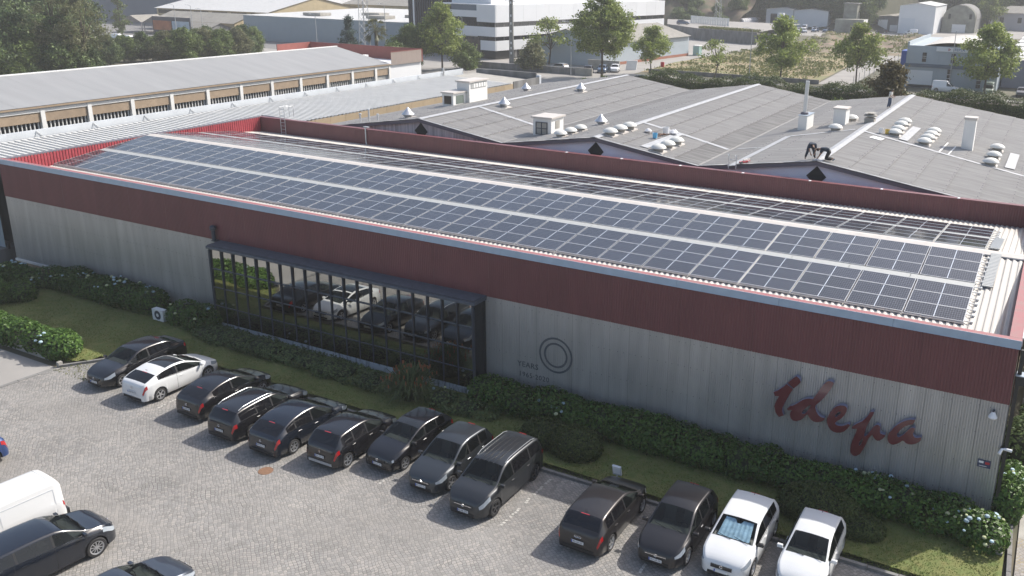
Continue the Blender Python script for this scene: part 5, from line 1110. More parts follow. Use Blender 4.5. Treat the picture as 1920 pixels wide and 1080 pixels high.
for x, y in ((-13.9,34.7),(-13.85,39.9),(-10.05,40.6),(-10.05,38.95),(-9.9,36.8),(-9.86,35.1),(-7.76,39.35),(-7.76,37.7),(-7.76,36.1),(-7.75,34.35),(-3.38,38.6),(-3.36,35.4),(-3.35,32.7)): dome(2, x, y)
def cone(i, x, y, s=1.0):
    z = hz(i, x); t = HALL[i]; b = MB(); b.obox((x, y, z+.05), (.45*s,0,-SL*.45 if x > HX[i] else SL*.45), (0,.5*s,0), (0,0,.02)); b.build('vent_base', M['ridge'], t)
    b = MB(); b.lathe([(.22*s,0),(.30*s,.12*s),(.46*s,.26*s),(.44*s,.28*s)], (x,y,z+.04), 16); b.build('vent_neck', M['galv'], t, True)
    b = MB(); b.lathe([(.50*s,.27*s),(.26*s,.50*s),(.04*s,.78*s),(0,.80*s)], (x,y,z+.04), 18); b.build('vent_cone', M['alu'], t, 60)
for i, x, y in ((0,-39.75,31.1),(0,-39.45,43.8),(0,-45.8,44.4),(0,-43.3,23.2),(1,-29.97,29.2)): cone(i, x, y)
for x, y, h_ in ((-47.3,22.4,.6),(-46.6,22.6,1.2),(-45.9,22.8,.65)): b = MB(); b.tube((x,y,6.6),(x,y,7.0+h_*.6),.07); b.lathe([(.12,0),(.12,.05),(0,.1)], (x,y,7.0+h_*.6), 10); b.build('flue', M['galv'], HALL[0])
def block(i, name, x0, x1, y0, y1, zb, zt, capz=.12, over=.12, m_=None, capm=None):
    b = MB(); b.box(x0,x1,y0,y1,zb,zt); o = b.build(name, m_ or M['white'], HALL[i]); b = MB(); b.box(x0-over,x1+over,y0-over,y1+over,zt+.002,zt+capz); b.build('cap_slab', capm or M['ridge'], o); return o
o = block(0,'roof_tower',-46.7,-45.4,34.3,37.1,6.3,8.75); b = MB(); b.box(-45.40,-45.37,34.55,36.9,8.2,8.65); b.build('louvre', M['grating'], o)
for y in (34.9,35.3,35.7,36.1,36.5): b = MB(); b.box(-45.37,-45.35,y,y+.28,8.25,8.6); b.build('louvre_pane', M['white'], o)
o = block(0,'roof_tower',-46.9,-45.75,32.4,34.28,6.3,7.95); b = MB(); b.box(-46.7,-45.95,32.37,32.4,7.05,7.75); b.build('opening', M['darkwin'], o); b = MB(); b.box(-45.75,-45.72,32.8,33.9,7.05,7.75); b.build('louvre', mat('green grey louvre',(.12,.15,.13),.6), o)
o = block(0,'roof_hut',-33.36,-31.85,25.0,26.8,6.2,7.95,.12,.12); 
HALL[0]['_'] = 0; del HALL[0]['_']
b = MB(); b.box(-33.1,-32.15,24.97,25.0,6.8,7.7); b.build('window', M['concrete'], o)
for x in (-33.1,-32.64,-32.18): b = MB(); b.box(x-.02,x+.04,24.94,24.97,6.8,7.7); b.build('window_bar', M['mullion'], o)
for z in (6.8,7.24,7.67): b = MB(); b.box(-33.12,-32.13,24.935,24.965,z-.02,z+.03); b.build('window_bar', M['mullion'], o)
b = MB(); b.box(-31.85,-31.82,25.6,26.2,7.2,7.75); b.build('louvre', M['concrete'], o)
o = block(2,'chimney',-17.0,-16.35,36.2,38.2,6.6,8.05,.03,.05,capm=M['cap_blue']); b = MB(); b.tube((-16.75,36.9,8.05),(-16.72,36.9,10.55),.14,n=14); b.build('flue', M['galv'], o, True); b = MB(); b.lathe([(.3,0),(.28,.14),(.16,.16)],(-16.75,36.9,8.08),12); b.build('flue_collar', M['fascia'], o)
block(2,'chimney',-14.75,-13.85,37.6,38.9,6.9,8.55,.10,.08)
o = block(2,'cowl_base',-12.6,-11.9,38.2,39.0,7.3,7.95,.02,.02,M['concrete']); b = MB(); b.lathe([(.25,0),(.25,.1),(.5,.14),(.5,.22),(.2,.26),(.2,.34),(.42,.38),(0,.42)],(-12.25,38.6,7.97),16); b.build('cowl', M['concrete'], o, True)
block(2,'chimney',-5.55,-4.82,36.3,37.1,6.2,8.70,.18,.06)
def strip(i, pts, w, material, name='flashing_strip', lift=.06):
    for a, c in zip(pts[:-1], pts[1:]):
        A = Vector((a[0], a[1], hz(i, a[0])+lift)); C_ = Vector((c[0], c[1], hz(i, c[0])+lift)); d = (C_-A); n = Vector((-d.y, d.x, 0)).normalized()*w/2
        def P(v, s_): q = v+n*s_; return (q.x, q.y, hz(i, q.x)+lift)
        b = MB(); b.add([P(A,-1), P(A,1), P(C_,1), P(C_,-1)], [(0,1,2,3)]); b.build(name, material, HALL[i])
strip(0, [(-40.7,29.0),(-33.9,28.0)], .42, M['ridge_white'])
strip(1, [(-26.4,29.0),(-23.5,28.6),(-19.4,27.6)], .42, M['ridge_white']); strip(1, [(-23.35,22.3),(-23.3,28.2)], .55, M['ridge_white'], 'roof_board', .09)
strip(2, [(-17.0,20.9),(-16.8,33.0),(-12.5,34.7)], .42, M['ridge_white']); strip(2, [(-18.9,28.0),(-16.9,27.9)], .25, M['ridge_white'])
strip(2, [(-11.8,34.1),(-10.4,33.7),(-1.3,31.8),(4,30.6)], .40, M['ridge_white']); strip(2, [(-9.1,34.0),(-9.1,40.3)], .6, M['ridge_white'], 'roof_board', .1)
strip(2, [(-2.2,33.0),(-2.2,38.8)], .6, M['ridge_white'], 'roof_board', .1); strip(2, [(-6.6,33.0),(-6.5,37.2)], .09, M['white']); strip(2, [(-6.0,33.0),(-5.9,36.4)], .09, M['white'])
strip(2, [(-11.0,32.6),(-10.2,32.5)], .9, M['whitesign'], 'white_sheet', .08)
# things left on the roofs
def pail(loc, label, material, s=1.0):
    t = local_thing('paint_bucket', label, 'bucket', loc); b = MB(); b.lathe([(0,0),(.13*s,0),(.16*s,.32*s),(.15*s,.32*s),(.13*s,.05)], (0,0,0), 14); b.build('pail', material, t, 50); b = MB(); b.tube((-.15*s,0,.3*s),(0,.08,.2*s),.008); b.tube((0,.08,.2*s),(.15*s,0,.3*s),.008); b.build('handle', M['galv'], t)
pail((-23.9,25.3,hz(1,-23.9)+.08), 'bright blue paint bucket on the middle grey roof', mat('blue pail',(.10,.38,.62),.4), 1.1)
pail((-23.9,27.2,hz(1,-23.9)+.08), 'tall white paint drum among tools on the middle grey roof', M['whitesign'], 1.5)
pail((-10.75,34.7,hz(2,-10.75)+.08), 'white bucket beside the nearest dome of the right roof', M['whitesign'], 1.0)
pail((-10.35,34.9,hz(2,-10.35)+.08), 'yellow bucket beside the nearest dome of the right roof', mat('yellow pail',(.6,.42,.08),.4), 1.0)
def sack(loc, label, material, s=1.0, name='plastic_sack', cat='sack'):
    t = local_thing(name, label, cat, loc); b = MB(); rr = random.Random(int(abs(loc[0]*100)))
    b.lathe([(0,0),(.2*s,.02),(.26*s,.10*s),(.20*s,.2*s),(.08*s,.26*s),(0,.27*s)], (0,0,0), 9); b.v = [(x*rr.uniform(.8,1.2), y*rr.uniform(.8,1.2), z*rr.uniform(.9,1.1)) for x, y, z in b.v]; b.build('sack_body', material, t, True)
sack((-24.9,26.4,hz(1,-24.9)+.08), 'crumpled white plastic sack near the blue bucket on the roof', M['sackwhite'])
sack((-23.5,27.7,hz(1,-23.5)+.08), 'white crumpled plastic behind the tall paint drum on the roof', M['sackwhite'], 1.3)
t = local_thing('tool_pile', 'rusty brown tools and offcuts between the two paint buckets', 'tools', (-23.9,26.2,hz(1,-23.9)+.08))
for k in range(9): b = MB(); a = random.uniform(0,3.1); b.obox((random.uniform(-.25,.25), random.uniform(-.5,.6), .04+random.random()*.06), (math.cos(a)*.2, math.sin(a)*.2, 0), (-math.sin(a)*.025, math.cos(a)*.025, 0), (0,0,.02)); b.build('offcut', M['rust'], t)
t = local_thing('tool_pile', 'red and pale tools lying on the strip at the right hall eave', 'tools', (-16.4,21.9,hz(2,-16.4)+.09))
for k in range(8): b = MB(); a = random.uniform(.9,1.9); b.obox((random.uniform(-.15,.15), -.5+.16*k, .05), (math.cos(a)*.2, math.sin(a)*.2, 0), (-math.sin(a)*.04, math.cos(a)*.04, 0), (0,0,.04)); b.build('tool', M['redsign'] if k in (1,2,4) else (M['dark'] if k == 0 else M['ridge']), t)
b = MB(); b.box(-6,2,58.5,60.5,0,4.6); o = b.build('annex_block', M['concrete']); tag(o, 'pale flat roofed annex showing behind the right hall roof', 'annex')

# ------------------------------------------------------------ people on the right hall roof
def person(label, loc, rz, J, cloth, s=1.0):
    """J: joints dict in metres (local). cloth: (shirt, trousers, headgear material, shoes)"""
    t = local_thing('person', label, 'person', loc); t.rotation_euler = (0,0,rz); t.scale = (s,s,s)
    def skin(nm, verts, edges, radii, material, root=0, sub=2):
        me = bpy.data.meshes.new(nm); me.from_pydata(verts, edges, []); me.materials.append(material); o = bpy.data.objects.new(nm, me); COL.objects.link(o); o.parent = t
        o.modifiers.new('skin', 'SKIN'); me.skin_vertices or me.attributes
        lay = me.skin_vertices[0].data if me.skin_vertices else None
        if lay is None: return o
        for i, r in enumerate(radii): lay[i].radius = (r, r) if not hasattr(r, '__len__') else r
        lay[root].use_root = True
        sb = o.modifiers.new('sub', 'SUBSURF'); sb.levels = sub; sb.render_levels = sub
        for p in me.polygons: p.use_smooth = True
        return o
    body_f = .78
    names = ['pel','wst','che','nek','hed','crn','shL','elL','wrL','haL','shR','elR','wrR','haR','hiL','knL','anL','toL','hiR','knR','anR','toR']
    v = [J[n] for n in names]; ix = {n: i for i, n in enumerate(names)}
    e = [('pel','wst'),('wst','che'),('che','nek'),('nek','hed'),('hed','crn'),('che','shL'),('shL','elL'),('elL','wrL'),('wrL','haL'),('che','shR'),('shR','elR'),('elR','wrR'),('wrR','haR'),('pel','hiL'),('hiL','knL'),('knL','anL'),('anL','toL'),('pel','hiR'),('hiR','knR'),('knR','anR'),('anR','toR')]
    rad = dict(pel=.11,wst=.105,che=.125,nek=.05,hed=.088,crn=.075,shL=.06,elL=.042,wrL=.03,haL=.034,shR=.06,elR=.042,wrR=.03,haR=.034,hiL=.085,knL=.058,anL=.042,toL=.04,hiR=.085,knR=.058,anR=.042,toR=.04)
    E_ = [(ix[a], ix[c]) for a, c in e]; r_ = [rad[n]*(body_f if n[:2] in ('pe','ws','ch','sh','hi','kn') else 1) for n in names]
    for hnd, wr_ in (('haL','wrL'),('haR','wrR')):      # fingers and thumb
        h_ = Vector(J[hnd]); d = (h_-Vector(J[wr_])).normalized(); sd = d.orthogonal().normalized()
        for q in range(5):
            o1 = h_+sd*(q-2)*.018+d*(.03 if q else -.01); o2 = h_+sd*(q-2)*.024*(1 if q else 1.8)+d*((.085,.095,.09,.075)[q-1] if q else .03)
            v.append(tuple(o1)); v.append(tuple(o2)); n = len(v); E_ += [(ix[hnd], n-2), (n-2, n-1)]; r_ += [.011, .009]
    skin('body', v, E_, r_, M['skin'])
    sh = ['pel','wst','che','nek','shL','elL','shR','elR']; si = {n: i for i, n in enumerate(sh)}
    hv = [J[n] for n in sh]; hv[3] = tuple(Vector(J['che']).lerp(Vector(J['nek']), .6)); hv[5] = tuple(Vector(J['shL']).lerp(Vector(J['elL']), .85)); hv[7] = tuple(Vector(J['shR']).lerp(Vector(J['elR']), .85))
    skin('shirt', hv, [(0,1),(1,2),(2,3),(2,4),(4,5),(2,6),(6,7)], [.165,.16,.185,.085,.105,.075,.105,.075], cloth[0])
    tr = ['pel','wst','hiL','knL','anL','hiR','knR','anR']; tv = [J[n] for n in tr]; tv[1] = tuple(Vector(J['pel']).lerp(Vector(J['wst']), .5))
    skin('trousers', tv, [(0,1),(0,2),(2,3),(3,4),(0,5),(5,6),(6,7)], [.165,.155,.125,.095,.075,.125,.095,.075], cloth[1])
    for a, c in (('anL','toL'),('anR','toR')):
        A, C_ = Vector(J[a]), Vector(J[c]); skin('shoe', [tuple(A-Vector((0,0,.03))), tuple(A.lerp(C_,.6)), tuple(C_)], [(0,1),(1,2)], [.055,.055,.045], cloth[3], sub=1)
    H_ = Vector(J['hed']); Cn = Vector(J['crn']); up_ = (Cn-H_).normalized()
    hd = MB(); hd.lathe([(.100,-.02),(.104,.03),(.090,.08),(.055,.115),(0,.125)], (0,0,0), 14); q = Vector((0,0,1)).rotation_difference(up_)
    hd.v = [tuple(q @ Vector(p)+H_+up_*.01-Vector((0,0,0))) for p in hd.v]; hd.build('hair', cloth[2], t, True)
    fw_ = Vector(J['face']).normalized()
    fb = MB(); fb.obox(H_+fw_*.088-up_*.005, (fw_*.02), up_*.025, fw_.cross(up_)*.010); fb.build('nose', M['skin'], t)
    fb = MB(); sx_ = fw_.cross(up_).normalized()
    for k in (-1,1): fb.obox(H_+fw_*.082+sx_*.032*k+up_*.02, fw_*.006, up_*.007, sx_*.012)
    fb.obox(H_+fw_*.082-up_*.045, fw_*.004, up_*.005, sx_*.022); fb.build('face_features', M['dark'], t)
stand = dict(pel=(0,0,.90),wst=(.01,0,1.08),che=(.05,0,1.30),nek=(.10,0,1.46),hed=(.15,0,1.56),crn=(.16,0,1.66),shL=(.05,.17,1.38),elL=(.12,.22,1.12),wrL=(.30,.14,1.02),haL=(.37,.11,1.01),shR=(.05,-.17,1.38),elR=(.10,-.22,1.12),wrR=(.26,-.16,.98),haR=(.33,-.13,.95),
    hiL=(0,.09,.86),knL=(.05,.10,.48),anL=(-.01,.12,.09),toL=(.16,.14,.04),hiR=(0,-.09,.86),knR=(-.02,-.10,.48),anR=(-.10,-.12,.09),toR=(.06,-.14,.04),face=(1,0,-.5))
bend = dict(pel=(-.15,0,.84),wst=(-.02,0,.97),che=(.22,0,1.0),nek=(.38,0,.90),hed=(.46,0,.80),crn=(.52,0,.72),shL=(.26,.17,.96),elL=(.30,.22,.68),wrL=(.36,.14,.44),haL=(.38,.10,.36),shR=(.26,-.17,.96),elR=(.30,-.22,.68),wrR=(.36,-.14,.44),haR=(.38,-.10,.36),
    hiL=(-.15,.12,.80),knL=(-.02,.22,.45),anL=(-.12,.30,.09),toL=(.05,.34,.04),hiR=(-.15,-.12,.80),knR=(-.02,-.22,.45),anR=(-.12,-.30,.09),toR=(.05,-.34,.04),face=(.6,0,-1))
kneel = dict(pel=(-.30,0,.58),wst=(-.15,0,.68),che=(.10,0,.72),nek=(.28,0,.68),hed=(.38,0,.62),crn=(.46,0,.60),shL=(.14,.17,.68),elL=(.20,.22,.40),wrL=(.32,.15,.18),haL=(.38,.12,.10),shR=(.14,-.17,.68),elR=(.20,-.22,.40),wrR=(.32,-.15,.18),haR=(.38,-.12,.10),
    hiL=(-.30,.11,.52),knL=(-.12,.13,.08),anL=(-.55,.13,.10),toL=(-.66,.13,.05),hiR=(-.30,-.11,.52),knR=(-.12,-.13,.08),anR=(-.55,-.13,.10),toR=(-.66,-.13,.05),face=(.7,0,-.8))
person('person in a pale top and blue jeans standing looking down on the far ridge', (-12.38,47.3,hz(2,-12.38)+.05), R(-10), stand, (M['tshirt'],M['jeans'],M['hair'],M['tshirt']), .93)
person('person in dark navy clothes bending over with straddled legs at the gable peak', (-12.55,22.25,hz(2,-12.55)+.06), R(-60), bend, (M['navy'],M['navy'],M['hair'],M['dark']), .93)
person('person in dark clothes kneeling on all fours at the gable peak with teal boots', (-11.75,22.2,hz(2,-11.75)+.06), R(180), kneel, (M['navy'],M['dark'],M['hair'],M['teal']), .93)

# ------------------------------------------------------------ trees
def crown(blobs, dens):
    Ps = []; Ns = []
    for c, r in blobs:
        c = np.array(c); r = np.array(r); k = int(dens*12.6*r[0]*r[2]*.9); twigs = max(6, k//16)
        d = RNG.normal(size=(twigs, 3)); d /= np.linalg.norm(d, axis=1)[:, None]; tc = c+d*r*(RNG.random(twigs)**.45)[:, None]*1.28
        i = RNG.integers(0, twigs, k); p = tc[i]+RNG.normal(size=(k, 3))*np.array([.27, .27, .20])*(r[0]**.5); Ps.append(p); nn = p-c; nn /= np.linalg.norm(nn, axis=1)[:, None]+1e-6; Ns.append(nn)
    return np.concatenate(Ps), np.concatenate(Ns)
def tree_proto(name, blobs, dens, leaf, material, trunk_h, trunk_r, limbs, aspect=.65, seed=1, lean=0):
    t = local_thing(name, None, None, (0,0,-500)); P, Nn = crown(blobs, dens)
    leaf_cloud('crown', P, Nn+np.array([0,0,.25]), leaf, material, t, aspect, .8)
    b = MB(); top = Vector((lean, 0, trunk_h)); b.tube((0,0,-.1), top*.55, trunk_r, trunk_r*.78, 8); b.tube(top*.55, top, trunk_r*.78, trunk_r*.6, 8)
    rr = random.Random(seed)
    for k in range(limbs):
        c = Vector(blobs[k % len(blobs)][0]); r = blobs[k % len(blobs)][1]; s0 = top*rr.uniform(.7, 1.0); e = c+Vector((rr.uniform(-.4,.4)*r[0], rr.uniform(-.4,.4)*r[1], rr.uniform(-.2,.5)*r[2])); m_ = s0.lerp(e, .5)+Vector((0,0,.15*(e-s0).length))
        b.tube(s0, m_, trunk_r*.42, trunk_r*.25, 6); b.tube(m_, e, trunk_r*.25, trunk_r*.08, 5)
    b.build('trunk', M['wood'], t); return t
def blobset(n, R_, zc, rz, r, seed, cone=0):
    rr = random.Random(seed); out = []
    for i in range(n):
        a = rr.uniform(0, 6.283); f = math.sqrt(rr.random()); z = zc+rr.uniform(-1,1)*rz; q = max(.15, 1-abs(z-zc+rz*.25)/(rz*1.35)); 
        if cone: q = max(.08, 1-(z-(zc-rz))/(2*rz))
        s_ = r*rr.uniform(.7,1.25)*(.6+.4*q); out.append(((math.cos(a)*f*R_*q, math.sin(a)*f*R_*q, z), (s_, s_, s_*.8)))
    return out
T = {}
T['plane1'] = tree_proto('plane_tree', blobset(44, 4.3, 6.4, 3.2, 1.2, 21), 26, .34, M['lf_plane'], 3.6, .16, 14, seed=1)
T['plane2'] = tree_proto('plane_tree', blobset(34, 4.0, 6.0, 2.7, 1.15, 22), 24, .34, M['lf_plane'], 3.4, .15, 12, seed=2, lean=.3)
T['big'] = tree_proto('plane_tree', blobset(64, 5.6, 9.6, 5.2, 1.5, 23), 30, .36, M['lf_plane'], 5.2, .26, 18, seed=3)
T['sparse'] = tree_proto('young_tree', blobset(18, 3.2, 4.2, 1.6, .9, 24), 13, .30, M['lf_plane'], 2.4, .12, 14, seed=4, lean=.5)
T['dark1'] = tree_proto('broadleaf_tree', blobset(46, 4.9, 6.2, 4.2, 1.8, 25), 30, .38, M['lf_dark'], 3.5, .22, 8, seed=5)
T['dark2'] = tree_proto('broadleaf_tree', blobset(40, 4.7, 5.6, 3.7, 1.7, 26), 30, .38, M['lf_mid'], 3.2, .20, 8, seed=6)
T['olive'] = tree_proto('eucalyptus_tree', blobset(40, 3.8, 10.5, 5.5, 1.3, 27), 13, .40, M['lf_olive'], 8.5, .22, 16, .35, seed=7)
T['olive2'] = tree_proto('broadleaf_tree', blobset(40, 4.4, 5.4, 3.6, 1.6, 36), 40, .34, M['lf_olive'], 3.2, .20, 8, seed=6)
T['bush'] = tree_proto('round_bush', blobset(20, 1.9, 1.9, 1.4, .85, 28), 60, .26, M['lf_mid'], .9, .1, 4, seed=8)
T['bushgrey'] = tree_proto('round_bush', blobset(20, 2.0, 1.9, 1.3, .85, 29), 60, .26, M['lf_olive'], .9, .1, 4, seed=9)
T['bronze'] = tree_proto('bronze_conifer', blobset(60, 4.6, 3.4, 3.3, 1.0, 30, 1), 60, .34, M['lf_bronze'], 2, .2, 4, .4, seed=10)
T['spruce'] = tree_proto('blue_conifer', blobset(60, 3.6, 5.2, 5.0, .85, 31, 1), 34, .36, M['lf_blue'], 8, .18, 8, .4, seed=11)
T['pine'] = tree_proto('young_tree', blobset(36, 2.1, 6.2, 5.4, .75, 32), 30, .34, M['lf_mid'], 8, .14, 10, seed=12)
USED = set()
def tree(kind, x, y, label, cat='tree', s=1.0, rz=None, group=None, sz=None, z=0.0):
    p = T[kind]; o = copy_tree(p, None, (x, y, z), random.uniform(0, 6.28) if rz is None else rz, (s, s, sz or s)); tag(o, label, cat, group); return o
G_ = 'street trees along the low wall'
tree('plane1', -44.0, 127.6, 'broad leafy street tree before the dry field, left of the tall roof flue', s=1.18, rz=.5, group=G_, sz=1.1)
tree('plane2', -31.0, 128.2, 'leafy street tree beside the side road mouth, behind the bronze conifer', s=1.15, rz=2.2, group=G_)
tree('plane2', -68.0, 125.6, 'small yellow green street tree in front of the grey shed', s=.96, rz=4.0, group=G_)
tree('sparse', -55.9, 126.6, 'thin sparse leaning young tree at the left end of the dry field', s=1.15, rz=0.2, group=G_)
tree('big', -72.75, 114.5, 'tallest dense green street tree beside the parked dark cars', s=1.0, rz=1.2, group=G_)
tree('sparse', -93.5, 131.5, 'thin airy tree in front of the white office bands', s=1.75, rz=1.5, group=G_, sz=1.55)
tree('plane1', -103.9, 109.2, 'tall yellow green tree before the black tower', s=1.18, rz=3.0, group=G_, sz=1.2)
tree('dark2', -108.8, 106.0, 'darker leaning tree half behind the yellow green one by the tower', s=.72, rz=3.6, sz=.85)
tree('plane1', -10.8, 128.5, 'big leafy tree in front of the blue grey depot', s=1.22, rz=5.2, group=G_, sz=1.1)
tree('bush', -101.5, 113.5, 'round green bush at the street edge left of the concrete pylon', 'bush', 1.55)
tree('bushgrey', -89.0, 117.5, 'round grey green bush right of the concrete pylon', 'bush', 1.5)
tree('bush', -108.0, 101.0, 'dark ivy clad bush at the foot of the tower tree', 'bush', 1.7)
tree('bronze', -16.4, 72.0, 'broad bronze brown conifer beyond the gabled halls', 'conifer', 1.35, rz=.4, sz=1.3)
tree('bush', -20.9, 70.5, 'bright low conifer bush in front of the hedge between two gables', 'bush', 1.05, sz=1.5)
tree('spruce', -118.6, 100.5, 'blue grey conifer behind the red brick parapet', 'conifer', .95, rz=1)
tree('bush', -46.5, 57.9, 'self seeded leafy weed at the far valley gutter', 'plant', .28, z=6.0)
tree('bush', -44.1, 58.6, 'small shrub poking above the first roof ridge by the street', 'bush', .5, z=5.6)
# palm
t = local_thing('palm_tree', 'fan palm with drooping fronds beside the blue grey conifer', 'palm', (-112.2,100.5,0)); b = MB(); b.tube((0,0,0),(0,0,7.4),.34,.3,10); b.build('trunk', M['wood'], t); b = MB(); rr = random.Random(3)
for k in range(70):
    a = rr.uniform(0,6.283); el = rr.uniform(-.9,1.3); d = Vector((math.cos(a)*math.cos(el), math.sin(a)*math.cos(el), math.sin(el))); c = Vector((0,0,7.6)); s_ = d.orthogonal().normalized(); q = c+d*1.5
    for j in range(-4,5):
        dd = (d+s_*j*.16).normalized(); w_ = s_.cross(dd)*.03+s_*.05; tip = q+dd*1.1-Vector((0,0,.35+.25*abs(j)*.2)); b.add([q-w_, q+w_, tip], [(0,1,2)])
    b.tube(c, q, .03, .02, 4)
b.build('fronds', M['lf_olive'], t)
# wood on the left, beyond the long grey roof
rr = random.Random(17); GW = 'trees of the wood beyond the long grey roof'
LB = {'olive2': 'rounded yellow olive tree in the green belt behind the long grey roof', 'dark1': 'dark dense broadleaf tree in the wood at the upper left', 'dark2': 'mid green broadleaf tree in the wood at the upper left', 'pine': 'slim young tree in the green belt behind the long grey roof'}
for x, y, k, s in [(-181.8,73.0,'dark1',1.62),(-180.0,75.2,'dark1',1.65),(-182.4,79.0,'dark2',1.66),(-174.5,77.8,'dark1',1.45),(-181.6,85.5,'dark1',1.56),(-160.3,61.1,'dark2',1.07),(-151.9,57.9,'dark1',1.17),(-151.6,59.5,'dark1',1.06),(-155.3,64.1,'dark2',1.03),(-153.2,65.0,'dark1',1.07),(-144.0,50.9,'dark1',0.95),(-144.7,52.9,'dark2',1.01),(-141.7,52.2,'dark1',1.01),(-140.4,53.5,'dark2',0.95),(-143.6,56.8,'dark1',0.92),(-141.7,57.1,'dark2',1.0),(-138.4,56.7,'dark1',0.95),(-139.4,48.0,'dark2',0.62),(-140.6,50.5,'dark1',0.64),(-138.2,50.6,'dark2',0.57),(-138.1,52.8,'dark1',0.57),(-140.0,55.8,'dark2',0.63),(-141.6,58.2,'dark1',0.59),(-140.0,59.8,'dark2',0.65),(-136.2,59.2,'dark1',0.6),(-161.5,79.3,'dark2',0.5),(-160.0,80.2,'dark1',0.5),(-163.9,85.8,'dark2',0.51),(-162.2,86.0,'dark2',0.49),(-161.5,88.5,'dark1',0.51),(-161.7,90.6,'dark2',0.47),(-158.9,90.9,'dark2',0.57),(-152.4,88.8,'dark1',0.57),(-152.6,90.9,'dark2',0.6),(-157.0,97.6,'dark2',0.61),(-155.0,99.1,'dark1',0.59),(-152.2,98.6,'dark2',0.56),(-152.1,101.9,'dark2',0.56),(-150.9,104.0,'dark1',0.61),(-156.4,112.1,'dark2',0.59),(-152.3,86.4,'olive2',0.64),(-149.3,88.4,'dark2',0.7),(-150.8,94.3,'olive2',0.66),(-148.9,96.9,'dark2',0.64),(-149.4,101.5,'olive2',0.65)]:
    tree(k, x, y, LB.get(k), s=s, group=GW)
tree('olive', -134.5, 58.6, 'tall grey green eucalyptus, nearer the red signboard', s=.95, rz=1.0); tree('olive', -137.6, 55.9, 'tall grey green eucalyptus at the top edge left of its twin', s=1.0, rz=3.0)
tree('pine', -228.9, 132.2, 'slender tree by the street lamp before the market shelters', s=1.1)
# far wooded hillside
def hillmesh(name, x0, x1, y0, y1, f, material, n=40, kind='structure'):
    b = MB(); 
    for i in range(n+1):
        for j in range(n//2+1):
            x = x0+(x1-x0)*i/n; y = y0+(y1-y0)*j/(n//2); b.v.append((x, y, f(x, y)))
    m_ = n//2+1
    for i in range(n):
        for j in range(m_-1): b.f.append((i*m_+j, (i+1)*m_+j, (i+1)*m_+j+1, i*m_+j+1)); b.m.append(0)
    return tag(b.build(name, material, None, True), kind=kind)
def hill(x, y):
    d = y-(372-.35*(x+60)) if x > -60 else y-(300+ (x+60)*-.15); d = max(0, d); return -.1+min(70, d*.55)+1.5*math.sin(x*.08)*min(1, d/10)
hillmesh('hillside', -420, 260, 250, 700, hill, M['hill_ground'], 80)
rr = random.Random(9); n = 0
for x in np.arange(-150, 30, 8.5):
    for j in range(8):
        base = (372-.35*(x+60) if x > -60 else 300-(x+60)*.15); y = base+4+j*8+rr.uniform(-3,3); xx = x+rr.uniform(-3,3)
        tree('dark1' if rr.random() < .7 else 'dark2', xx, y, 'dark tree in the wood that covers the far hillside', s=rr.uniform(.95,1.5), group='trees of the far hillside', z=hill(xx, y)-.5)
tree('plane2', -26.5, 338, 'sparse brown olive tree in front of the pale house', s=1.3); tree('dark2', -33, 338, 'reddish dark tree beside the round topped shed', s=.85)
# clipped boundary hedge behind the halls
t = thing('boundary_hedge', 'long tall clipped dark hedge between the gabled halls and the street', 'hedge', (-20, 90, 0)); P = []; Nn = []
n = 120000; x = RNG.uniform(-50, 40, n); u = RNG.random(n); hh = 4.9+.35*np.sin(x*.5)+.25*np.sin(x*1.7); sel = u < .5
y = np.where(sel, 80.8+.35*np.sin(x*.9)+RNG.normal(0,.15,n), RNG.uniform(80.8, 85.5, n)); z = np.where(sel, RNG.uniform(.45,1,n)*hh, hh+.3*np.sin(y*1.3+x*.4)+RNG.normal(0,.12,n))
P = np.stack([x,y,z],1); Nn = np.where(sel[:,None], np.array([0,-1,.2]), np.array([0,-.1,1.0])); leaf_cloud('foliage', P, Nn, .17, M['lf_hedge'], t, .6, .6)
b = MB(); b.box(-50,40,81.3,85.2,-.05,4.4); b.build('solid_core', M['wood'], t)  # solid block added behind the hedge leaves

# ------------------------------------------------------------ street side walls, lamps, poles
b = MB(); b.box(-70,-37.5,128.9,129.2,-.05,.7); tag(b.build('field_wall', M['concrete_dk']), 'long low dark wall between the street and the dry field', 'wall')
b = MB(); b.box(-104,-76.6,117.3,117.8,-.05,1.2); tag(b.build('forecourt_wall', M['concrete_dk']), 'low dark stone wall in front of the office forecourt', 'wall')
b = MB(); b.box(-79.5,-76.0,116.9,117.25,-.05,1.35); tag(b.build('wall_end', M['concrete']), 'pale concrete end block of the forecourt wall beside the lamp post', 'wall')
def lamp(loc, h, arm, label):
    t = local_thing('street_lamp', label, 'street lamp', loc, 'street lamps'); b = MB(); b.tube((0,0,0),(0,0,h),.09,.055,8); b.build('pole', M['steelpole'], t); b = MB(); b.tube((0,0,h),(arm[0]*.6,arm[1]*.6,h+.25),.04); b.tube((arm[0]*.6,arm[1]*.6,h+.25),(arm[0],arm[1],h+.28),.04); b.build('arm', M['steelpole'], t); b = MB(); b.obox((arm[0]*1.15,arm[1]*1.15,h+.26),(.28,0,0),(0,.14,0),(0,0,.05)); b.build('lamp_head', M['whitesign'], t)
lamp((-49.3,126.3,0), 9.0, (-1.1,-.5), 'street lamp in front of the dry field beside the broad tree')
lamp((-79.35,115.0,0), 9.4, (-1.2,-.3), 'street lamp at the end of the forecourt wall left of the tallest tree')
lamp((-116,133.0,0), 8.5, (-1.2,0), 'street lamp in front of the office glass front')
lamp((-16.7,133.5,0), 9.5, (.1,-.1), 'tall thin street lamp before the blue grey depot')
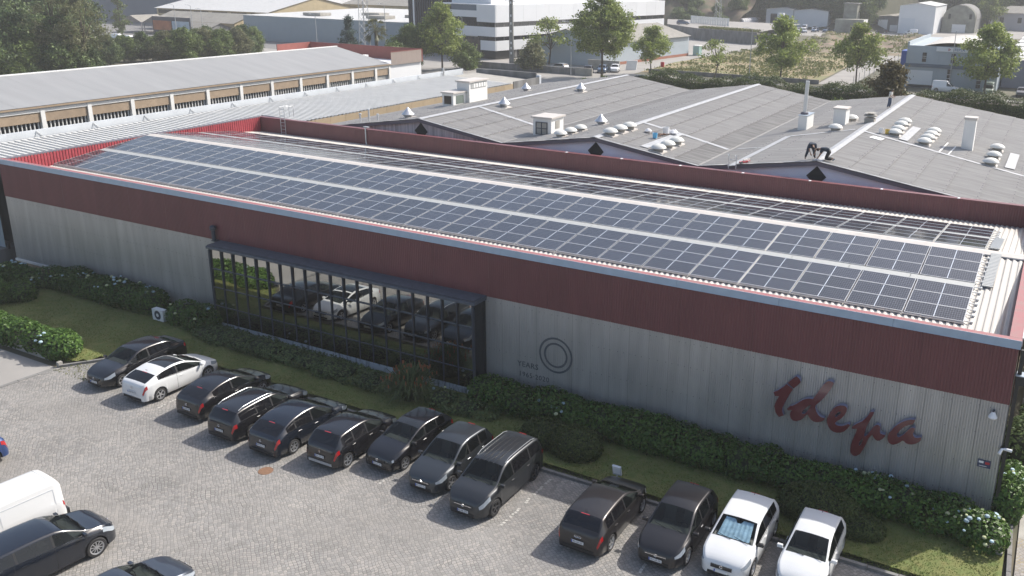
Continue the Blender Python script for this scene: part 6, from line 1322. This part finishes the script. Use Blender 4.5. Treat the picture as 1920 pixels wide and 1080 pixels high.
lamp((-172,112,0), 9, (-1.2,0), 'street lamp before the small market shelters, left one'); lamp((-196,124,0), 9, (-1.5,0), 'street lamp left of the advertising board'); lamp((-190,124,0), 9, (-1.3,0), 'street lamp standing behind the advertising board')
lamp((-136,110,0), 9, (-1.2,0), 'street lamp against the blue grey windowless wall'); lamp((-128,122,0), 11, (-1.2,0), 'tall mast lamp right of the lattice tower')
t = local_thing('utility_pole', 'perforated concrete utility pole in front of the office block', 'pole', (-98.4,125.0,0)); b = MB(); b.prism([(-.5,0),(.5,0),(.3,19),(-.3,19)], 'xz', -.16, .16); b.build('pole_shaft', M['cpole'], t)
for z in (2.2,3.2,4.2,6.5,8,9.5,12): b = MB(); b.box(-.14,.14,-.18,-.165,z,z+.45); b.build('slot', M['whitesign'], t)
for z in (12.5,15.0): b = MB(); b.tube((-1.3,0,z),(1.0,0,z),.05); b.tube((-1.3,0,z),(-1.4,0,z+.5),.05); b.build('crossarm', M['steelpole'], t)
def lattice(loc, h, w, label):
    t = local_thing('lattice_mast', label, 'mast', loc); 
    for sx_ in (-1,1):
        for sy in (-1,1): b = MB(); b.tube((sx_*w,sy*w,0),(sx_*w*.55,sy*w*.55,h),.06,.05,6); b.build('leg', M['steelpole'], t)
    n = int(h/1.4); b = MB()
    for k in range(n):
        z0, z1 = h*k/n, h*(k+1)/n; wa, wb_ = w*(1-.45*k/n), w*(1-.45*(k+1)/n); s_ = 1 if k % 2 else -1
        for a, c in (((-s_*wa,-wa,z0),(s_*wb_,-wb_,z1)),((wa,-s_*wa,z0),(wb_,s_*wb_,z1)),((s_*wa,wa,z0),(-s_*wb_,wb_,z1)),((-wa,s_*wa,z0),(-wb_,-s_*wb_,z1))): b.tube(a, c, .03, n=4)
    tag(b.build('bracing', M['steelpole'], t), kind='stuff')
lattice((-132,120,0), 22, .85, 'tall lattice mast in front of the blue grey windowless wall'); lattice((-104,262,0), 26, .9, 'tall lattice mast beside the white railing on the far terrace')

# ------------------------------------------------------------ office block
t = thing('office_block', 'white office block with three floor bands and dark ribbon windows', 'office building', (-110,160,0)); A = Vector((-107.6,133.2,0)); Bq = Vector((-96.3,197.5,0)); u = (Bq-A).normalized(); nrm = Vector((u.y,-u.x,0)); L_ = (Bq-A).length
def face(a, c, z0, z1, off, material, name, th=.2):
    p = A+u*a+nrm*off; q = A+u*c+nrm*off; b = MB(); b.obox(((p+q)/2-nrm*th/2).to_tuple()[:2]+((z0+z1)/2,), (q-p)/2, nrm*th/2, (0,0,(z1-z0)/2)); return b.build(name, material, t)
b = MB(); b.obox((A+u*L_/2-nrm*9)+Vector((0,0,5.4)), u*(L_/2-.3), nrm*8.7, (0,0,5.3)); b.build('core_wall', M['dark'], t)
for z0, z1, c1 in ((1.84,3.88,48),(4.76,6.73,58),(7.71,11.25,L_)):
    n = max(4, int(c1/4.3))
    for k in range(n): face(c1*k/n+.015, c1*(k+1)/n-.015, z0, z1, .25, M['white2'], 'facade_panel', .3)
for z0, z1 in ((3.88,4.76),(6.73,7.71)):
    for k in range(24):
        a, c = L_*k/24, L_*(k+1)/24; face(a+.05, c-.05, z0, z1, -.05, M['darkwin'], 'window', .1); face(a-.05, a+.05, z0, z1, .0, M['concrete_dk'], 'window_post', .12)
face(14, L_, 0, 6.7, .1, M['palewall'], 'lower_wall', .3) if False else None
face(48, L_, 4.9, 6.73, .22, M['white2'], 'facade_panel', .3)
for k in range(8): face(6+6*k, 6.8+6*k, 0, 1.84, .0, M['concrete_dk'], 'column', .6)
# short left face
w = -nrm
def lface(a, c, z0, z1, off, material, name, th=.2):
    p = A+w*a-u*off; q = A+w*c-u*off; b = MB(); b.obox(((p+q)/2+u*th/2).to_tuple()[:2]+((z0+z1)/2,), (q-p)/2, u*th/2, (0,0,(z1-z0)/2)); return b.build(name, material, t)
for z0, z1, c in ((1.84,3.88,4.2),(4.76,6.73,8.5),(7.71,11.25,5.2)): lface(-.2, c, z0, z1, .25, M['white2'], 'facade_panel', .3)
for z0, z1, c in ((4.6,6.73,13.5),(8.6,10.0,13.5)): lface(5.2, c, z0, z1, .1, M['white2'], 'facade_panel', .3)
for k in range(9): lface(.2+k*1.1, 1.2+k*1.1, 3.88, 4.76, 0, M['darkwin'], 'window', .1); lface(.2+k*1.1, 1.2+k*1.1, 6.73, 7.71, 0, M['darkwin'], 'window', .1)
for k in range(5): lface(4.3+k*1.5, 5.7+k*1.5, .6, 4.4, -.1, M['brownwin'], 'glass_front', .1)
lface(5.3, 13, 10.0, 11.2, .1, M['slatewall'], 'canopy', .3)
b = MB(); b.obox((A+u*L_/2-nrm*9)+Vector((0,0,11.2)), u*(L_/2+.1), nrm*9.2, (0,0,.12)); b.build('flat_roof', M['white2'], t)
b = MB(); b.obox((A+u*12-nrm*10)+Vector((0,0,12.6)), u*9, nrm*6, (0,0,1.4)); b.build('roof_penthouse', M['white2'], t)
# black tower
t = thing('black_tower', 'black ribbed tower slab with a white vertical strip beside the tall tree', 'tower', (-128,145,0)); b = MB(); b.box(-136,-121.5,140,146,0,16); b.build('tower_wall', M['dark'], t)
for k in range(22): x = -135.8+.66*k; b = MB(); b.box(x,x+.22,139.8,140.0,0,16); b.build('tower_rib', M['mullion'], t)
b = MB(); b.box(-134.4,-134.0,139.6,139.8,5,15.5); b.build('light_strip', M['whitesign'], t)
# grey shed with gable
t = thing('grey_shed', 'pale blue grey shed with dull brown roof and red brick base', 'shed', (-88,155,0)); A2 = Vector((-77.7,169.0,0)); B2 = Vector((-82.2,133.0,0)); C2 = Vector((-99.5,136,0)); u2 = (A2-B2).normalized(); L2 = (A2-B2).length; v2 = Vector((-u2.y,u2.x,0)); Wd2 = 17.5
def q2(a, c, z): p = B2+u2*a+v2*c; return (p.x, p.y, z)
b = MB(); b.add([q2(0,0,0),q2(L2,0,0),q2(L2,0,4.5),q2(0,0,4.5)], [(0,1,2,3)]); b.add([q2(0,0,0),q2(0,Wd2,0),q2(0,Wd2,4.5),q2(0,Wd2/2,7.0),q2(0,0,4.5)], [(4,3,2,1,0)]); b.add([q2(L2,0,0),q2(L2,Wd2,0),q2(L2,Wd2,4.5),q2(L2,Wd2/2,7.0),q2(L2,0,4.5)], [(0,1,2,3,4)]); b.build('shed_wall', M['palewall'], t)
for k in range(12):
    a, c = -.3+(L2+.6)*k/12, -.3+(L2+.6)*(k+1)/12-.02; b = MB(); b.add([q2(a,-.5,4.45),q2(c,-.5,4.45),q2(c,Wd2/2,7.1),q2(a,Wd2/2,7.1)], [(0,1,2,3)]); b.build('roof_sheet', M['fibre_tan'], t); b = MB(); b.add([q2(a,Wd2+.5,4.45),q2(c,Wd2+.5,4.45),q2(c,Wd2/2,7.1),q2(a,Wd2/2,7.1)], [(3,2,1,0)]); b.build('roof_sheet', M['roof_white2'], t)
b = MB(); b.add([q2(0,-.04,0),q2(L2+.05,-.04,0),q2(L2+.05,-.04,.55),q2(0,-.04,.55)], [(0,1,2,3)]); b.build('brick_base', M['brickbase'], t)
b = MB(); b.obox((-79.5,128.8,.9),(3.4,0,0),(0,.2,0),(0,0,.9)); tag(b.build('boundary_wall', M['concrete']), 'pale boundary wall beside the parked dark cars', 'wall')
b = MB(); b.obox((-74.8,131.5,.9),(.9,.5,0),(0,.3,.9),(0,0.06,.02)); tag(b.build('leaning_board', M['whitesign']), 'white board leaning outside the grey shed', 'board')
t = local_thing('glazed_shelter', 'small pale green glazed shelter at the far end of the grey shed', 'shelter', (-76.2,171,0)); b = MB(); b.box(-.8,.8,-1,1,2.1,2.3); b.build('shelter_roof', M['white'], t); b = MB(); b.box(-.75,.75,-.95,.95,0,2.1); b.build('glass_walls', mat('greenish glass',(.30,.45,.42),.2), t)
b = MB(); b.box(-72.4,-71.7,140.3,140.6,0,1.0); tag(b.build('red_box', M['redsign']), 'small red box standing at the edge of the dry field', 'box')
for x, y, k in ((-71.8,135.0,'a'),): pass
# retaining wall, ramp and terrace
b = MB(); b.add([(-94.1,219.8,-.05),(-74.9,212.3,-.05),(-74.9,212.3,3.2),(-94.1,219.8,3.2)], [(0,1,2,3)]); b.add([(-94.1,219.8,3.2),(-74.9,212.3,3.2),(-76,218,3.2),(-95,225,3.2)], [(0,1,2,3)]); b.add([(-94.1,219.8,-.05),(-94.1,219.8,3.2),(-112,238,3.0),(-112,238,-.05)], [(0,1,2,3)]); tag(b.build('retaining_wall', M['concrete_dk']), 'dark stained retaining wall below the far terrace', 'wall')
b = MB(); b.add([(-94.4,220,3.18),(-75.2,212.6,3.18),(-76,262,3.4),(-122,262,3.4),(-112,238,3.1)], [(0,1,2,3,4)]); tag(b.build('terrace', M['yard']), kind='structure')
n = 2600; P = np.stack([RNG.uniform(-95,-75,n), np.zeros(n), np.zeros(n)],1); P[:,1] = 220-(P[:,0]+94)*.39+RNG.random(n)*4; P[:,2] = 3.3+RNG.random(n)*.5; leaf_cloud('terrace_weeds', P, np.tile(np.array([0,-.5,1.]),(n,1)), .5, M['weeds'], None, .4, .8, 'stuff')
t = thing('white_railing', 'white slatted railing on the far terrace beside the lattice mast', 'railing', (-98,240,3.2)); 
for k in range(16): p = Vector((-107,246,3.3)).lerp(Vector((-91.5,236,3.2)), k/15); b = MB(); b.box(p.x-.35,p.x+.35,p.y-.05,p.y+.05,3.2,5.6); b.build('railing_panel', M['white'], t)
b = MB(); b.box(-84,-82,262,264,3.2,6.6); tag(b.build('white_kiosk', M['parapet']), 'small white kiosk left of the row of white sacks', 'kiosk')
rr = random.Random(4)
BAGS = [(-105.8, 293.0), (-105.8, 295.4), (-105.8, 297.7), (-105.8, 300.2), (-105.8, 302.6), (-105.8, 305.1), (-105.8, 307.6), (-105.8, 310.2), (-105.8, 312.7), (-105.8, 315.4), (-105.8, 318.0), (-105.8, 320.7), (-105.8, 323.4), (-105.8, 326.1), (-105.8, 328.9), (-105.8, 331.8)]
for k in range(16):
    f = k/15; x, y = BAGS[k]; o = local_thing('bulk_bag', ['white','pale','bright white','grey white'][k % 4]+' bulk bag, %s from the left in the row beside the white sheds' % ordinal(k), 'bag', (x, y, 0.0), 'bulk bags stacked by the white sheds')
    b = MB(); b.lathe([(0,0),(1.25,0),(1.4,1.0),(1.3,2.4),(.7,3.0),(0,3.05)], (0,0,0), 9); b.build('bag_body', M['sackwhite'], o, True)
# rocky slope between field and sheds
def rocky(x, y): d = max(0, min(1, (y-196)/50)); return -.05+d*1.0+1.6*d*noise.fractal((x*.16, y*.16, 3.1), 0.9, 2.2, 5)
hillmesh('rocky_slope', -66, -34, 192, 262, rocky, M['rock'], 130)
n = 5000; P = np.stack([RNG.uniform(-66,-35,n), RNG.uniform(196,262,n), np.zeros(n)],1); P = P[[noise.noise((a*.12, c*.12, 7)) > .05 for a, c in P[:, :2]]]; P[:,2] = [rocky(a, c)+.25 for a, c in P[:, :2]]; leaf_cloud('slope_weeds', P, np.tile(np.array([0,-1.,.5]),(len(P),1)), .7, M['weeds'], None, .45, .8, 'stuff')
b = MB(); b.add([(-71.8,129.3,0),(-38.2,129.3,0),(-40.3,165,0),(-40,217,0),(-41,262,0),(-66,262,0),(-70,192,0),(-74,152,0)], [tuple(range(8))]); tag(b.build('dry_field', M['field']), kind='structure')
n = 16000; P = np.stack([RNG.uniform(-72,-40,n), 130+62*RNG.random(n)**1.3, np.zeros(n)],1); cc = np.stack([RNG.uniform(-72,-40,70), 130+62*RNG.random(70)**1.3],1); dd = (((P[:,None,:2]-cc[None])/np.array([2.2,1.6]))**2).sum(2).min(1); P = P[RNG.random(len(P)) < np.exp(-dd)+.12]; P[:,2] = .12+RNG.random(len(P))*.35; leaf_cloud('field_weeds', P, np.tile(np.array([0,-1.,.4]),(len(P),1)), .5, M['weeds'], None, .45, .8, 'stuff')
t = thing('wire_fence', 'wire fence with thin posts along the side road', 'fence', (-32,150,0))
for k in range(16): y = 130.5+5.2*k; x = -31.9-.02*(y-130); b = MB(); b.tube((x,y,0),(x,y,1.7),.05,n=6); b.build('post', M['steelpole'], t)
b = MB()
for z in (.5,1.0,1.6): b.tube((-31.9,130.5,z),(-33.5,208.5,z),.012,n=4)
tag(b.build('wires', M['steelpole'], t), kind='stuff')
# depot on the right
t = thing('blue_depot', 'two storey blue grey depot with barrel roof and company sign', 'depot', (-18,145,0)); x0, x1, y0, y1, zt = -24.2, -9.5, 134.2, 160.5, 7.0
b = MB(); b.box(x0,x1,y0,y1,0,zt); b.build('depot_wall', M['palewall'], t)
b = MB(); n = 12; v = []; 
for j in (y0+.3,y1):
    for i in range(n+1): f = i/n; v.append((x0+.4+(x1-x0-.8)*f, j, zt-.6+1.25*math.sin(math.pi*f)))
b.add(v, [(i, i+1, n+2+i, n+1+i) for i in range(n)]); b.build('barrel_roof', M['roof_white'], t, True)
b = MB(); b.box(x0,x0+.3,y0,y1,zt,zt+.6); b.box(x1-.3,x1,y0,y1,zt,zt+.6); b.build('parapet', M['palewall'], t)
b = MB(); b.box(x0-.1,x1,y0-.25,y0,3.45,4.0); b.build('string_course', M['slatewall'], t)
b = MB(); b.box(x0+.6,x0+4.6,y0-.06,y0-.02,.5,2.9); b.build('roller_door', M['white2'], t); b = MB(); b.box(x0+.5,x0+4.7,y0-.05,y0-.02,.05,.5); b.build('door_gap', M['dark'], t)
for x in (x0+2.6,x0+7.2): 
    b = MB(); b.box(x,x+.65,y0-.06,y0-.02,4.35,5.9); b.build('window', M['brownwin'], t)
    for z in (4.95,5.25): b = MB(); b.box(x,x+.65,y0-.08,y0-.06,z,z+.06); b.build('transom', M['white'], t)
for x in (x0+6.9,x0+11.6): 
    b = MB(); b.box(x,x+.65,y0-.06,y0-.02,.5,3.3); b.build('window', M['brownwin'], t)
    for z in (1.1,1.75,2.4): b = MB(); b.box(x,x+.65,y0-.08,y0-.06,z,z+.08); b.build('transom', M['white'], t)
for x in (x0+.15,x0+5.1,x0+9.8): b = MB(); b.box(x-.12,x+.12,y0-.09,y0-.02,0,6.0); b.build('pilaster', M['palewall'], t)
b = MB(); b.box(x0+4.7,x0+11.3,y0-.16,y0-.1,6.2,6.95); o = b.build('sign_board', M['white2'], t); text('FEPSA', .62, t, M['bluetext'], facing((x0+8.4,y0-.17,6.56), (1,0,0)), 'sign_lettering', .01)
b = MB(); b.lathe([(.12,0),(.27,0),(.27,.02)], (0,0,0), 3, 'y'); b.v = [(x0+6.75+p[0], y0-.18+p[1]*0, 6.56+p[2]) for p in b.v]; b.build('sign_emblem', M['redsign'], t)
b = MB(); b.box(-26.4,-24.6,143,147,2.6,5.4); o = b.build('blue_tarpaulin', M['bluetank']); tag(o, 'bright blue tarpaulin covered stack beside the blue grey depot', 'tarpaulin')
b = MB(); b.box(-27,-24.4,142.5,148,0,2.6); tag(b.build('side_store', M['concrete_dk']), 'dark low store under the blue tarpaulin', 'store')
t = thing('white_roofed_depot', 'wide depot with ribbed white roof behind the big leafy tree', 'depot', (0,160,0)); b = MB(); b.box(-9.3,26,143,230,0,4.8); b.build('depot_wall', mat('violet grey wall',(.20,.215,.26),.7), t)
for k in range(14):
    xa, xb = -9.4+2.6*k, -9.4+2.6*(k+1)-.04; b = MB(); b.add([(xa,142.6,4.82),(xb,142.6,4.82),(xb,231,5.7),(xa,231,5.7)], [(0,1,2,3)]); b.build('roof_sheet', M['roof_white2'], t)
for k in range(7): b = MB(); b.box(-9.5,26,150+11*k,150.25+11*k,4.98+.11*k,5.1+.11*k); b.build('roof_seam', M['concrete'], t)
for k in range(9):
    sack((-17+k*1.9,166+rr.uniform(-2,2),8.2), '', M['terracotta']) if False else None
# far sheds on the terrace
def shed(label, name, x0, x1, y0, y1, h, wall, roof, pitch=.0, door=None, doorm=None, cat='shed'):
    t = thing(name, label, cat, ((x0+x1)/2, y0, 0)); b = MB(); xm = (x0+x1)/2
    b.prism([(x0,0),(x1,0),(x1,h),(xm,h+pitch),(x0,h)], 'xz', y0, y1); b.build('shed_wall', wall, t)
    b = MB(); b.add([(x0-.3,y0-.4,h+.02),(xm,y0-.4,h+pitch+.1),(xm,y1,h+pitch+.1),(x0-.3,y1,h+.02)], [(0,1,2,3)]); b.build('roof_sheet', roof, t); b = MB(); b.add([(xm,y0-.4,h+pitch+.1),(x1+.3,y0-.4,h+.02),(x1+.3,y1,h+.02),(xm,y1,h+pitch+.1)], [(0,1,2,3)]); b.build('roof_sheet', roof, t)
    if door:
        for d in door: b = MB(); b.box(d[0],d[1],y0-.08,y0-.02,d[2],d[3]); b.build('door', doorm or M['dark'], t)
    return t
shed('white shed with a wide dark doorway beside the bulk bags', 'white_shed', -99, -89, 300, 330, 6.5, M['white2'], M['roof_white2'], .4, [(-97.3,-91.8,0,4.9)])
shed('long white shed with high side windows left of the water tower', 'white_shed', -88.7, -76.5, 300, 325, 6.3, M['white2'], M['fibre_tan'], .6)
shed('cream sided low shed just left of the water tower', 'cream_shed', -76.3, -70.5, 305, 335, 5.5, M['yellowwall'], M['fibre_tan'], .5, [(-75.8,-74.6,4,4.8),(-73.8,-72.6,4,4.8)], M['darkwin'])
shed('small grey shed with ribbed doors right of the water tower', 'grey_shed', -60.5, -52.6, 305, 330, 5.0, M['concrete_dk'], M['fibre_tan'], .3, [(-60,-56.8,0,3.9),(-55.9,-53.4,0,2.2)], M['white2'])
shed('tall plain white shed with a big white door', 'white_shed', -51.8, -40.4, 296, 325, 9.1, M['white2'], M['roof_white2'], .9, [(-51.2,-46.5,0,5.0)], mat('door white',(.62,.65,.68),.5))
t = thing('water_tower', 'square mould stained tower building with a low white annex', 'tower', (-66,296,0)); b = MB(); b.box(-69.5,-65,292,297,0,9.2); b.build('tower_wall', M['grit_green'], t); b = MB(); b.box(-69.8,-64.7,291.7,297.3,9.2,9.5); b.build('cap_slab', M['concrete_dk'], t); b = MB(); b.box(-70.5,-61.2,285,292,0,4.4); b.build('annex_wall', M['grit_green'], t); b = MB(); b.box(-65.2,-62.8,284.9,285.0,0,2.0); b.build('door', M['dark'], t); b = MB(); b.box(-61.2,-61.1,285,292,0,4.4); b.build('annex_side', M['white'], t)
t = thing('round_topped_shed', 'mould stained shed with a round arched top', 'shed', (-34,316,0)); cx_ = -34.6; b = MB(); pts = [(cx_-5.4,0),(cx_+5.4,0)]+[(cx_+5.4*math.cos(a), 4.4+4.8*math.sin(a)) for a in np.linspace(0, math.pi, 18)]; b.prism(pts, 'xz', 314, 316); b.build('end_wall', M['grit_green'], t); b = MB()
v = []; 
for yy in (316,335):
    for a in np.linspace(0, math.pi, 18): v.append((cx_+5.5*math.cos(a), yy, 4.4+4.9*math.sin(a)))
b.add(v, [(i,i+1,19+i,18+i) for i in range(17)]); b.box(cx_-5.4,cx_+5.4,316,335,0,4.4); b.build('vault', M['concrete_dk'], t, True)
for dx in (-3.6,3.2): b = MB(); b.box(cx_+dx,cx_+dx+.8,313.9,314,4.6,6.3); b.build('window', M['dark'], t)
b = MB(); b.box(cx_-2,cx_+2.4,313.85,313.95,0,2.8); b.build('door', M['white2'], t)
t = thing('pale_house', 'pale house with a low hipped tile roof at the top right corner', 'house', (-18,345,0)); b = MB(); b.box(-27,-4,343,356,0,6.2); b.build('house_wall', mat('pale pinkish render',(.42,.40,.41),.8), t)
b = MB(); b.add([(-27.7,342.4,6.2),(-3.3,342.4,6.2),(-3.3,357,6.2),(-27.7,357,6.2),(-21,349.5,8.6),(-10,349.5,8.6)], [(0,1,5,4),(1,2,5),(2,3,4,5),(3,0,4)]); b.build('roof', M['fibre_tan'], t)
for x in (-23.5,-17.5,-12,-8): b = MB(); b.box(x,x+1.3,342.9,343.0,2.6,4.6); w_ = b.build('window', M['darkwin'], t); b = MB(); b.box(x-.1,x+1.4,342.8,342.9,2.4,2.6); b.build('sill', M['white'], w_)
b = MB(); b.tube((-26.3,340,0),(-26.3,340,12),.7,.6,12); tag(b.build('white_column', M['white']), 'thick white column standing left of the pale house', 'column')
b = MB(); b.box(-128,-96,318,328,9.5,15.5); o = b.build('hill_house', M['yellowwall']); tag(o, 'cream house partly hidden by trees above the cutting', 'house'); 
# cutting in the hill behind the terrace
hillmesh('cut_slope', -150, -101, 268, 300, lambda x, y: -.1+max(0,(y-270))*.42+.9*math.sin(x*.5+y*.3), M['cutting'], 40)
rr = random.Random(12)
for k in range(46): x = rr.uniform(-149,-103); y = rr.uniform(272,299); tree('bush', x, y, 'scrubby bush on the earth cutting behind the terrace', 'bush', rr.uniform(.7,1.6), group='bushes on the cutting', z=(y-270)*.42-.3)
# left background
t = thing('blue_grey_warehouse', 'long windowless blue grey warehouse with a white roof', 'warehouse', (-165,150,0)); b = MB(); b.box(-191.5,-137,141.3,190,0,6.3); b.build('warehouse_wall', M['bluewall'], t)
for k in range(16):
    xa, xb = -191.6+3.42*k, -191.6+3.42*(k+1)-.05; b = MB(); b.add([(xa,141.2,6.32),(xb,141.2,6.32),(xb,190,6.9),(xa,190,6.9)], [(0,1,2,3)]); b.build('roof_sheet', M['roof_white2'], t)
for x, y in ((-174,150),(-163,160),(-152,149),(-147,158)): b = MB(); b.box(x-3,x+3,y-2,y+2,6.5,7.2); b.build('rooflight', M['concrete'], t)
b = MB(); b.box(-160,-137.2,188,190.2,6.9,8.6); b.build('parapet', M['white'], t)
def gablebox(label, name, x0, x1, y0, y1, h, p, wall, roof, axis='y', cat='building', win=0):
    t = thing(name, label, cat, ((x0+x1)/2,(y0+y1)/2,0)); ym = (y0+y1)/2; b = MB()
    b.prism([(y0,0),(y1,0),(y1,h),(ym,h+p),(y0,h)], 'yz', x0, x1); b.build('wall', wall, t)
    n = 8
    for k in range(n):
        xa, xb = x0-.4+(x1-x0+.8)*k/n, x0-.4+(x1-x0+.8)*(k+1)/n-.03
        for ye, s_ in ((y0-.6,1),(y1+.6,-1)): b = MB(); q = [(xa,ye,h-.1),(xb,ye,h-.1),(xb,ym,h+p+.12),(xa,ym,h+p+.12)]; b.add(q if s_ == 1 else q[::-1], [(0,1,2,3)]); b.build('roof_sheet', roof, t)
    if win:
        for k in range(win): xa = x0+(x1-x0)*(k+.1)/win; b = MB(); b.box(xa,xa+(x1-x0)/win*.8,y0-.06,y0-.02,h-1.6,h-.5); b.build('window', M['darkwin'], t)
    return t
gablebox('white roofed hall with ochre gable behind the blue grey warehouse', 'ochre_hall', -247, -200, 158, 196, 6.2, 3.6, M['yellowwall'], M['roof_white2'], win=6)
gablebox('ochre gabled hall with grey roof further right at the top edge', 'ochre_hall', -215, -178, 205, 245, 7.2, 4.4, M['yellowwall'], M['fibre_tan'])
gablebox('old brownish roofed workshop with patched tiles below the white roof', 'workshop', -229, -197, 143, 156, 3.9, 2.0, M['yellowwall'], M['fibre_tan'])
gablebox('small low gabled store in front of the old workshop', 'store', -214, -194, 132, 139, 3.0, 1.2, M['concrete_dk'], M['fibre_tan'])
t = thing('slate_blue_hall', 'tall slate blue hall with faint blue company lettering', 'hall', (-275,180,0)); b = MB(); b.box(-318,-243,176,215,0,15); b.build('hall_wall', M['slatewall'], t); text('LURCO', 4.6, t, M['bluetext'], facing((-252,175.9,5.2), (1,0,0)), 'wall_lettering', .02)
b = MB(); b.box(-270,-236,219,240,0,18); tag(b.build('white_hall', M['white2']), 'plain white hall wall behind the slate blue one', 'hall')
b = MB(); b.prism([(-231,0.4),(-223,0.4),(-221,6.2),(-231,6.2)], 'xz', 118, 121); b.v = [(p[0]-8, p[1]+2, p[2]) for p in b.v]; o = b.build('red_signboard', M['redsign']); OG[o.name] = (0,0,0); tag(o, 'large red trapezoid signboard above the parked vans', 'sign'); b = MB(); b.box(-238,-232,119.8,119.95,4.2,4.6); b.box(-237,-233,119.8,119.95,3.4,3.8); b.build('print', M['whitesign'], o)
t = thing('market_shelters', 'row of grey pitched open shelters in front of the slate hall', 'shelter', (-225,140,0))
for k in range(3):
    x = -241+9.5*k; b = MB(); b.prism([(x,3.0),(x+9,3.0),(x+4.5,4.8)], 'xz', 141, 150); b.build('shelter_roof', M['fibre_tan'], t)
    for xx in (x+.3,x+8.7): b = MB(); b.tube((xx,141.3,0),(xx,141.3,3.0),.12); b.build('leg', M['steelpole'], t)
t = thing('advertising_board', 'wide advertising board with an orange and a pale blue poster', 'billboard', (-207,132,0)); b = MB(); b.box(-214,-199.5,131,131.3,.8,5.6); b.build('board', M['mullion'], t); b = MB(); b.box(-213.6,-206.6,130.9,131,2.2,4.6); b.build('poster', mat('orange poster',(.38,.13,.05),.6,var=.4,vs=.6), t); b = MB(); b.box(-206.2,-199.8,130.9,131,1.2,4.6); b.build('poster', mat('pale blue poster',(.38,.48,.56),.6,var=.3,vs=.8), t)
for x in (-212,-207,-201): b = MB(); b.box(x,x+.3,131.3,131.6,0,5); b.build('leg', M['steelpole'], t)
gablebox('flat grey canopy roof with white edge among the trees at the left', 'canopy', -186, -172, 93, 101, 2.6, .4, M['white'], M['fibre_tan'], cat='canopy')

# ------------------------------------------------------------ far parked vehicles (light versions, shared meshes)
lowh = car('distant_car', 'x', hatch(k=.97), M['paint_obj'], (0,0,-400), 0, group='cars parked in the distance', detail=False, color=(.1,.1,.1,1))
lowv = car('distant_van', 'x', van(k=1.0, H=1.9), M['paint_obj'], (0,0,-400), 0, group='vans parked in the distance', cat='van', detail=False, color=(.7,.7,.7,1))
BK, WT, BL, GY, SV = (.012,.012,.014,1), (.7,.7,.7,1), (.05,.09,.16,1), (.10,.105,.11,1), (.36,.38,.40,1)
for kind, x, y, rz, c, lb in [
 ('h',-79.0,121.2,-70,(.012,.012,.02,1),'black estate nearest the low wall in the forecourt'),('h',-77.4,124.0,-70,BL,'dark blue car behind the black estate in the forecourt'),('h',-76.0,126.6,-70,WT,'white car parked deepest in the forecourt row'),
 ('h',-64.5,112.0,200,(.03,.05,.04,1),'dark green car passing on the street behind the roof ridge'),
 ('h',-100.5,148,80,GY,'grey car under the office block'),('h',-99.6,153,80,WT,'white car under the office block'),
 ('h',-66.5,193,60,SV,'silver blue car parked below the retaining wall'),('h',-106,236,30,BL,'dark blue car up on the far ramp'),
 ('v',-82.5,292,-90,WT,'white van parked against the long white shed'),('h',-79.5,294,-80,WT,'white convertible beside the white van at the sheds'),
 ('h',-76.5,283,-100,BL,'blue car, left one before the cream shed'),('h',-73.2,285,-95,BL,'blue grey car, middle one before the cream shed'),('h',-70.7,289,-90,BK,'black car tucked against the water tower'),('h',-78.6,276,-60,SV,'pale car at the edge of the rocky slope'),('h',-80.7,278,-60,WT,'white car leftmost at the edge of the rocky slope'),
 ('h',-56.3,292,180,BK,'black hatchback in front of the grey shed doors'),('v',-46.3,288,180,WT,'white pickup van in front of the tall white shed'),
 ('v',-10.4,131.0,-90,(.25,.3,.27,1),'grey green van facing the street right of the big tree'),('h',-5.4,131.5,-90,BK,'black car at the right edge before the wide depot'),('v',-16.8,129.8,0,WT,'white van roof showing over the hedge before the depot'),
 ('v',-210,118,20,WT,'white van in the market yard nearest the red sign'),('v',-203,116,15,WT,'second white van in the market yard'),('h',-206,110,10,BK,'black car in front of the white vans'),('h',-198,114,0,WT,'white estate right of the market vans'),('h',-193,117,10,SV,'silver car by the slender tree in the market yard'),('h',-216,108,20,SV,'silver car at the left end of the market yard'),
 ('h',-200,134,80,BK,'black car under the market shelters'),('h',-207.5,135,80,GY,'dark grey car under the market shelters'),('h',-160,100,10,WT,'white car half hidden by the green belt of trees'),
 ('h',-86,122.5,170,SV,'silver car on the office forecourt road')]:
    zz = 3.25 if (x, y) in ((-106,236),) else .0
    o = copy_tree(lowh if kind == 'h' else lowv, None, (x, y, zz), R(rz), None, lb, c); o['category'] = 'car' if kind == 'h' else 'van'
for p in (lowh, lowv):
    def rm(o):
        for ch in list(o.children): rm(ch)
        bpy.data.objects.remove(o)
    rm(p)

for k in list(T): 
    for ch in list(T[k].children): bpy.data.objects.remove(ch)
    bpy.data.objects.remove(T[k])
